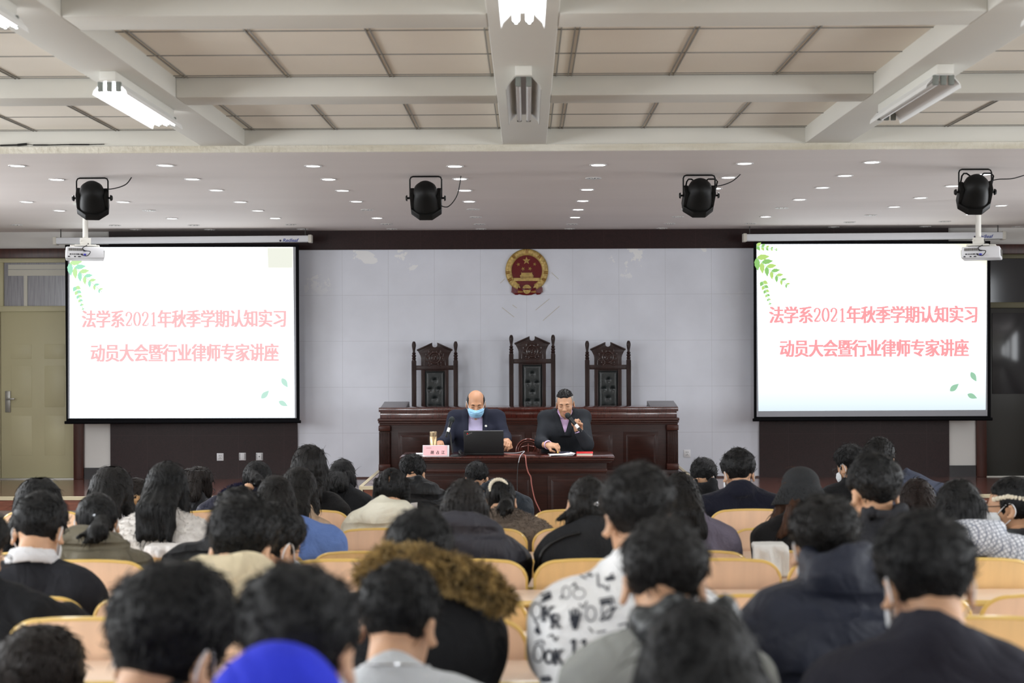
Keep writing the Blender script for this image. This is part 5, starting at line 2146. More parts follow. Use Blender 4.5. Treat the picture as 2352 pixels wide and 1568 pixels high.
# ================================================================== people
M_SKIN = [mat('skin_light', srgb(212, 166, 132), 0.5, var=(18, 0.06)), mat('skin_warm', srgb(202, 150, 116), 0.5, var=(18, 0.06))]
for _m in M_SKIN:
    _b = _m.node_tree.nodes['Principled BSDF']
    _b.inputs['Subsurface Weight'].default_value = 0.12
    _b.inputs['Subsurface Radius'].default_value = (0.012, 0.005, 0.003)
HAIRC = {'black': (17, 17, 19), 'dark': (25, 22, 21), 'brown': (40, 31, 27), 'auburn': (42, 27, 23), 'ash': (44, 40, 39), 'gold': (92, 62, 36), 'reddish': (104, 68, 48)}


def hair_mat(c):
    return mat('hair_' + c, srgb(*[v * 0.78 for v in HAIRC[c]]), 0.42, var=(60, 0.35, (3, 3, 0.35)), bump=(170, 0.9, (1.6, 1.6, 0.07), 0.008), spec=0.26)


def fold_bump(m, quilt=0.0, amount=0.55):
    """broad cloth folds, and stitched channels every `quilt` metres, as bump"""
    nt = m.node_tree
    b = nt.nodes['Principled BSDF']
    prev = b.inputs['Normal'].links[0].from_socket if b.inputs['Normal'].links else None
    tc = nt.nodes.new('ShaderNodeTexCoord')
    no = nt.nodes.new('ShaderNodeTexNoise')
    no.inputs['Scale'].default_value = 7.0
    no.inputs['Detail'].default_value = 2.5
    no.inputs['Distortion'].default_value = 1.2
    nt.links.new(tc.outputs['Object'], no.inputs['Vector'])
    bp = nt.nodes.new('ShaderNodeBump')
    bp.inputs['Strength'].default_value = amount
    bp.inputs['Distance'].default_value = 0.05
    nt.links.new(no.outputs['Fac'], bp.inputs['Height'])
    if prev is not None:
        nt.links.new(prev, bp.inputs['Normal'])
    out = bp.outputs[0]
    if quilt:
        wv = nt.nodes.new('ShaderNodeTexWave')
        wv.bands_direction = 'Z'
        wv.inputs['Scale'].default_value = 0.314 / quilt
        wv.inputs['Distortion'].default_value = 1.6
        wv.inputs['Detail'].default_value = 1.0
        wv.inputs['Detail Scale'].default_value = 1.2
        nt.links.new(tc.outputs['Object'], wv.inputs['Vector'])
        rp = nt.nodes.new('ShaderNodeValToRGB')
        rp.color_ramp.elements[0].color = (0, 0, 0, 1)
        rp.color_ramp.elements[1].position = 0.28
        rp.color_ramp.elements[1].color = (1, 1, 1, 1)
        nt.links.new(wv.outputs['Fac'], rp.inputs['Fac'])
        b2 = nt.nodes.new('ShaderNodeBump')
        b2.inputs['Strength'].default_value = 0.9
        b2.inputs['Distance'].default_value = 0.012
        nt.links.new(rp.outputs['Color'], b2.inputs['Height'])
        nt.links.new(out, b2.inputs['Normal'])
        out = b2.outputs[0]
    nt.links.new(out, b.inputs['Normal'])
    return m


def cloth_mat(name, rgb, kind='cotton', quilt=0.0):
    key = {'nylon': 'nylon_', 'wool': 'wool_', 'fur': 'fur_', 'leather': 'leather_'}.get(kind, 'cotton_') + name + ('_quilted_%d' % (quilt * 1000) if quilt else '')
    if key in MATS:
        return MATS[key]
    if kind == 'nylon':
        return fold_bump(mat(key, srgb(*rgb), 0.52, bump=(38, 0.35, (1, 1, 1), 0.008), spec=0.3), quilt)
    if kind == 'wool':
        return fold_bump(mat(key, srgb(*rgb), 0.95, bump=(240, 0.4), sheen=0.1, spec=0.2), 0, 0.4)
    if kind == 'fur':
        return mat(key, srgb(*rgb), 0.9, var=(45, 0.10), spec=0.2)
    if kind == 'leather':
        return mat(key, srgb(*rgb), 0.3, bump=(70, 0.25))
    return fold_bump(mat(key, srgb(*rgb), 0.8, bump=(160, 0.25), spec=0.25, var=(10, 0.06)), quilt)


LEGS = {}


def leg_meshes():
    """seated trousers and shoes, shared by everyone (hips at the origin column, facing +y)"""
    if not LEGS:
        def ft(p):
            d = cap(p, (-.07, .0, .575), (.07, .0, .575), .110, .110)
            for s in (-1, 1):
                d = smin(d, cap(p, (s * .09, .02, .540), (s * .11, .325, .488), .076, .058), .05)
                d = smin(d, cap(p, (s * .11, .325, .488), (s * .11, .325, .08), .058, .048), .03)
            return np.maximum(d, .435 - p[:, 2] - 10 * (p[:, 1] > .30)) if False else d

        def fs(p):
            d = None
            for s in (-1, 1):
                e = smin(ell(p, (s * .11, .335, .035), (.045, .108, .05)), cap(p, (s * .11, .30, .05), (s * .11, .30, .10), .042, .045), .03)
                e = smax(e, -p[:, 2] + .002, .004)
                d = e if d is None else np.minimum(d, e)
            return d
        V, Q = surfnet(ft, (-.25, -.16, .02), (.25, .46, .70), .018)
        LEGS['t'] = (relax(V, Q, 1), Q)
        LEGS['s'] = surfnet(fs, (-.2, .24, -.01), (.2, .56, .18), .011)
    return LEGS


ACC = {}


def f_mask(p):
    """thin pleated shell over nose, mouth and chin (head frame)"""
    base = smin(ell(p, (0, .040, -.050), (.066, .076, .070)), cap(p, (0, .100, -.012), (0, .118, -.040), .012, .014), .03)
    d = np.abs(base - .004) - .0022
    d = smax(d, -(p[:, 1] - .030 - .55 * np.abs(p[:, 2] + .05)), .004)
    d = smax(d, p[:, 2] + .016 - .0 * p[:, 0], .004)
    d = smax(d, -(p[:, 2] + .104), .004)
    return d + .0004 * np.cos(np.clip((p[:, 2] + .05) * 260, -9.4, 9.4))


def mask_parts():
    if 'mask' not in ACC:
        V, Q = surfnet(f_mask, (-.085, .0, -.12), (.085, .14, .0), .0034)
        ACC['mask'] = fast_mesh('face_mask', V, Q)
        m = MB()
        for s in (-1, 1):
            m.tube(smooth_path([(s * .066, .045, -.022), (s * .079, .012, .012), (s * .084, -.012, .022), (s * .090, -.030, .004), (s * .086, -.030, -.024), (s * .076, -.006, -.050), (s * .062, .036, -.084)], 5), .0024, 6)
        o = m.build('ear_loops', None)
        ACC['loops'] = o.data
        bpy.data.objects.remove(o)
        m = MB()
        for s in (-1, 1):
            m.tube([(s * .033 + .027 * math.cos(a), .112 - .05 * abs(.033 * s + .027 * math.cos(a)), .002 + .021 * math.sin(a)) for a in [k * PI / 9 for k in range(19)]], .0018, 6)
            m.tube(smooth_path([(s * .060, .107, .008), (s * .076, .06, .010), (s * .083, .0, .012), (s * .085, -.02, .004)], 4), .0020, 6)
        m.tube([(-.007, .111, .006), (0, .115, .009), (.007, .111, .006)], .0018, 6)
        o = m.build('glasses', None)
        ACC['glasses'] = o.data
        bpy.data.objects.remove(o)
    return ACC


M_MASKB = mat('pale_blue_mask', srgb(196, 222, 240), 0.8)
M_MASKW = mat('white_mask', srgb(232, 236, 240), 0.8)
M_LOOP = mat('white_ear_loop', srgb(236, 236, 238), 0.7)
M_GLASS = mat('dark_spectacle_frame', srgb(30, 28, 30), 0.25)
PEOPLE = []


def short_hair(p, t, rng, nape=-.072, part=0.0, crown=(0.0, -.07, .10), vol=0.012, fringe=.065):
    S1, S2 = sines(rng, 5, 30, 60), sines(rng, 6, 90, 170)
    th = t * np.clip((p[:, 2] + .035) / .11, .14, 1)
    c = A3(0, -.016, .034)
    q = p - c
    k = 1 + 0 * th
    d = ell(p, c, (.077, .098, .092)) - th
    d = smin(d, ell(p, (part, .0, .055), (.072 + vol * .6, .088, .075 + vol)), .03)
    ang = np.arctan2(p[:, 0] - crown[0], -(p[:, 1] - crown[1]))
    d = d - .0035 * wav(p, S1) * 2 - .0022 * np.sin(ang * 26 + 4 * np.sin(p[:, 2] * 40)) * np.clip((p[:, 2] + .06) / .1, 0, 1) - .0018 * wav(p, S2) * 2
    # hairline: nape, ears, face
    n_ = nape + .018 * np.clip(np.abs(p[:, 0]) / .06, 0, 1.2) ** 2 + .35 * np.clip(p[:, 1] + .02, 0, 1)
    d = smax(d, (n_ - p[:, 2]) * .8, .012)
    for s in (-1, 1):
        d = smax(d, -ell(p, (s * .092, .000, -.022), (.027, .031, .044)), .008)
    d = smax(d, p[:, 1] - np.where(p[:, 2] > .05, fringe + .25 * (p[:, 2] - .05), .030 + .5 * np.clip(p[:, 2], 0, .05)), .012)
    return d


def build_person(cx, top, w, row, label, dh=None, hair='short', hc='black', jk='coat', jc=('black', (26, 27, 30), 'cotton'), th=.012, pitch=14, yaw=0, roll=0,
                 tx=0.0, collar='stand', colc=None, mask=None, glasses=False, skin=0, legs='black', ears=True, hlen=.34, hwide=1.0, sh=1.0, seed=None, zsh=0.0,
                 nape=-.072, thick=.020, vol=.012, quilt=0, extra=None, arms=1.0, part=0.0, elbow=0.0, strandn=260, fringe=.065, furpx=None):
    rng = np.random.default_rng(seed if seed is not None else int(cx * 7 + top))
    d = ROW[row]
    dh = dh or d + .34
    nom = {'short': .205, 'long': .200, 'bob': .205, 'pony': .182, 'braids': .192, 'hat': .250, 'updo': .195, 'fluffy': .215}[hair]
    s = min(1.18, max(.90, w * dh / F / nom))
    T = P(cx, top, dh)
    ztop = T.z
    Hc = ztop - (.122 + (thick if hair in ('short', 'fluffy') else .018) + vol * .5) * s * (1 if pitch < 22 else .97)
    zf = tier_z(d + .2)
    y0 = d + .288
    root = A3(T.x + tx, y0, zf)
    hx, hy, hz = -tx, dh - y0, Hc - zf
    rp, ry, rr = math.radians(pitch), math.radians(yaw), math.radians(roll)
    R = rot3(0, 0, ry) @ rot3(-rp, 0, 0) @ rot3(0, rr, 0)
    hp = A3(hx, hy, hz)
    ly = hy - .075 - .10 * math.sin(rp)
    zs = hz - (.160 - .0013 * (pitch - 10)) * s + zsh
    nb = A3(hx * .55, ly + .01, zs + .035)                     # neck base
    t = thing('person', tuple(root), label, 'person', 'people in the audience')
    hm = hair_mat(hc)
    furpath = None if furpx is None else [A3(*P(a, b, y)) - root for a, b, y in furpx]
    toL = lambda p: ((p - hp) @ R) / s

    # ---- body: head, neck, chest, arms and hands in one mesh
    V, Q = head_mesh()
    parts = [(xf(V, R, hp, s), Q)]
    elb = [A3(q * (.168 + elbow) * sh, min(ly + .10, .12), zs - .25) for q in (-1, 1)]
    nxt = {'B': 'A', 'b': 'B', 'C': 'b', 'c': 'C', 'D': 'c', 'E': 'D'}.get(row)
    wz = (tier_z(ROW[nxt] + .2) + .692 - zf + .102) if nxt else 9.0
    if wz > zs - .08:
        nxt, wz = None, zs - .24
    wr = [A3(q * .10, min(ly + .30, .25) if nxt else ly + .20, wz) for q in (-1, 1)]
    if nxt:
        for e_ in elb:
            e_[2] = max(e_[2], wz + .012)

    def f_body(p):
        q = cap(p, (0, ly * .5 + .02, min(.62, zs - .26)), (0, ly + .015, zs - .15), .05, .055)
        q = smin(q, cap(p, nb, hp + R @ A3(0, -.045, -.10) * s, .055 * s, .050 * s), .03)
        q = smin(q, cap(p, (-.11, ly + .01, zs - .07), (.11, ly + .01, zs - .07), .034, .034), .05)
        for k, g in enumerate((-1, 1)):
            q = smin(q, cap(p, (g * .13, ly, zs - .07), elb[k], .030, .026), .03)
            q = smin(q, cap(p, elb[k], wr[k], .026, .025), .02)
        return q
    V, Q = surfnet(f_body, (-.42, -.12, .45), (.42, max(ly + .48, .5), zs + .2), .019)
    parts.append((relax(V, Q, 1), Q))
    HV, HQ = hand_mesh('rest')
    for k, g in enumerate((-1, 1)):
        v = HV * A3(-g if g < 0 else 1, 1, 1) if False else HV.copy()
        q2 = HQ
        if g < 0:
            v[:, 0] *= -1
            q2 = HQ[:, ::-1]
        fw = A3(-g * .35, .9, -.08)
        parts.append((xf(v, frame(fw, (0, 0, 1)), wr[k], .98), q2))
    V, Q = join(parts)
    link_mesh('body', fast_mesh('body', V, Q), M_SKIN[skin], t)

    # ---- jacket
    jn, jrgb, jkind = jc
    yb = ly - .135 - th - .012                                   # back surface of the jacket
    jm = cloth_mat(jn, jrgb, jkind, quilt)
    S = sines(rng, 6, 16, 46)
    S3 = sines(rng, 6, 40, 80)
    SW = .155 * sh

    shirt_ = bool(colc) and colc[2] == 'cotton'

    def f_jacket(p):
        a = cap(p, (-.075, -.01, .47), (-.085 * sh, ly, zs - .13), .115 + th, .108 + th)
        b = cap(p, (.075, -.01, .47), (.085 * sh, ly, zs - .13), .115 + th, .108 + th)
        q = smin(a, b, .08)
        for k, g in enumerate((-1, 1)):
            q = smin(q, cap(p, (g * .03, ly, zs - .01), (g * SW, ly, zs - .045), .060 + th, .058 + th), .06)
            q = smin(q, cap(p, (g * .02 + nb[0] * .5, ly + .005, zs + .035), (g * .10, ly, zs + .005), .045 + th * .4, .04 + th), .05)
            if arms:
                e = elb[k]
                q = smin(q, cap(p, (g * (SW + .015), ly, zs - .055), e, .058 + th, .052 + th), .045)
                q = smin(q, cap(p, e, wr[k] + (e - wr[k]) * .06, .052 + th, .037 + th * .6), .03)
        if extra:
            for c, r in extra:
                q = smin(q, ell(p, c, r), .05)
        if collar in ('stand', 'high', 'fold'):
            hgt = {'stand': 2.2, 'high': 2.5, 'fold': 1.8}[collar]
            rg = ring(p, nb + A3(0, .0, .024 + (.02 if collar == 'high' else 0) - (.022 if shirt_ else 0)), .068, .013 + th * .4, hgt * (.62 if shirt_ else 1), 1.05, .25)
            q = smin(q, rg, .018)
            if collar == 'fold':
                q = np.minimum(q, smax(ring(p, nb + A3(0, -.004, .004), .088, .012, 2.6, 1.05, .25), p[:, 1] - nb[1] - .05, .01))
        elif collar == 'bumphood':
            q = smin(q, ell(p, nb + A3(0, -.06, .035), (.105, .085, .115)), .04)
        elif collar in ('hood', 'bighood'):
            bigk = 1.35 if collar == 'bighood' else 1.0
            hd = ell(p, nb + A3(0, -.085, -.02 * bigk), (.140 * bigk, .080, .110 * bigk), rot3(.25))
            hd = smax(hd, -ell(p, nb + A3(0, -.04, .10), (.065, .055, .07)), .05)
            q = smin(q, hd, .018)
            q = smin(q, ring(p, nb + A3(0, -.01, .03), .082, .022 + th * .3, 1.7, 1.1, .30), .02)
        wr_ = .0085 * wav(p, S) * 2 + .0036 * wav(p, S3) * 2
        if quilt:
            u = (p[:, 2] + .25 * np.abs(p[:, 0]) ** 1.4 + .01 * np.sin(p[:, 0] * 18)) / quilt
            cre = np.abs(np.sin(PI * u))
            wr_ = wr_ + .020 * (cre ** .7 - .6) + .006 * wav(p, S3)
        q = q - wr_
        return smax(q, .465 - p[:, 2], .01)
    V, Q = surfnet(f_jacket, (-.46 * max(1, sh), min(yb - .22, -.42), .42), (.46 * max(1, sh), max(ly + .50, .5), zs + .26), .0165 if not quilt else .0145)
    V = relax(V, Q, 1, .2)
    JV, JQ = V, Q
    if jkind == 'fur' or jk == 'furry':
        N = vnormals(V, Q)
        roots = rng.choice(np.where(V[:, 1] < ly + .1)[0], 5200)
        SV, SQ = strands(V, N, roots, np.tile(A3(0, -.1, -1), (len(roots), 1)), .020, .0030, .45, rng, droop=.2, jitter=.5, segs=2)
        V, Q = join([(V, Q), (SV, SQ)])
    jo = link_mesh('jacket', fast_mesh('jacket', V, Q), jm, t)
    jbv = BVHTree.FromPolygons(JV.tolist(), JQ.tolist())

    def surf(x, z, default):
        h = jbv.ray_cast(Vector((x, -1.5, z)), Vector((0, 1, 0)))
        return h[0].y if h[0] is not None else default

    # ---- hair
    jkind_ = jc[2]

    def shell(p, tt):
        return ell(p, (0, -.014, .030), (.077 + tt, .098 + tt, .093 + tt))
    if hair in ('short', 'fluffy'):
        V, Q = surfnet(lambda p: short_hair(p, thick, rng, nape, part, vol=vol, fringe=fringe), (-.13, -.155, -.115), (.13, .13, .185), .0066)
        N = vnormals(V, Q)
        up = np.where(V[:, 2] > -.02)[0]
        roots = rng.choice(up, strandn)
        cr = A3(part, -.075, .10)
        fl = V[roots] - cr
        SV, SQ = strands(V, N, roots, fl, .034, .0024, .22, rng, droop=.05, jitter=.25)
        V, Q = join([(V, Q), (SV, SQ)])
        V = xf(V, R, hp, s)
    else:
        S2 = sines(rng, 5, 60, 120)
        chains = []
        tipz = hz - hlen

        def lock(a, r0, r1, z_end, widen, yy=None):
            """one lock from angle a round the back of the head down to z_end"""
            st_ = hp + R @ (A3(.072 * math.sin(a), -.014 - .088 * math.cos(a), .0) * s)
            z_end = max(z_end, .85 if hlen > .16 else 0)
            off = .012 + (.020 if jkind_ == 'fur' else 0) + (.02 if colc and colc[2] in ('scarf', 'fur') else 0)
            z0_ = min(hz - .05 * s, st_[2] - .03)
            tuck = hair == 'bob' and hlen < .16
            pts_ = [st_]
            n_ = 7
            for k in range(1, n_ + 1):
                u = k / n_
                z_ = z0_ + (z_end - z0_) * (k - 1) / (n_ - 1)
                x_ = st_[0] + (hx + (st_[0] - hx) * widen - st_[0]) * u ** 1.3
                if tuck:
                    y_ = st_[1] - .035 * u
                elif abs(a) > 1.3:
                    y_ = st_[1] - .05 * u
                else:
                    y_ = min(pts_[-1][1] + .012, surf(x_, z_, 9.0) - off)
                    y_ = max(y_, st_[1] - .26)
                pts_.append(A3(x_, y_, z_))
            out_ = []
            for k in range(n_):
                out_.append((pts_[k], pts_[k + 1], r0 + (r1 - r0) * (k / n_) ** 1.6, r0 + (r1 - r0) * ((k + 1) / n_) ** 1.6))
            return out_
        angs = np.linspace(-1.75, 1.75, 9)
        if hair in ('long', 'hat'):
            for a in angs:
                chains += lock(a, .034, .013, tipz + rng.uniform(-.03, .04), (1.0 + .35 * hwide * abs(math.sin(a))) * hwide)
        elif hair == 'bob':
            for a in angs:
                chains += lock(a, .036, .026, hz - hlen, 1.12 * hwide)
        elif hair == 'pony':
            tie = hp + R @ (A3(.012, -.115, -.005 if hlen > .2 else .02) * s)
            m1 = tie + A3(.03, -.045, -.03)
            en = A3(hx + .05 * hwide, yb - .02, max(hz - hlen, .875))
            chains += [(tie, m1, .020, .030), (m1, .5 * (m1 + en) + A3(.02 * hwide, -.02, 0), .030, .038), (.5 * (m1 + en) + A3(.02 * hwide, -.02, 0), en, .038, .010)]
            for q in (-1, 1):
                chains.append((m1, en + A3(q * .03, 0, .02), .026, .006))
        elif hair == 'updo':
            tie = hp + R @ (A3(-.02, -.10, -.04) * s)
            for q in range(7):
                an = -2.6 + q * .38
                chains.append((tie, tie + A3(.11 * math.cos(an) * 1.1, -.03, .075 * math.sin(an) - .02), .030, .006))
        elif hair == 'braids':
            for g in (-1, 1):
                for k in range(9):
                    z = .045 - k * .020
                    a = 1.15 + .05 * k
                    c = hp + R @ (A3(g * (.083 * math.sin(a) + .004), -.014 - .095 * math.cos(a), z) * s)
                    chains.append((c + A3(0, .004 * (-1) ** k, .007), c - A3(0, .004 * (-1) ** k, .007), .0175, .0165))
        tt = {'pony': .010, 'braids': .011, 'updo': .013}.get(hair, .018)

        def f_hair(p):
            l = toL(p)
            q = shell(l, tt) * s
            if hair in ('long', 'bob', 'hat'):
                q = smin(q, ell(l, (0, -.02, -.02), (.083, .092, .085)) * s, .03)
            face = np.where(l[:, 2] > .055, .070 + .3 * (l[:, 2] - .055), .036)
            q = smax(q, (l[:, 1] - face) * s, .012)
            low = {'pony': -.058, 'braids': -.07, 'updo': -.05}.get(hair)
            if low is not None:
                q = smax(q, (low + .5 * np.clip(l[:, 1] + .03, 0, 1) - l[:, 2]) * s, .012)
                for g in (-1, 1):
                    q = smax(q, -ell(l, (g * .088, .004, -.020), (.022, .026, .038)) * s, .006)
            for a, b, r0, r1 in chains:
                q = smin(q, cap(p, a, b, r0, r1), .016 if hair != 'braids' else .006)
            if hair == 'braids':
                q = smax(q, -(np.abs(l[:, 0] + .006 * np.sin(l[:, 2] * 40)) - .0016 + .004 * (np.abs(l[:, 2]) * 0)), .003)
            ph = np.arctan2(p[:, 0] - hx, -(p[:, 1] - hy + .02))
            return q - .0022 * np.sin(ph * 30 + 3 * np.sin(p[:, 2] * 14)) - .0016 * np.sin(p[:, 0] * 420 + 5 * np.sin(p[:, 2] * 9)) - .0012 * wav(p, S2)
        zlo = hz - max(hlen, .15) - .06
        if hair in ('braids', 'updo'):
            zlo = hz - .2
        V, Q = surfnet(f_hair, (hx - .28, min(hy - .28, yb - .10), zlo), (hx + .28, hy + .15, hz + .16), .0078)
        N = vnormals(V, Q)
        roots = rng.choice(len(V), strandn)
        fl = np.where((V[roots, 2] > hz + .02)[:, None], V[roots] - (hp + R @ A3(0, -.03, .12)), A3(0, 0, -1))
        SV, SQ = strands(V, N, roots, fl, .07 if hair in ('long', 'hat', 'bob') else .035, .0026, .10, rng, droop=.25, jitter=.12, segs=4)
        V, Q = join([(V, Q), (SV, SQ)])
    ho = link_mesh('hair', fast_mesh('hair', V, Q), hm, t)

    # ---- collars and other visible clothing
    if colc:
        cname, crgb, ck = colc
        if ck == 'fur':
            def f_fc(p):
                if furpath is not None:
                    q = None
                    for a_, b_ in zip(furpath[:-1], furpath[1:]):
                        e_ = cap(p, a_, b_, .024, .024)
                        q = e_ if q is None else smin(q, e_, .02)
                elif collar == 'furhood':
                    q = ring(p, nb + A3(0, -.055, .040), .128, .036, 1.0, .72, -.40)
                else:
                    q = ring(p, nb + A3(0, -.02, .012), .115, .036, 1.0, .95, -.3)
                return q - .006 * wav(p, S3)
            V, Q = surfnet(f_fc, nb - A3(.26, .24, .24), nb + A3(.30, .20, .22), .0125)
            N = vnormals(V, Q)
            roots = rng.choice(len(V), 4200)
            SV, SQ = strands(V, N, roots, N[roots] * 0 + A3(0, -.4, .2), .034, .0036, .6, rng, droop=.15, jitter=.7, segs=3)
            V, Q = join([(V, Q), (SV, SQ)])
            m_ = cloth_mat(cname, crgb, 'fur')
            if cname == 'raccoon':
                m_ = mat('raccoon_fur_trim', srgb(66, 53, 36), 0.85, var=(34, 0.7, (1, 1, 1), srgb(206, 172, 108)))
            link_mesh('fur_trim', fast_mesh('fur_trim', V, Q), m_, t)
        elif ck == 'scarf':
            def f_sc(p):
                q = ring(p, nb + A3(.0, -.01, .03), .085, .036, 1.2, 1.0, .2)
                q = smin(q, ell(p, nb + A3(.12, -.10, -.05), (.10, .045, .08)), .03)
                q = smin(q, ell(p, nb + A3(-.05, -.10, .0), (.12, .05, .07)), .03)
                return q - .008 * wav(p, S)
            V, Q = surfnet(f_sc, nb - A3(.26, .24, .20), nb + A3(.30, .20, .16), .011)
            link_mesh('scarf', fast_mesh('scarf', V, Q), scarf_mat(), t)
        else:
            def f_c(p):
                q = ring(p, nb + A3(0, -.002, .040), .072, .0075, 3.0, 1.08, .25)
                return np.minimum(q, smax(ring(p, nb + A3(0, -.003, .024), .084, .0075, 2.6, 1.08, .25), p[:, 1] - nb[1] - .07, .008)) - .0015 * wav(p, S3)
            V, Q = surfnet(f_c, nb - A3(.13, .14, .05), nb + A3(.13, .14, .13), .0072)
            link_mesh('collar', fast_mesh('collar', V, Q), cloth_mat(cname, crgb, ck), t)
    if mask:
        A = mask_parts()
        for nm, key, mm in (('face_mask', 'mask', M_MASKB if mask == 'blue' else M_MASKW),):
            me = A[key].copy()
            mo = link_mesh(nm, me, mm, t)
            mo.matrix_local = Matrix.Translation(hp) @ Matrix(R.tolist()).to_4x4() @ Matrix.Scale(s, 4)
            lo = link_mesh('ear_loops', A['loops'].copy(), M_LOOP, mo)
    if glasses:
        A = mask_parts()
        go = link_mesh('glasses', A['glasses'].copy(), M_GLASS, t)
        go.matrix_local = Matrix.Translation(hp) @ Matrix(R.tolist()).to_4x4() @ Matrix.Scale(s, 4)
    L = leg_meshes()
    lm = cloth_mat('trousers_' + legs, {'black': (30, 30, 34), 'denim': (120, 150, 196), 'grey': (84, 84, 88)}[legs])
    if 'tm' not in ACC:
        ACC['tm'] = {}
        ACC['sm'] = fast_mesh('shoes', *LEGS['s'])
        ACC['sm'].materials.append(mat('dark_shoe_leather', srgb(40, 38, 38), 0.5))
    if legs not in ACC['tm']:
        me = fast_mesh('trousers', *LEGS['t'])
        me.materials.append(lm)
        ACC['tm'][legs] = me
    link_mesh('trousers', ACC['tm'][legs], None, t)
    link_mesh('shoes', ACC['sm'], None, t)
    info = dict(o=t, hp=hp, R=R, s=s, nb=nb, ly=ly, zs=zs, yb=yb, root=root, row=row, x=root[0], label=label, jacket=jo, hair=ho, body=None, zf=zf)
    PEOPLE.append(info)
    return info


def scarf_mat():
    if 'checked_scarf' in MATS:
        return MATS['checked_scarf']
    m = mat('checked_scarf', srgb(225, 226, 230), 0.9, bump=(120, 0.4))
    nt = m.node_tree
    tc = nt.nodes.new('ShaderNodeTexCoord')
    mp = nt.nodes.new('ShaderNodeMapping')
    mp.inputs['Scale'].default_value = (70, 70, 70)
    mp.inputs['Rotation'].default_value = (0.5, 0.4, 0.6)
    ck = nt.nodes.new('ShaderNodeTexVoronoi')
    ck.inputs['Scale'].default_value = 1.0
    ck.feature = 'DISTANCE_TO_EDGE'
    ck.inputs['Randomness'].default_value = 0.15
    rp = nt.nodes.new('ShaderNodeValToRGB')
    rp.color_ramp.elements[0].position, rp.color_ramp.elements[1].position = 0.05, 0.16
    rp.color_ramp.elements[0].color = srgb(128, 134, 150)
    rp.color_ramp.elements[1].color = srgb(226, 228, 234)
    nt.links.new(tc.outputs['Object'], mp.inputs[0])
    nt.links.new(mp.outputs[0], ck.inputs['Vector'])
    nt.links.new(ck.outputs['Distance'], rp.inputs['Fac'])
    nt.links.new(rp.outputs[0], nt.nodes['Principled BSDF'].inputs['Base Color'])
    return m


def head_local(info, v):
    return info['hp'] + info['R'] @ (A3(*v) * info['s'])


BLK = ('black', (27, 28, 31), 'cotton')
BLKN = ('black', (30, 31, 35), 'nylon')
NAVY = ('navy', (38, 42, 56), 'nylon')
NAVW = ('navy', (26, 28, 42), 'wool')
CHAR = ('charcoal', (58, 58, 66), 'nylon')
WHT = ('white', (226, 228, 232), 'cotton')
BP = build_person

# --- front rows, far from the camera
p_bob = BP(711, 1018, 86, 'A', 'person with a straight dark bob in a black coat, tall against the white wall', hair='bob', hc='dark', hlen=.20, jc=('black', (24, 24, 26), 'wool'), collar='fold', pitch=4, seed=1)
p_ear = BP(786, 1055, 60, 'A2', 'person with tied black hair and bare right ear, dark top, beside the white tiles', hair='long', hc='black', hlen=.30, jc=BLK, pitch=23, yaw=-18, seed=2, hwide=.8)
p_navyfur = BP(590, 1056, 66, 'A1', 'person with black hair and a navy fur collar, in front of the dark panel', hair='pony', hc='black', hlen=.16, jc=('navy', (30, 32, 52), 'nylon'), colc=('navy', (34, 36, 66), 'fur'), pitch=33, yaw=-22, tx=-.12, seed=3)
p_glassbob = BP(457, 1071, 66, 'A2', 'person with brownish bobbed hair and thin glasses, black jacket', hair='bob', hc='brown', hlen=.17, jc=BLKN, glasses=True, pitch=25, yaw=-30, seed=4)
p_tanfur = BP(312, 1098, 60, 'A', 'person with a fluffy tan fur hood, mostly hidden behind long black hair', hair='bob', hc='brown', hlen=.15, jc=('tan', (206, 176, 140), 'wool'), colc=('tan', (222, 186, 142), 'fur'), collar='furhood', pitch=33, seed=5)
p_wave = BP(256, 1067, 104, 'B', 'person with dark wavy hair and a light grey hood in front of the left door', hair='long', hc='dark', hlen=.36, hwide=1.15, jc=('lightgrey', (206, 206, 214), 'cotton'), collar='hood', pitch=21, seed=6)
p_far1 = BP(947, 1045, 66, 'A1', 'person in a black hooded puffer before the left end of the speakers table', hair='short', hc='black', jc=('blackp', (34, 36, 39), 'nylon'), quilt=.13, collar='bighood', pitch=29, seed=7, th=.022)
p_far2 = BP(1095, 1062, 58, 'A2', 'person with a short crop and dark blue collar right in front of the table', hair='short', hc='black', jc=('bluedark', (36, 44, 54), 'nylon'), collar='high', pitch=25, tx=.16, seed=8, thick=.014, vol=.006)
p_man40 = BP(1695, 1030, 82, 'A', 'broad man in a navy wool coat, one white mask loop behind his left ear', hair='short', hc='black', jc=NAVW, collar='fold', pitch=17, yaw=14, mask='white', sh=1.12, seed=9, zsh=.02)
p_man41 = BP(1614, 1053, 66, 'A2', 'person with short black hair in a black coat, left of the broad man in navy', hair='short', hc='black', jc=BLK, collar='high', pitch=31, yaw=-30, mask='white', seed=10)
p_man34 = BP(1954, 1020, 72, 'A1', 'masked man with glasses and short black hair in a black coat, seen in part', hair='short', hc='black', jc=BLK, collar='stand', pitch=19, yaw=34, mask='white', glasses=True, seed=11)
p_man35 = BP(2018, 1007, 80, 'A', 'man with cropped hair in a slate blue jacket, bare right ear', hair='short', hc='dark', jc=('slate', (74, 80, 98), 'cotton'), pitch=23, yaw=-16, thick=.013, vol=.006, tx=.14, seed=12, ears=True)
p_girl37 = BP(2106, 1097, 84, 'B', 'person with brown hair between the tall man and the checked scarf', hair='bob', hc='auburn', hlen=.26, jc=BLK, pitch=19, seed=13)
p_girl39 = BP(2322, 1086, 96, 'b', 'person with a cream hair clip, glasses and mask at the right edge', hair='pony', hc='black', hlen=.26, jc=('darkgrey', (56, 56, 60), 'wool'), colc=('blackf', (24, 24, 26), 'fur'), mask='white', glasses=True, pitch=4, yaw=62, seed=14, hwide=.6)
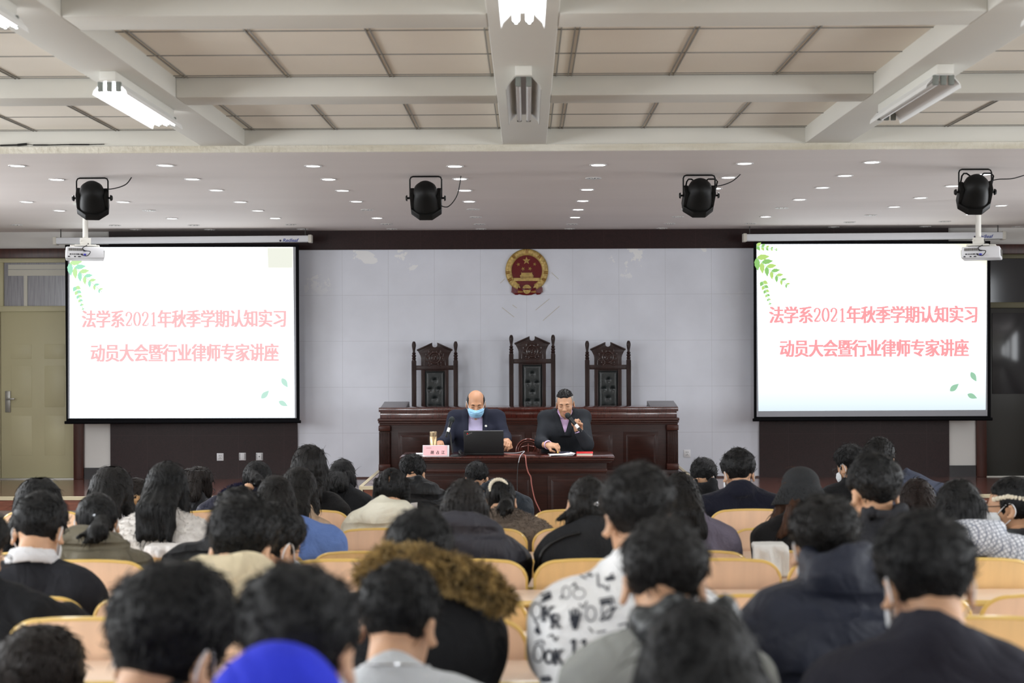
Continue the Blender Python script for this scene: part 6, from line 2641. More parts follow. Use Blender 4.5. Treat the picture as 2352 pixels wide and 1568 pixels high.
p_girl42 = BP(1562, 1083, 88, 'b', 'person with long dark hair over a lavender grey coat', hair='long', hc='dark', hlen=.50, hwide=1.3, jc=('lavender', (112, 106, 122), 'cotton'), pitch=21, tx=.03, seed=15, th=.012)
p_hat = BP(1838, 1072, 112, 'b', 'person in a black bucket hat with long brown hair', hair='hat', hc='reddish', hlen=.52, hwide=1.7, jc=('blackhat', (34, 34, 36), 'wool'), pitch=8, seed=16)
p_peach = BP(686, 1073, 88, 'B', 'person with long dark hair and a sand beige hooded coat', hair='long', hc='dark', hlen=.30, jc=('sand', (206, 180, 156), 'cotton'), collar='hood', pitch=25, tx=-.05, seed=17, th=.014)
p_braid = BP(900, 1073, 82, 'B', 'person with two braids and a centre parting in a cream puffer jacket', hair='braids', hc='black', jc=('cream', (248, 244, 226), 'nylon'), quilt=.16, collar='hood', th=.03, pitch=27, tx=.0, seed=18, colc=('paleblue', (150, 176, 220), 'cotton'))
p_furcoat = BP(1150, 1096, 72, 'B', 'person in a taupe fur coat with a pearl hair clip and short ponytail', hair='pony', hc='black', hlen=.24, hwide=.2, jc=('taupe', (128, 116, 106), 'fur'), collar='none', pitch=34, tx=.02, seed=19, legs='denim', th=.02)
p_denim = BP(633, 1092, 92, 'b', 'person with dark brown hair in a bright denim blue jacket', hair='bob', hc='dark', hlen=.25, jc=('denimblue', (104, 132, 194), 'cotton'), collar='fold', colc=('white', (226, 226, 230), 'cotton'), pitch=25, tx=.10, seed=20, th=.02)
p_long = BP(383, 1058, 100, 'b', 'person with very long straight black hair over a white fluffy coat', hair='long', hc='black', hlen=.50, hwide=1.0, jc=('whitefur', (244, 240, 236), 'fur'), pitch=17, seed=21, th=.02)

# --- middle rows
p_left1 = BP(88, 1096, 112, 'b', 'person with glossy loose black hair behind the white-collared man', hair='long', hc='black', hlen=.34, hwide=1.1, jc=BLK, pitch=30, yaw=18, tx=-.12, seed=22)
p_olive = BP(222, 1128, 98, 'C', 'person with a low ponytail in an olive green puffer jacket', hair='pony', hc='black', hlen=.30, hwide=1.0, jc=('olive', (112, 106, 90), 'nylon'), quilt=.085, collar='bighood', th=.03, pitch=29, yaw=14, tx=.02, seed=23, mask='white')
p_black15 = BP(545, 1120, 112, 'C', 'person with black hair and a black puffer, hidden behind the beige hooded man', hair='short', hc='black', jc=BLKN, quilt=.1, pitch=27, tx=-.05, seed=24, th=.014)
p_char = BP(1067, 1100, 106, 'C', 'person with straight dark hair in a charcoal hooded puffer, right sleeve hanging down', hair='bob', hc='ash', hlen=.13, jc=CHAR, quilt=.15, collar='bighood', th=.028, pitch=23, tx=.0, seed=25, elbow=.04)
p_strap = BP(1348, 1092, 98, 'C', 'person in a black top with flared tied-up hair and a thin shoulder strap', hair='updo', hc='dark', jc=('blacktop', (36, 37, 40), 'cotton'), collar='none', pitch=31, roll=8, tx=.02, seed=26)
p_scarf = BP(2204, 1101, 106, 'C', 'person with black hair and a white checked scarf', hair='bob', hc='black', hlen=.12, hwide=1.0, jc=('blackgreen', (34, 38, 40), 'cotton'), colc=('scarf', (0, 0, 0), 'scarf'), collar='none', pitch=27, roll=-6, tx=.06, seed=27, elbow=.06)
p_white2 = BP(90, 1133, 130, 'c', 'man with a white shirt collar under a black jacket, mask loops at both ears', hair='short', hc='black', jc=('black2', (34, 35, 41), 'cotton'), colc=WHT, collar='stand', pitch=27, mask='white', tx=.03, seed=28, vol=.016)
p_tall33 = BP(2006, 1040, 128, 'c', 'upright man with black hair and a dark high-collared coat, bare left ear', hair='short', hc='black', jc=('coal', (44, 45, 50), 'cotton'), collar='high', pitch=6, yaw=12, tx=.03, seed=29, nape=-.095, vol=.014, zsh=.01)
p_grey17 = BP(628, 1160, 142, 'c', 'masked person in grey turning right behind the beige hood', hair='short', hc='black', jc=('midgrey', (118, 118, 116), 'cotton'), pitch=23, yaw=-38, mask='white', seed=30, nape=-.06, tx=.03)
p_beige = BP(556, 1143, 176, 'D', 'man with thick black hair and a beige hooded jacket', hair='fluffy', hc='black', jc=('beige', (226, 212, 180), 'cotton'), collar='bighood', pitch=27, yaw=-14, seed=31, vol=.02, thick=.024, th=.022, strandn=420, zsh=.035)
p_edge = BP(-58, 1168, 140, 'D', 'person in black with glasses cut by the left edge, ear in view', dh=4.3, hair='short', hc='black', jc=('black3', (28, 29, 33), 'cotton'), pitch=21, yaw=-30, glasses=True, tx=.04, seed=32, sh=1.1, elbow=.06)

# --- near rows, out of focus
p_furhood = BP(966, 1173, 172, 'E', 'person in a black parka with a brown fur-trimmed hood', dh=3.62, hair='fluffy', hc='black', jc=('parka', (28, 29, 32), 'cotton'), collar='furhood', colc=('raccoon', (90, 70, 44), 'fur'), pitch=27, seed=33, th=.03, tx=-.03, sh=.95, strandn=420, furpx=[(852, 1322, 3.44), (890, 1296, 3.38), (960, 1296, 3.34), (1040, 1318, 3.34), (1105, 1340, 3.38), (1150, 1378, 3.42)], extra=[((.05, -.10, .86), (.17, .07, .13))])
p_print = BP(1462, 1065, 184, 'E', 'tall young man in a white jacket printed with black letters', dh=3.5, hair='fluffy', hc='dark', jc=('printwhite', (250, 252, 255), 'cotton'), collar='stand', pitch=6, yaw=12, seed=34, sh=.96, th=.016, tx=-.03, nape=-.085, strandn=420, zsh=-.03)
p_navy32 = BP(1895, 1143, 182, 'E', 'man in a navy padded jacket with a tall collar, mask loops at both ears', dh=3.6, hair='fluffy', hc='dark', jc=NAVY, collar='high', pitch=23, quilt=.19, mask='white', seed=35, th=.032, sh=1.12, tx=.02, strandn=420)
p_grey26 = BP(1526, 1192, 218, 'F', 'man with a short fade in a grey jacket with a black leather collar', dh=2.86, hair='short', hc='dark', jc=('greygreen', (150, 152, 148), 'cotton'), collar='none', colc=None, pitch=21, yaw=-10, seed=36, thick=.016, sh=.84, th=.012, tx=.0, nape=-.075, strandn=420, zsh=.0)
p_right31 = BP(2126, 1178, 232, 'F', 'man in a dark navy jacket at the lower right, mask loop behind his left ear', dh=2.78, hair='short', hc='black', jc=('ink', (40, 40, 50), 'cotton'), collar='stand', pitch=21, yaw=6, mask='white', seed=37, sh=1.08, th=.02, nape=-.07, vol=.016, strandn=460, zsh=-.005)
p_neck30 = BP(917, 1298, 200, 'F', 'man in a pale grey top with a thin silver necklace', dh=2.95, hair='short', hc='black', jc=('palegrey', (208, 212, 216), 'cotton'), collar='none', pitch=21, yaw=-14, seed=38, th=.012, nape=-.06, strandn=420, thick=.014, vol=.008)
p_low4 = BP(82, 1443, 222, 'E', 'person with dark brown hair bent low in the bottom left corner', dh=3.42, hair='short', hc='brown', jc=('black4', (30, 30, 33), 'cotton'), pitch=30, seed=39, vol=.016, strandn=420)
p_glass29 = BP(388, 1292, 300, 'F', 'man with thick black hair, glasses and a mask near the lower left', dh=2.5, hair='fluffy', hc='black', jc=('black5', (32, 32, 36), 'cotton'), pitch=25, yaw=-26, mask='white', glasses=True, seed=40, vol=.026, thick=.028, strandn=520, tx=-.08, nape=-.11, zsh=.02)
p_blue28 = BP(680, 1306, 318, 'G', 'person in a bright blue hooded top at the bottom of the photo', dh=2.16, hair='fluffy', hc='black', jc=('royalblue', (44, 56, 206), 'cotton'), collar='bumphood', pitch=40, seed=41, th=.012, nape=-.06, strandn=520, zsh=.0)
p_near27 = BP(1604, 1374, 300, 'G', 'nearest person, long black hair over a light grey top', dh=2.08, hair='bob', hc='black', hlen=.32, jc=('lightgrey2', (202, 204, 206), 'cotton'), collar='stand', pitch=19, seed=42, strandn=420)
p_pink = BP(2500, 1440, 240, 'G', 'person in a dull red top at the bottom right edge, only a shoulder showing', dh=2.2, hair='short', hc='black', jc=('dullred', (150, 62, 76), 'cotton'), pitch=19, seed=43)
p_sleeve = BP(2490, 1215, 170, 'D', 'person in black past the right edge, only a sleeve showing', dh=4.3, hair='short', hc='black', jc=('black6', (32, 32, 36), 'cotton'), pitch=21, seed=44, elbow=.06, tx=-.06)
# ================================================================== the two speakers at the table (facing the camera)
M_BROW = mat('dark_eyebrow', srgb(38, 30, 28), 0.8)
M_LIP = mat('lips', srgb(178, 108, 98), 0.5)
M_LID = mat('eyelash_line', srgb(52, 36, 32), 0.7)
M_SHIRT = mat('lilac_striped_shirt', srgb(206, 196, 232), 0.75)
_nt = M_SHIRT.node_tree
_tc = _nt.nodes.new('ShaderNodeTexCoord')
_wv = _nt.nodes.new('ShaderNodeTexWave')
_wv.inputs['Scale'].default_value = 26
_wv.bands_direction = 'X'
_rp = _nt.nodes.new('ShaderNodeValToRGB')
_rp.color_ramp.elements[0].color = srgb(198, 188, 228)
_rp.color_ramp.elements[1].color = srgb(216, 208, 238)
_nt.links.new(_tc.outputs['Object'], _wv.inputs['Vector'])
_nt.links.new(_wv.outputs['Fac'], _rp.inputs['Fac'])
_nt.links.new(_rp.outputs[0], _nt.nodes['Principled BSDF'].inputs['Base Color'])
M_SHIRTP = mat('pink_lilac_shirt', srgb(222, 190, 230), 0.75)


def speaker(px, label, head, shoulders, armL, armR, handL, handR, suit, shirt, vfun, skin, seed, pitch, yaw, roll, s, zs, hwid=1.0):
    """head/arm joints are given as (pixel x, pixel y, depth); L is the side at the left of the photo"""
    rng = np.random.default_rng(seed)
    rx = P(px, 900, SY).x
    t = thing('person', (rx, SY, 0.0), label, 'person', None, PI)

    def loc(a):
        q = P(*a)
        return A3(-(q.x - rx), -(q.y - SY), q.z)
    hp = loc(head)
    R = rot3(0, 0, math.radians(yaw)) @ rot3(-math.radians(pitch), 0, 0) @ rot3(0, math.radians(roll), 0)
    ly = hp[1] - .095
    nb = A3(hp[0] * .6, ly + .012, zs + .045)
    sh = [loc(a) for a in shoulders]            # [left of photo (+x), right of photo (-x)]
    arms = [[loc(a) for a in armL], [loc(a) for a in armR]]
    S = sines(rng, 6, 16, 36)
    S3 = sines(rng, 6, 44, 90)
    parts = []
    V, Q = head_mesh(True)
    parts.append((xf(V * A3(hwid, 1, 1), R, hp, s), Q))

    def f_body(p):
        q = cap(p, (0, ly * .4, .60), (0, ly - .01, zs - .14), .09, .10)
        q = smin(q, cap(p, nb, hp + R @ A3(0, -.045, -.10) * s, .056 * s, .052 * s), .03)
        for k in (0, 1):
            e, w_ = arms[k]
            q = smin(q, cap(p, A3(*nb) * A3(.5, 1, 1) + A3(0, -.01, -.06), sh[k], .05, .045), .05)
            q = smin(q, cap(p, sh[k], e, .042, .036), .03)
            q = smin(q, cap(p, e, w_, .036, .026), .02)
        return q
    lo = np.minimum(np.min([sh[0], sh[1], *arms[0], *arms[1], hp], axis=0) - .1, [-.25, -.16, .45])
    hi = np.maximum(np.max([sh[0], sh[1], *arms[0], *arms[1]], axis=0) + .1, [.25, .2, zs + .14])
    lo[2] = .45
    V, Q = surfnet(f_body, lo, hi, .015)
    parts.append((relax(V, Q, 1), Q))
    for k, (kind, fwd, up, flip) in enumerate((handL, handR)):
        HV, HQ = hand_mesh(kind)
        v = HV.copy()
        if flip:
            v[:, 0] *= -1
            HQ = HQ[:, ::-1]
        c = lambda a: A3(-a[0], -a[1], a[2])
        parts.append((xf(v, frame(c(fwd), c(up)), arms[k][1], 1.0), HQ))
    V, Q = join(parts)
    link_mesh('body', fast_mesh('body', V, Q), skin, t)
    toH = Matrix.Translation(hp) @ Matrix(R.tolist()).to_4x4() @ Matrix.Scale(s, 4) @ Matrix.Diagonal((hwid, 1, 1, 1))

    def torso(p, th):
        a = cap(p, (-.085, -.01, .47), (-.09, ly, zs - .13), .115 + th, .110 + th)
        b = cap(p, (.085, -.01, .47), (.09, ly, zs - .13), .115 + th, .110 + th)
        q = smin(a, b, .08)
        for k in (0, 1):
            q = smin(q, cap(p, A3(nb[0] * .5, ly - .005, zs + .0), sh[k] * A3(1, 1, 1) + A3(0, 0, -.01), .058 + th, .056 + th), .05)
            q = smin(q, cap(p, A3(nb[0] * .5, ly - .005, zs + .045), A3(nb[0] * .5, ly - .005, zs + .005) * .45 + sh[k] * .55, .045 + th * .5, .045 + th), .05)
        return q

    # shirt with its collar
    def f_shirt(p):
        q = torso(p, .002) - .001 * wav(p, S3)
        q = smax(q, np.abs(p[:, 0] - nb[0] * .6) - .125, .02)
        q = smax(q, -(p[:, 1] - (ly - .03)), .01)
        q = smax(q, .70 - p[:, 2], .01)
        q = smax(q, -cap(p, nb + A3(0, .01, -.02), hp, .050, .050), .006)
        return q
    V, Q = surfnet(f_shirt, (-.22, ly - .06, .68), (.22, ly + .24, zs + .14), .0075)
    so = link_mesh('shirt', fast_mesh('shirt', V, Q), shirt, t)

    def f_col(p):
        q = ring(p, nb + A3(0, .006, .026), .060, .0045, 4.8, 1.06, .30)
        out = ring(p, nb + A3(0, .006, .014), .071, .0045, 5.2, 1.08, .42)
        # wings open at the front
        gap = np.abs(p[:, 0] - nb[0]) - np.clip(.004 + .75 * (nb[2] + .035 - p[:, 2]) * 0 + .5 * np.clip(p[:, 2] - nb[2] + .02, 0, 1), 0, .05)
        q = np.minimum(q, out)
        return smax(q, np.where(p[:, 1] > nb[1] + .02, -gap, -1), .004)
    V, Q = surfnet(f_col, nb - A3(.11, .11, .06), nb + A3(.11, .13, .10), .0045)
    link_mesh('shirt_collar', fast_mesh('shirt_collar', V, Q), shirt, so)
    # cuffs
    for k in (0, 1):
        e, w_ = arms[k]
        ax = (w_ - e) / np.linalg.norm(w_ - e)
        if k in suit['cuffs']:
            V, Q = surfnet(lambda p: smax(np.abs(cap(p, w_ - ax * .06, w_ + ax * .002, .037, .036)) - .003, (p - w_) @ ax - .004, .002), w_ - .09, w_ + .06, .005)
            link_mesh('shirt_cuff', fast_mesh('shirt_cuff', V, Q), shirt, so)

    # suit jacket with an open front and lapels
    def f_jacket(p):
        q = torso(p, .018)
        for k in (0, 1):
            e, w_ = arms[k]
            q = smin(q, cap(p, sh[k] + A3(0, 0, -.012), e, .066, .056), .04)
            q = smin(q, cap(p, e, w_ + (e - w_) * .16, .058, .043), .025)
        w = vfun(p[:, 2])
        u = np.abs(p[:, 0] - nb[0] * .6)
        front = p[:, 1] > ly + .0
        lap = np.clip(1 - np.abs(u - w - .026) / .026, 0, 1) * front * (p[:, 2] > suit['lap'])
        q = q - .012 * np.minimum(lap * 5, 1)
        q = q - .005 * wav(p, S) * 2 - .0016 * wav(p, S3) * 2
        q = smax(q, np.where(front, (w - u) * 1.0, -1), .004)
        q = smax(q, .46 - p[:, 2], .01)
        # neck opening
        q = smax(q, -cap(p, nb + A3(0, .012, .01), hp + A3(0, .01, .05), .068, .085), .006)
        return q
    V, Q = surfnet(f_jacket, lo - A3(.04, .06, 0), hi + A3(.04, .08, .04), .0105)
    jo = link_mesh('suit_jacket', fast_mesh('suit_jacket', relax(V, Q, 1, .3), Q), suit['mat'], t)
    L = leg_meshes()
    if 'black' in ACC['tm']:
        link_mesh('trousers', ACC['tm']['black'], None, t)
        link_mesh('shoes', ACC['sm'], None, t)
    # brows and lid lines
    for g in (-1, 1):
        m = MB()
        m.tube(smooth_path([(g * .016, .0985, .020), (g * .030, .0955, .0255), (g * .046, .083, .0195)], 5), [.0032] * 4 + [.0028] * 4 + [.0018] * 3, 6)
        o = m.build('eyebrow', M_BROW, t)
        o.matrix_local = toH
        m = MB()
        m.tube(smooth_path([(g * .018, .0880, -.0005), (g * .031, .0925, -.0045), (g * .044, .0830, -.001)], 5), .0013, 5)
        o = m.build('eyelashes', M_LID, t)
        o.matrix_local = toH
    return dict(o=t, hp=hp, R=R, s=s, toH=toH, arms=arms, ly=ly, nb=nb, zs=zs, jacket=jo, rx=rx)


NAVYSUIT = mat('navy_suit_cloth', srgb(30, 33, 48), 0.85, bump=(300, 0.25), spec=0.25)
DARKSUIT = mat('dark_grey_suit_cloth', srgb(34, 37, 42), 0.85, bump=(300, 0.25), spec=0.25)
v1 = lambda z: np.clip(.064 + 0 * z, 0, 1)
s1 = speaker(1093, 'bald man in a navy suit and blue surgical mask behind the laptop', (1093, 927, 12.98), ((1047, 957, 13.10), (1141, 955, 13.10)),
             ((1027, 1008, 12.95), (1009, 1018, 12.66)), ((1160, 1004, 12.95), (1165, 1013, 12.66)),
             ('write', (0.1, -1, -.10), (-.35, 0, 1), True), ('write', (-.05, -1, -.12), (.45, 0, 1), False),
             dict(mat=NAVYSUIT, cuffs=(), lap=.86), M_SHIRT, v1, mat('skin_tan', srgb(190, 140, 106), 0.42), 101, 18, 4, 0, .99, 1.048, 1.03)
# horseshoe of dark hair round the bald crown
def f_horse(p):
    d = ell(p, (0, -.015, .026), (.0815, .103, .088))
    d = smax(d, p[:, 2] - np.where(p[:, 1] < -.02, .085, .085 - .4 * np.clip(p[:, 1] + .02, 0, 1)), .012)
    top = ell(p, (0, .02, .115), (.068, .125, .062))
    d = smax(d, -top, .012)
    d = smax(d, p[:, 1] - .038, .008)
    d = smax(d, -(p[:, 2] + .055 - .4 * np.clip(p[:, 1] + .02, 0, 1)), .01)
    for g in (-1, 1):
        d = smax(d, -ell(p, (g * .086, .0, -.018), (.016, .024, .036)), .005)
    return d - .0016 * np.sin(p[:, 2] * 300 + 40 * p[:, 1])
V, Q = surfnet(f_horse, (-.11, -.14, -.09), (.11, .08, .13), .005)
o = link_mesh('hair', fast_mesh('hair', xf(V * A3(1.03, 1, 1), s1['R'], s1['hp'], s1['s']), Q), hair_mat('black'), s1['o'])
A = mask_parts()
M_MASKS = mat('sky_blue_surgical_mask', srgb(160, 212, 246), 0.75)
mo = link_mesh('face_mask', A['mask'].copy(), M_MASKS, s1['o'])
mo.matrix_local = s1['toH']
link_mesh('ear_loops', A['loops'].copy(), M_LOOP, mo)
# round white lapel badge
q = P(1115, 980.5, 12.80)
bt = BVHTree.FromPolygons([v.co for v in s1['jacket'].data.vertices], [tuple(f.vertices) for f in s1['jacket'].data.polygons])
hit = bt.ray_cast(Vector((-(q.x - s1['rx']), 1.0, q.z)), Vector((0, -1, 0)))
hy = hit[0].y if hit[0] else .2
m = MB()
m.lathe([(0.0, 0.006), (0.008, 0.005), (0.0115, 0.0)], n=18, M=Matrix.Translation((-(q.x - s1['rx']), hy, q.z)) @ Matrix.Rotation(-PI / 2, 4, 'X'), cap=False)
m.build('lapel_badge', mat('white_badge', srgb(236, 236, 226), 0.3), s1['o'])

zv = P(1297, 998, 12.9).z
zt_ = 1.12
v2 = lambda z: np.clip(.062 * (z - zv) / (zt_ - zv), 0, .075)
s2 = speaker(1296, 'man in a dark suit reading into a handheld microphone, black watch on his wrist', (1298, 927, 12.98), ((1255, 958, 13.10), (1338, 957, 13.10)),
             ((1243, 1014, 12.92), (1260, 1022, 12.62)), ((1349, 1022, 12.72), (1329, 989, 12.70)),
             ('write', (.75, -.6, -.02), (-.1, -.35, 1), True), ('grip', (-.25, -.15, 1.0), (.35, .85, .25), False),
             dict(mat=DARKSUIT, cuffs=(0, 1), lap=zv - .02), M_SHIRTP, v2, mat('skin_olive', srgb(192, 146, 114), 0.45), 102, 14, -6, 3, .98, 1.048)


def f_crop(p, grey):
    d = ell(p, (0, -.015, .032), (.0795, .101, .0935)) - (.0045 if grey else .0065) * np.clip((p[:, 2] - .02) / .06, 0, 1)
    hl = np.where(np.abs(p[:, 0]) < .032, .070, .070 - 1.4 * np.clip(np.abs(p[:, 0]) - .032, 0, .05))
    d = smax(d, p[:, 1] - np.where(p[:, 2] > .07, hl + .18 * (p[:, 2] - .07), .030), .006)
    for g in (-1, 1):
        d = smax(d, -ell(p, (g * .086, .0, -.018), (.016, .024, .036)), .005)
    d = smax(d, -(p[:, 2] + .06 - .5 * np.clip(p[:, 1] + .02, 0, 1)), .01)
    if grey:
        d = smax(d, p[:, 2] - .080, .01)
    else:
        d = smax(d, .068 - p[:, 2] - .2 * np.clip(-p[:, 1], 0, 1), .012)
    return d - .0007 * np.sin(p[:, 0] * 420 + 30 * p[:, 2]) - .0005 * np.sin(p[:, 1] * 310)


for grey, nm, mm in ((True, 'side_hair', mat('hair_grey_sides', srgb(150, 146, 141), 0.6, var=(90, 0.2))), (False, 'hair', hair_mat('dark'))):
    V, Q = surfnet(lambda p: f_crop(p, grey), (-.11, -.14, -.09), (.11, .10, .16), .0048)
    if not grey:
        N = vnormals(V, Q)
        roots = rng_roots = np.random.default_rng(3).choice(np.where(V[:, 2] > .09)[0], 240)
        SV, SQ = strands(V, N, roots, np.tile(A3(0, .7, .3), (240, 1)), .013, .0020, .45, np.random.default_rng(4), jitter=.3)
        V, Q = join([(V, Q), (SV, SQ)])
    link_mesh(nm, fast_mesh(nm, xf(V, s2['R'], s2['hp'], s2['s']), Q), mm, s2['o'])
V, Q = surfnet(lambda p: np.minimum(ell(p, (0, .0975, -.0575), (.0215, .0075, .0050)), ell(p, (0, .0955, -.0705), (.018, .0085, .0060))), (-.03, .08, -.085), (.03, .115, -.045), .0026)
link_mesh('lips', fast_mesh('lips', xf(V, s2['R'], s2['hp'], s2['s']), Q), M_LIP, s2['o'])
# watch on the raised wrist
e, w_ = s2['arms'][1]
ax = Vector(w_ - e).normalized()
c = Vector(w_) - ax * 0.012
m = MB()
q = ax.to_track_quat('Z', 'Y').to_matrix().to_4x4()
m.lathe([(0.031, -0.011), (0.034, -0.009), (0.034, 0.009), (0.031, 0.011)], n=24, M=Matrix.Translation(c) @ q)
wo = m.build('watch', mat('black_watch_strap', srgb(22, 22, 24), 0.4), s2['o'])
side = Vector((-0.75, 0.6, 0.2))
side = (side - ax * side.dot(ax)).normalized()
m = MB()
m.cyl(c + side * 0.030, c + side * 0.040, 0.017, n=20)
m.build('watch_face', mat('silver_watch_face', srgb(170, 172, 176), 0.2, metal=0.8), wo)

# microphone in his hand
mt = P(1305, 955, 12.66)
mb_ = P(1334, 989, 12.60)
hm_ = thing('handheld_microphone', mt, 'black handheld microphone with a white band near the mouth of the reading man', 'microphone')
O = mt.copy()
ax = (mb_ - mt)
m = MB(O)
m.cyl(mt + ax * 0.14, mt + ax * 0.60, 0.0185, 0.0155, n=18)
m.cyl(mt + ax * 0.82, mb_, 0.0155, 0.0145, n=18)
h = m.build('handle', MATS['black_mic_barrel'], hm_)
m = MB(O)
m.cyl(mt + ax * 0.60, mt + ax * 0.82, 0.0158, 0.0158, n=18)
m.build('white_band', MATS['white_mic_band'], h)
m = MB(O)
q = (-ax).normalized().to_track_quat('Z', 'Y').to_matrix().to_4x4()
m.lathe([(0.018, -0.02), (0.025, -0.008), (0.027, 0.006), (0.023, 0.020), (0.012, 0.030), (0.0, 0.032)], n=20, M=Matrix.Translation(mt) @ q)
m.build('grille', MATS['dark_mic_grille'], hm_)

# ================================================================== hats, clips, prints and other worn details
def child_mesh(info, name, V, Q, m):
    return link_mesh(name, fast_mesh(name, V, Q), m, info['o'])


# bucket hat
def f_hat(p):
    crown = ell(p, (0, -.018, .060), (.096, .116, .088))
    crown = smax(crown, .030 - p[:, 2], .01)
    z = p[:, 2]
    r = np.sqrt(p[:, 0] ** 2 + ((p[:, 1] + .018) / 1.2) ** 2)
    brim = np.abs(r - (.096 + .55 * (.045 - z))) - .005
    brim = smax(brim, z - .050, .006)
    brim = smax(brim, -.050 - z, .004)
    return smin(crown, brim, .012)
i = p_hat
V, Q = surfnet(f_hat, (-.20, -.24, -.07), (.20, .20, .17), .0075)
child_mesh(i, 'bucket_hat', xf(V, i['R'], i['hp'], i['s']), Q, mat('black_hat_cloth', srgb(36, 38, 41), 0.9, bump=(200, 0.4)))

# pearl clip on the fur-coated girl, cream clip at the right edge, thin necklace, hair ties
M_PEARL = mat('pearl_beads', srgb(232, 222, 200), 0.25)
i = p_furcoat
m = MB()
for k in range(15):
    a = math.radians(205 - k * 15)
    c = head_local(i, (-.012 + .048 * math.cos(a), -.092 - .018 * math.sin(a), .045 + .042 * math.sin(a)))
    m.lathe([(0, -.011), (.0078, -.0078), (.011, 0), (.0078, .0078), (0, .011)], tuple(c), 8)
m.build('pearl_clip', M_PEARL, i['o'])
i = p_girl39
m = MB()
for k in range(9):
    u = (k - 4) / 4
    c = head_local(i, (-.082 + .012 * abs(u), -.005 + .060 * u, .052 - .012 * abs(u)))
    m.lathe([(0, -.012), (.010, -.009), (.0125, 0), (.010, .009), (0, .012)], tuple(c), 8)
m.build('cream_hair_clip', M_PEARL, i['o'])
i = p_neck30
m = MB()
nbx = i['nb']
m.tube([nbx + A3(.070 * math.cos(a), .006 + .072 * math.sin(a), .034 - .02 * math.sin(a)) for a in [k * PI / 20 for k in range(41)]], .0024, 6)
m.build('silver_necklace', mat('silver_chain', srgb(220, 220, 224), 0.2, metal=0.9), i['o'])
i = p_olive
m = MB()
c = head_local(i, (.012, -.118, -.006))
m.lathe([(.018, -.006), (.024, 0), (.018, .006)], tuple(c), 14)
m.build('hair_tie', mat('pale_hair_tie', srgb(200, 206, 214), 0.4), i['o'])
i = p_strap
c0 = head_local(i, (-.02, -.10, -.045))
m = MB()
for k in range(8):
    q = c0 + A3(.01 + k * .012, -.012, -.02 + k * .007)
    m.tube([q + A3(.009 * math.cos(a), -.003 * (k % 2), .006 * math.sin(a)) for a in [j * PI / 5 for j in range(11)]], .0018, 5)
m.build('hair_chain', mat('silver_chain', srgb(220, 220, 224), 0.2, metal=0.9), i['o'])
# thin bag strap over her shoulder
bt = BVHTree.FromPolygons([v.co for v in i['jacket'].data.vertices], [tuple(f.vertices) for f in i['jacket'].data.polygons])
pth = []
for a in ((1332, 1228), (1300, 1236), (1270, 1250), (1250, 1266), (1240, 1285), (1240, 1310)):
    w = P(*a, 5.7)
    l_ = Vector((w.x - i['root'][0], -1.0, w.z - i['root'][2]))
    h = bt.ray_cast(l_, Vector((0, 1, 0)))
    pth.append(Vector((l_.x, (h[0].y if h[0] else i['yb'] + .08) - .008, l_.z)))
m = MB()
m.tube(smooth_path(pth, 5), .006, 7)
m.build('bag_strap', mat('black_strap', srgb(20, 20, 22), 0.35), i['o'])
# black leather collar of the man in the grey jacket
i = p_grey26
def f_lc(p):
    q = ring(p, i['nb'] + A3(.03, -.005, .045), .082, .024, 1.9, 1.05, .25)
    return q - .006 * np.sin(p[:, 0] * 60 + 20 * p[:, 2])
V, Q = surfnet(f_lc, i['nb'] - A3(.22, .20, .12), i['nb'] + A3(.26, .2, .18), .011)
child_mesh(i, 'leather_collar', V, Q, cloth_mat('blackshine', (40, 44, 46), 'leather'))
# small black and yellow label on the white fluffy coat
i = p_long
q = P(342, 1226, 6.3)
m = MB()
lx, lz = q.x - i['root'][0], q.z - i['root'][2]
bt = BVHTree.FromPolygons([v.co for v in i['jacket'].data.vertices], [tuple(f.vertices) for f in i['jacket'].data.polygons])
h = bt.ray_cast(Vector((lx, -1, lz)), Vector((0, 1, 0)))
yy = (h[0].y if h[0] else i['yb']) - .012
m.box(lx - .014, lx + .014, yy - .004, yy + .008, lz - .012, lz + .012)
lo_ = m.build('coat_label', mat('black_label', srgb(26, 24, 22), 0.6), i['o'])
m = MB()
m.box(lx - .008, lx + .010, yy - .0055, yy - .003, lz - .006, lz + .002)
m.build('label_mark', mat('yellow_label_mark', srgb(220, 180, 60), 0.6), lo_)

# ---- black lettering printed on the white jacket
i = p_print
bt = BVHTree.FromPolygons([v.co for v in i['jacket'].data.vertices], [tuple(f.vertices) for f in i['jacket'].data.polygons])
DP = 3.22
pm = MB()


def on_jacket(a):
    w = P(a[0], a[1], DP)
    o = Vector((w.x - i['root'][0], -1.2, w.z - i['root'][2]))
    cw = Vector((0 - i['root'][0], 0 - i['root'][1], CAMZ - i['root'][2]))
    dirv = (Vector((w.x - i['root'][0], DP - i['root'][1], w.z - i['root'][2])) - cw).normalized()
    h = bt.ray_cast(cw, dirv)
    return (h[0] - dirv * .004) if h[0] else None


def ink(pts, wpx, closed=False, sub=5):
    """printed stroke of width wpx following the cloth"""
    P2 = [Vector(p) for p in pts] + ([Vector(pts[0])] if closed else [])
    dense = []
    for a, b in zip(P2[:-1], P2[1:]):
        n = max(1, int((b - a).length / sub))
        dense += [a + (b - a) * k / n for k in range(n)]
    dense.append(P2[-1])
    prev = None
    for k, c in enumerate(dense):
        t_ = (dense[min(k + 1, len(dense) - 1)] - dense[max(k - 1, 0)])
        t_ = t_.normalized() if t_.length else Vector((1, 0))
        n = Vector((-t_.y, t_.x)) * wpx / 2
        a, b = on_jacket(c + n), on_jacket(c - n)
        if a is None or b is None:
            prev = None
            continue
        if prev:
            pm.quad(prev[0], a, b, prev[1])
        prev = (a, b)


def serif(x, y, w):
    ink([(x - w, y), (x + w, y)], 3.5)


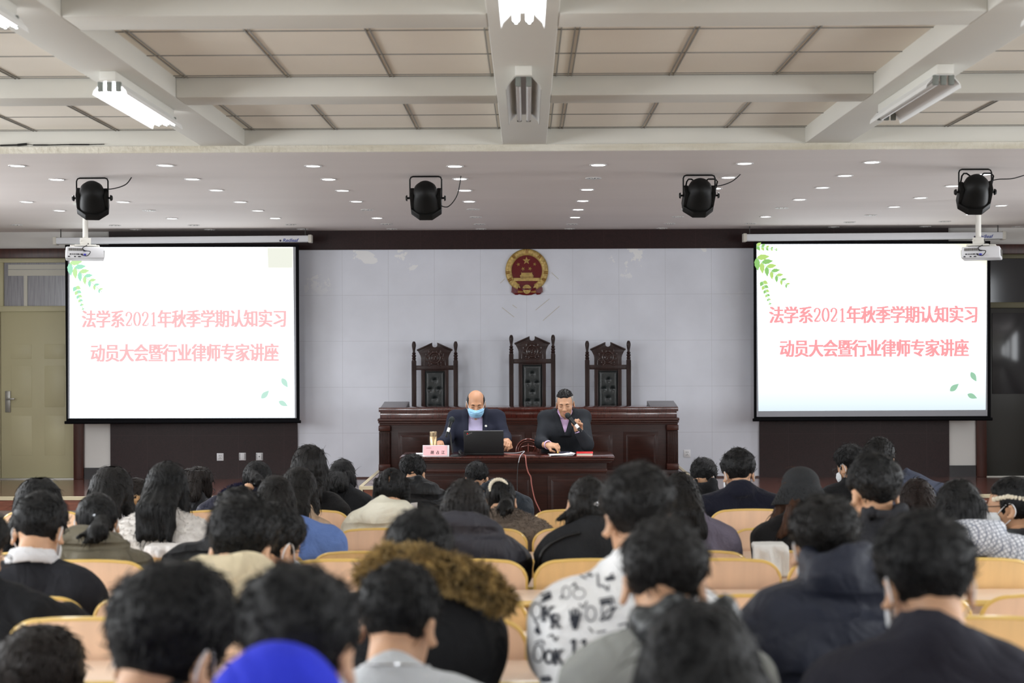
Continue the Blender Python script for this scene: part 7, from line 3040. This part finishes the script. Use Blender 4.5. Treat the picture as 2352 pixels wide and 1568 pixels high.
# K R
ink([(1251, 1393), (1248, 1424)], 7); ink([(1268, 1393), (1252, 1411)], 4.5); ink([(1256, 1407), (1269, 1425)], 6)
for x, y in ((1251, 1393), (1268, 1393), (1248, 1425), (1269, 1426)):
    serif(x, y, 6)
ink([(1270, 1409), (1268, 1440)], 7); ink([(1270, 1410), (1281, 1411), (1283, 1419), (1279, 1425), (1269, 1425)], 5); ink([(1275, 1425), (1284, 1440)], 6)
serif(1268, 1441, 6); serif(1285, 1441, 5)
# O K
ink([(1260 + 8.5 * math.cos(a), 1508 + 15 * math.sin(a)) for a in [k * PI / 8 for k in range(16)]], 6, True)
ink([(1276, 1492), (1275, 1524)], 7); ink([(1290, 1492), (1277, 1510)], 4.5); ink([(1281, 1506), (1290, 1524)], 6)
for x, y in ((1276, 1492), (1290, 1492), (1275, 1525), (1290, 1525)):
    serif(x, y, 5)
# 1 1
for x in (1319, 1343):
    ink([(x, 1467), (x - 2, 1512)], 8); ink([(x, 1468), (x - 9, 1475)], 5); serif(x - 2, 1513, 9)
# a dark hand mark and loose line drawings
for k, (a, b) in enumerate((((1311, 1412), (1309, 1400)), ((1318, 1410), (1318, 1396)), ((1325, 1410), (1327, 1397)), ((1331, 1415), (1335, 1405)))):
    ink([a, b], 5)
ink([(1309, 1418), (1332, 1420)], 16); ink([(1312, 1430), (1329, 1432)], 14); ink([(1315, 1441), (1326, 1442)], 8)
for cx_, cy_, a_, b_, wd in ((1357, 1409, 11, 17, 3), (1330, 1362, 14, 12, 2), (1232, 1402, 12, 18, 3), (1236, 1500, 11, 20, 3.5), (1300, 1360, 9, 14, 2), (1394, 1402, 12, 20, 3)):
    ink([(cx_ + a_ * math.cos(t_), cy_ + b_ * math.sin(t_)) for t_ in [k * PI / 8 for k in range(16)]], wd, True)
for st_ in ([(1378, 1424), (1392, 1404), (1416, 1392), (1402, 1412), (1381, 1426)], [(1376, 1376), (1388, 1374), (1406, 1370), (1410, 1386)], [(1240, 1366), (1262, 1358), (1266, 1372), (1244, 1382)],
            [(1322, 1322), (1340, 1318), (1362, 1322)], [(1328, 1318), (1346, 1328)], [(1372, 1316), (1374, 1344), (1382, 1346)], [(1384, 1342), (1396, 1356), (1398, 1342)], [(1286, 1374), (1294, 1366)],
            [(1258, 1462), (1268, 1456), (1274, 1472), (1282, 1462)], [(1330, 1386), (1340, 1396), (1348, 1380)], [(1312, 1346), (1320, 1338), (1326, 1352)], [(1400, 1322), (1408, 1316)],
            [(1420, 1436), (1440, 1430), (1440, 1444), (1424, 1448)], [(1226, 1422), (1236, 1436), (1228, 1452)], [(1238, 1556), (1262, 1552), (1258, 1566)], [(1370, 1452), (1392, 1448)],
            [(1240, 1380), (1266, 1372)], [(1246, 1470), (1250, 1480)], [(1300, 1540), (1312, 1552), (1322, 1538)], [(1352, 1440), (1362, 1452)], [(1228, 1476), (1244, 1470)]):
    ink(st_, 3.5)
for blk in (((1246, 1374), (1264, 1366)), ((1378, 1384), (1404, 1380)), ((1232, 1440), (1238, 1456)), ((1240, 1562), (1266, 1560)), ((1390, 1330), (1412, 1326)), ((1336, 1314), (1356, 1318))):
    ink(list(blk), 9)
pm.build('print', mat('black_print_ink', srgb(44, 48, 58), 0.8), i['jacket'], smooth=0)

# ================================================================== loose things among the rows
def coat_on_seat(x0, x1, y1, label, mm):
    """white coat hanging over a seat back"""
    d = ROW['b']
    z0 = tier_z(d + .2)
    a, b = P(x0, 1275, d - .05), P(x1, y1, d - .05)
    L = (SEATH + z0 - b.z) / 2
    t = thing('draped_coat', ((a.x + b.x) / 2, d, z0 + SEATH), label, 'coat')
    O = A3(*t.location)
    hw = (b.x - a.x) / 2

    def f(p):
        x, y, z = p[:, 0], p[:, 1], p[:, 2]
        fold = .010 * np.sin(x * 70 + 2 * np.sin(z * 20)) + .006 * np.sin(x * 150)
        yy = -.046 - .02 * np.clip(-z, 0, 1)
        back = rbox(np.stack([x, y - yy - fold, z + L - .02], 1), (0, 0, 0), (hw, .020, L), .016)
        top = rbox(np.stack([x, y - .0 - fold * .3, z - .026], 1), (0, 0, 0), (hw * .97, .060, .012), .011)
        fr = rbox(np.stack([x, y - .058 - fold * .3, z + .02], 1), (0, 0, 0), (hw * .9, .010, .045), .009)
        return smin(smin(back, top, .02), fr, .02)
    V, Q = surfnet(f, (-hw - .05, -.13, -.30), (hw + .05, .11, .06), .008)
    link_mesh('cloth', fast_mesh('cloth', V, Q), mm, t)


M_COATC = mat('white_coat_cloth', srgb(240, 240, 238), 0.85, bump=(120, 0.3))
coat_on_seat(1733, 1812, 1336, 'white coat hung over an empty seat behind the bucket hat', M_COATC)
coat_on_seat(330, 420, 1290, 'white coat tail folded over the seat behind the very long black hair', mat('white_fluffy_cloth', srgb(240, 236, 234), 0.9, bump=(90, 0.5)))
# paper sheet held up beside the braided girl
q = P(944, 1163, 7.75)
t = thing('paper_sheet', q, 'white paper sheet raised beside the cream puffer jacket', 'paper')
m = MB()
m.add([(-.036, .0, -.05), (.030, .01, -.05), (.034, .01, .022), (-.030, .0, .016), (-.036, .003, -.05), (.030, .013, -.05), (.034, .013, .022), (-.030, .003, .016)],
      [(0, 1, 2, 3), (7, 6, 5, 4), (0, 4, 5, 1), (1, 5, 6, 2), (2, 6, 7, 3), (3, 7, 4, 0)])
m.build('sheet', MATS['white_paper'], t, smooth=0)

# ================================================================== seat labels
short = {}
for pinf in PEOPLE:
    short.setdefault(pinf['row'], []).append(pinf)
rowword = {'A': 'farthest row', 'B': 'second farthest row', 'b': 'third farthest row', 'C': 'third nearest row', 'c': 'second nearest row', 'D': 'nearest row'}


def brief(l):
    w = l.replace(', ', ' ').split()
    return ' '.join(w[1:8]) if w[0] in ('person', 'man') else ' '.join(w[:7])


ordw = ['first', 'second', 'third', 'fourth', 'fifth', 'sixth', 'seventh', 'eighth', 'ninth', 'tenth', 'eleventh', 'twelfth']
byrow = {}
for row, x, o in SEATS:
    byrow.setdefault(row, []).append((x, o))
for row, lst in byrow.items():
    lst.sort(key=lambda a: a[0])
    n = len(lst)
    half = n // 2
    taken = {}
    for pinf in short.get(row, []):
        k = min(range(n), key=lambda j: abs(lst[j][0] - pinf['x']))
        if abs(lst[k][0] - pinf['x']) < .33 and k not in taken:
            taken[k] = pinf
    for k, (x, o) in enumerate(lst):
        side = 'left' if k < half else 'right'
        pos = half - 1 - k if k < half else k - half
        state = 'occupied' if k in taken else 'empty'
        tone = 'honey' if o.children and 'honey' in [c for c in o.children if c.name.startswith('backrest')][0].data.materials[0].name else 'pale'
        o['label'] = '%s %s seat, %s %s of the centre gap, %s' % (state, tone, ordw[pos], side, rowword[row])
bpy.context.view_layer.update()
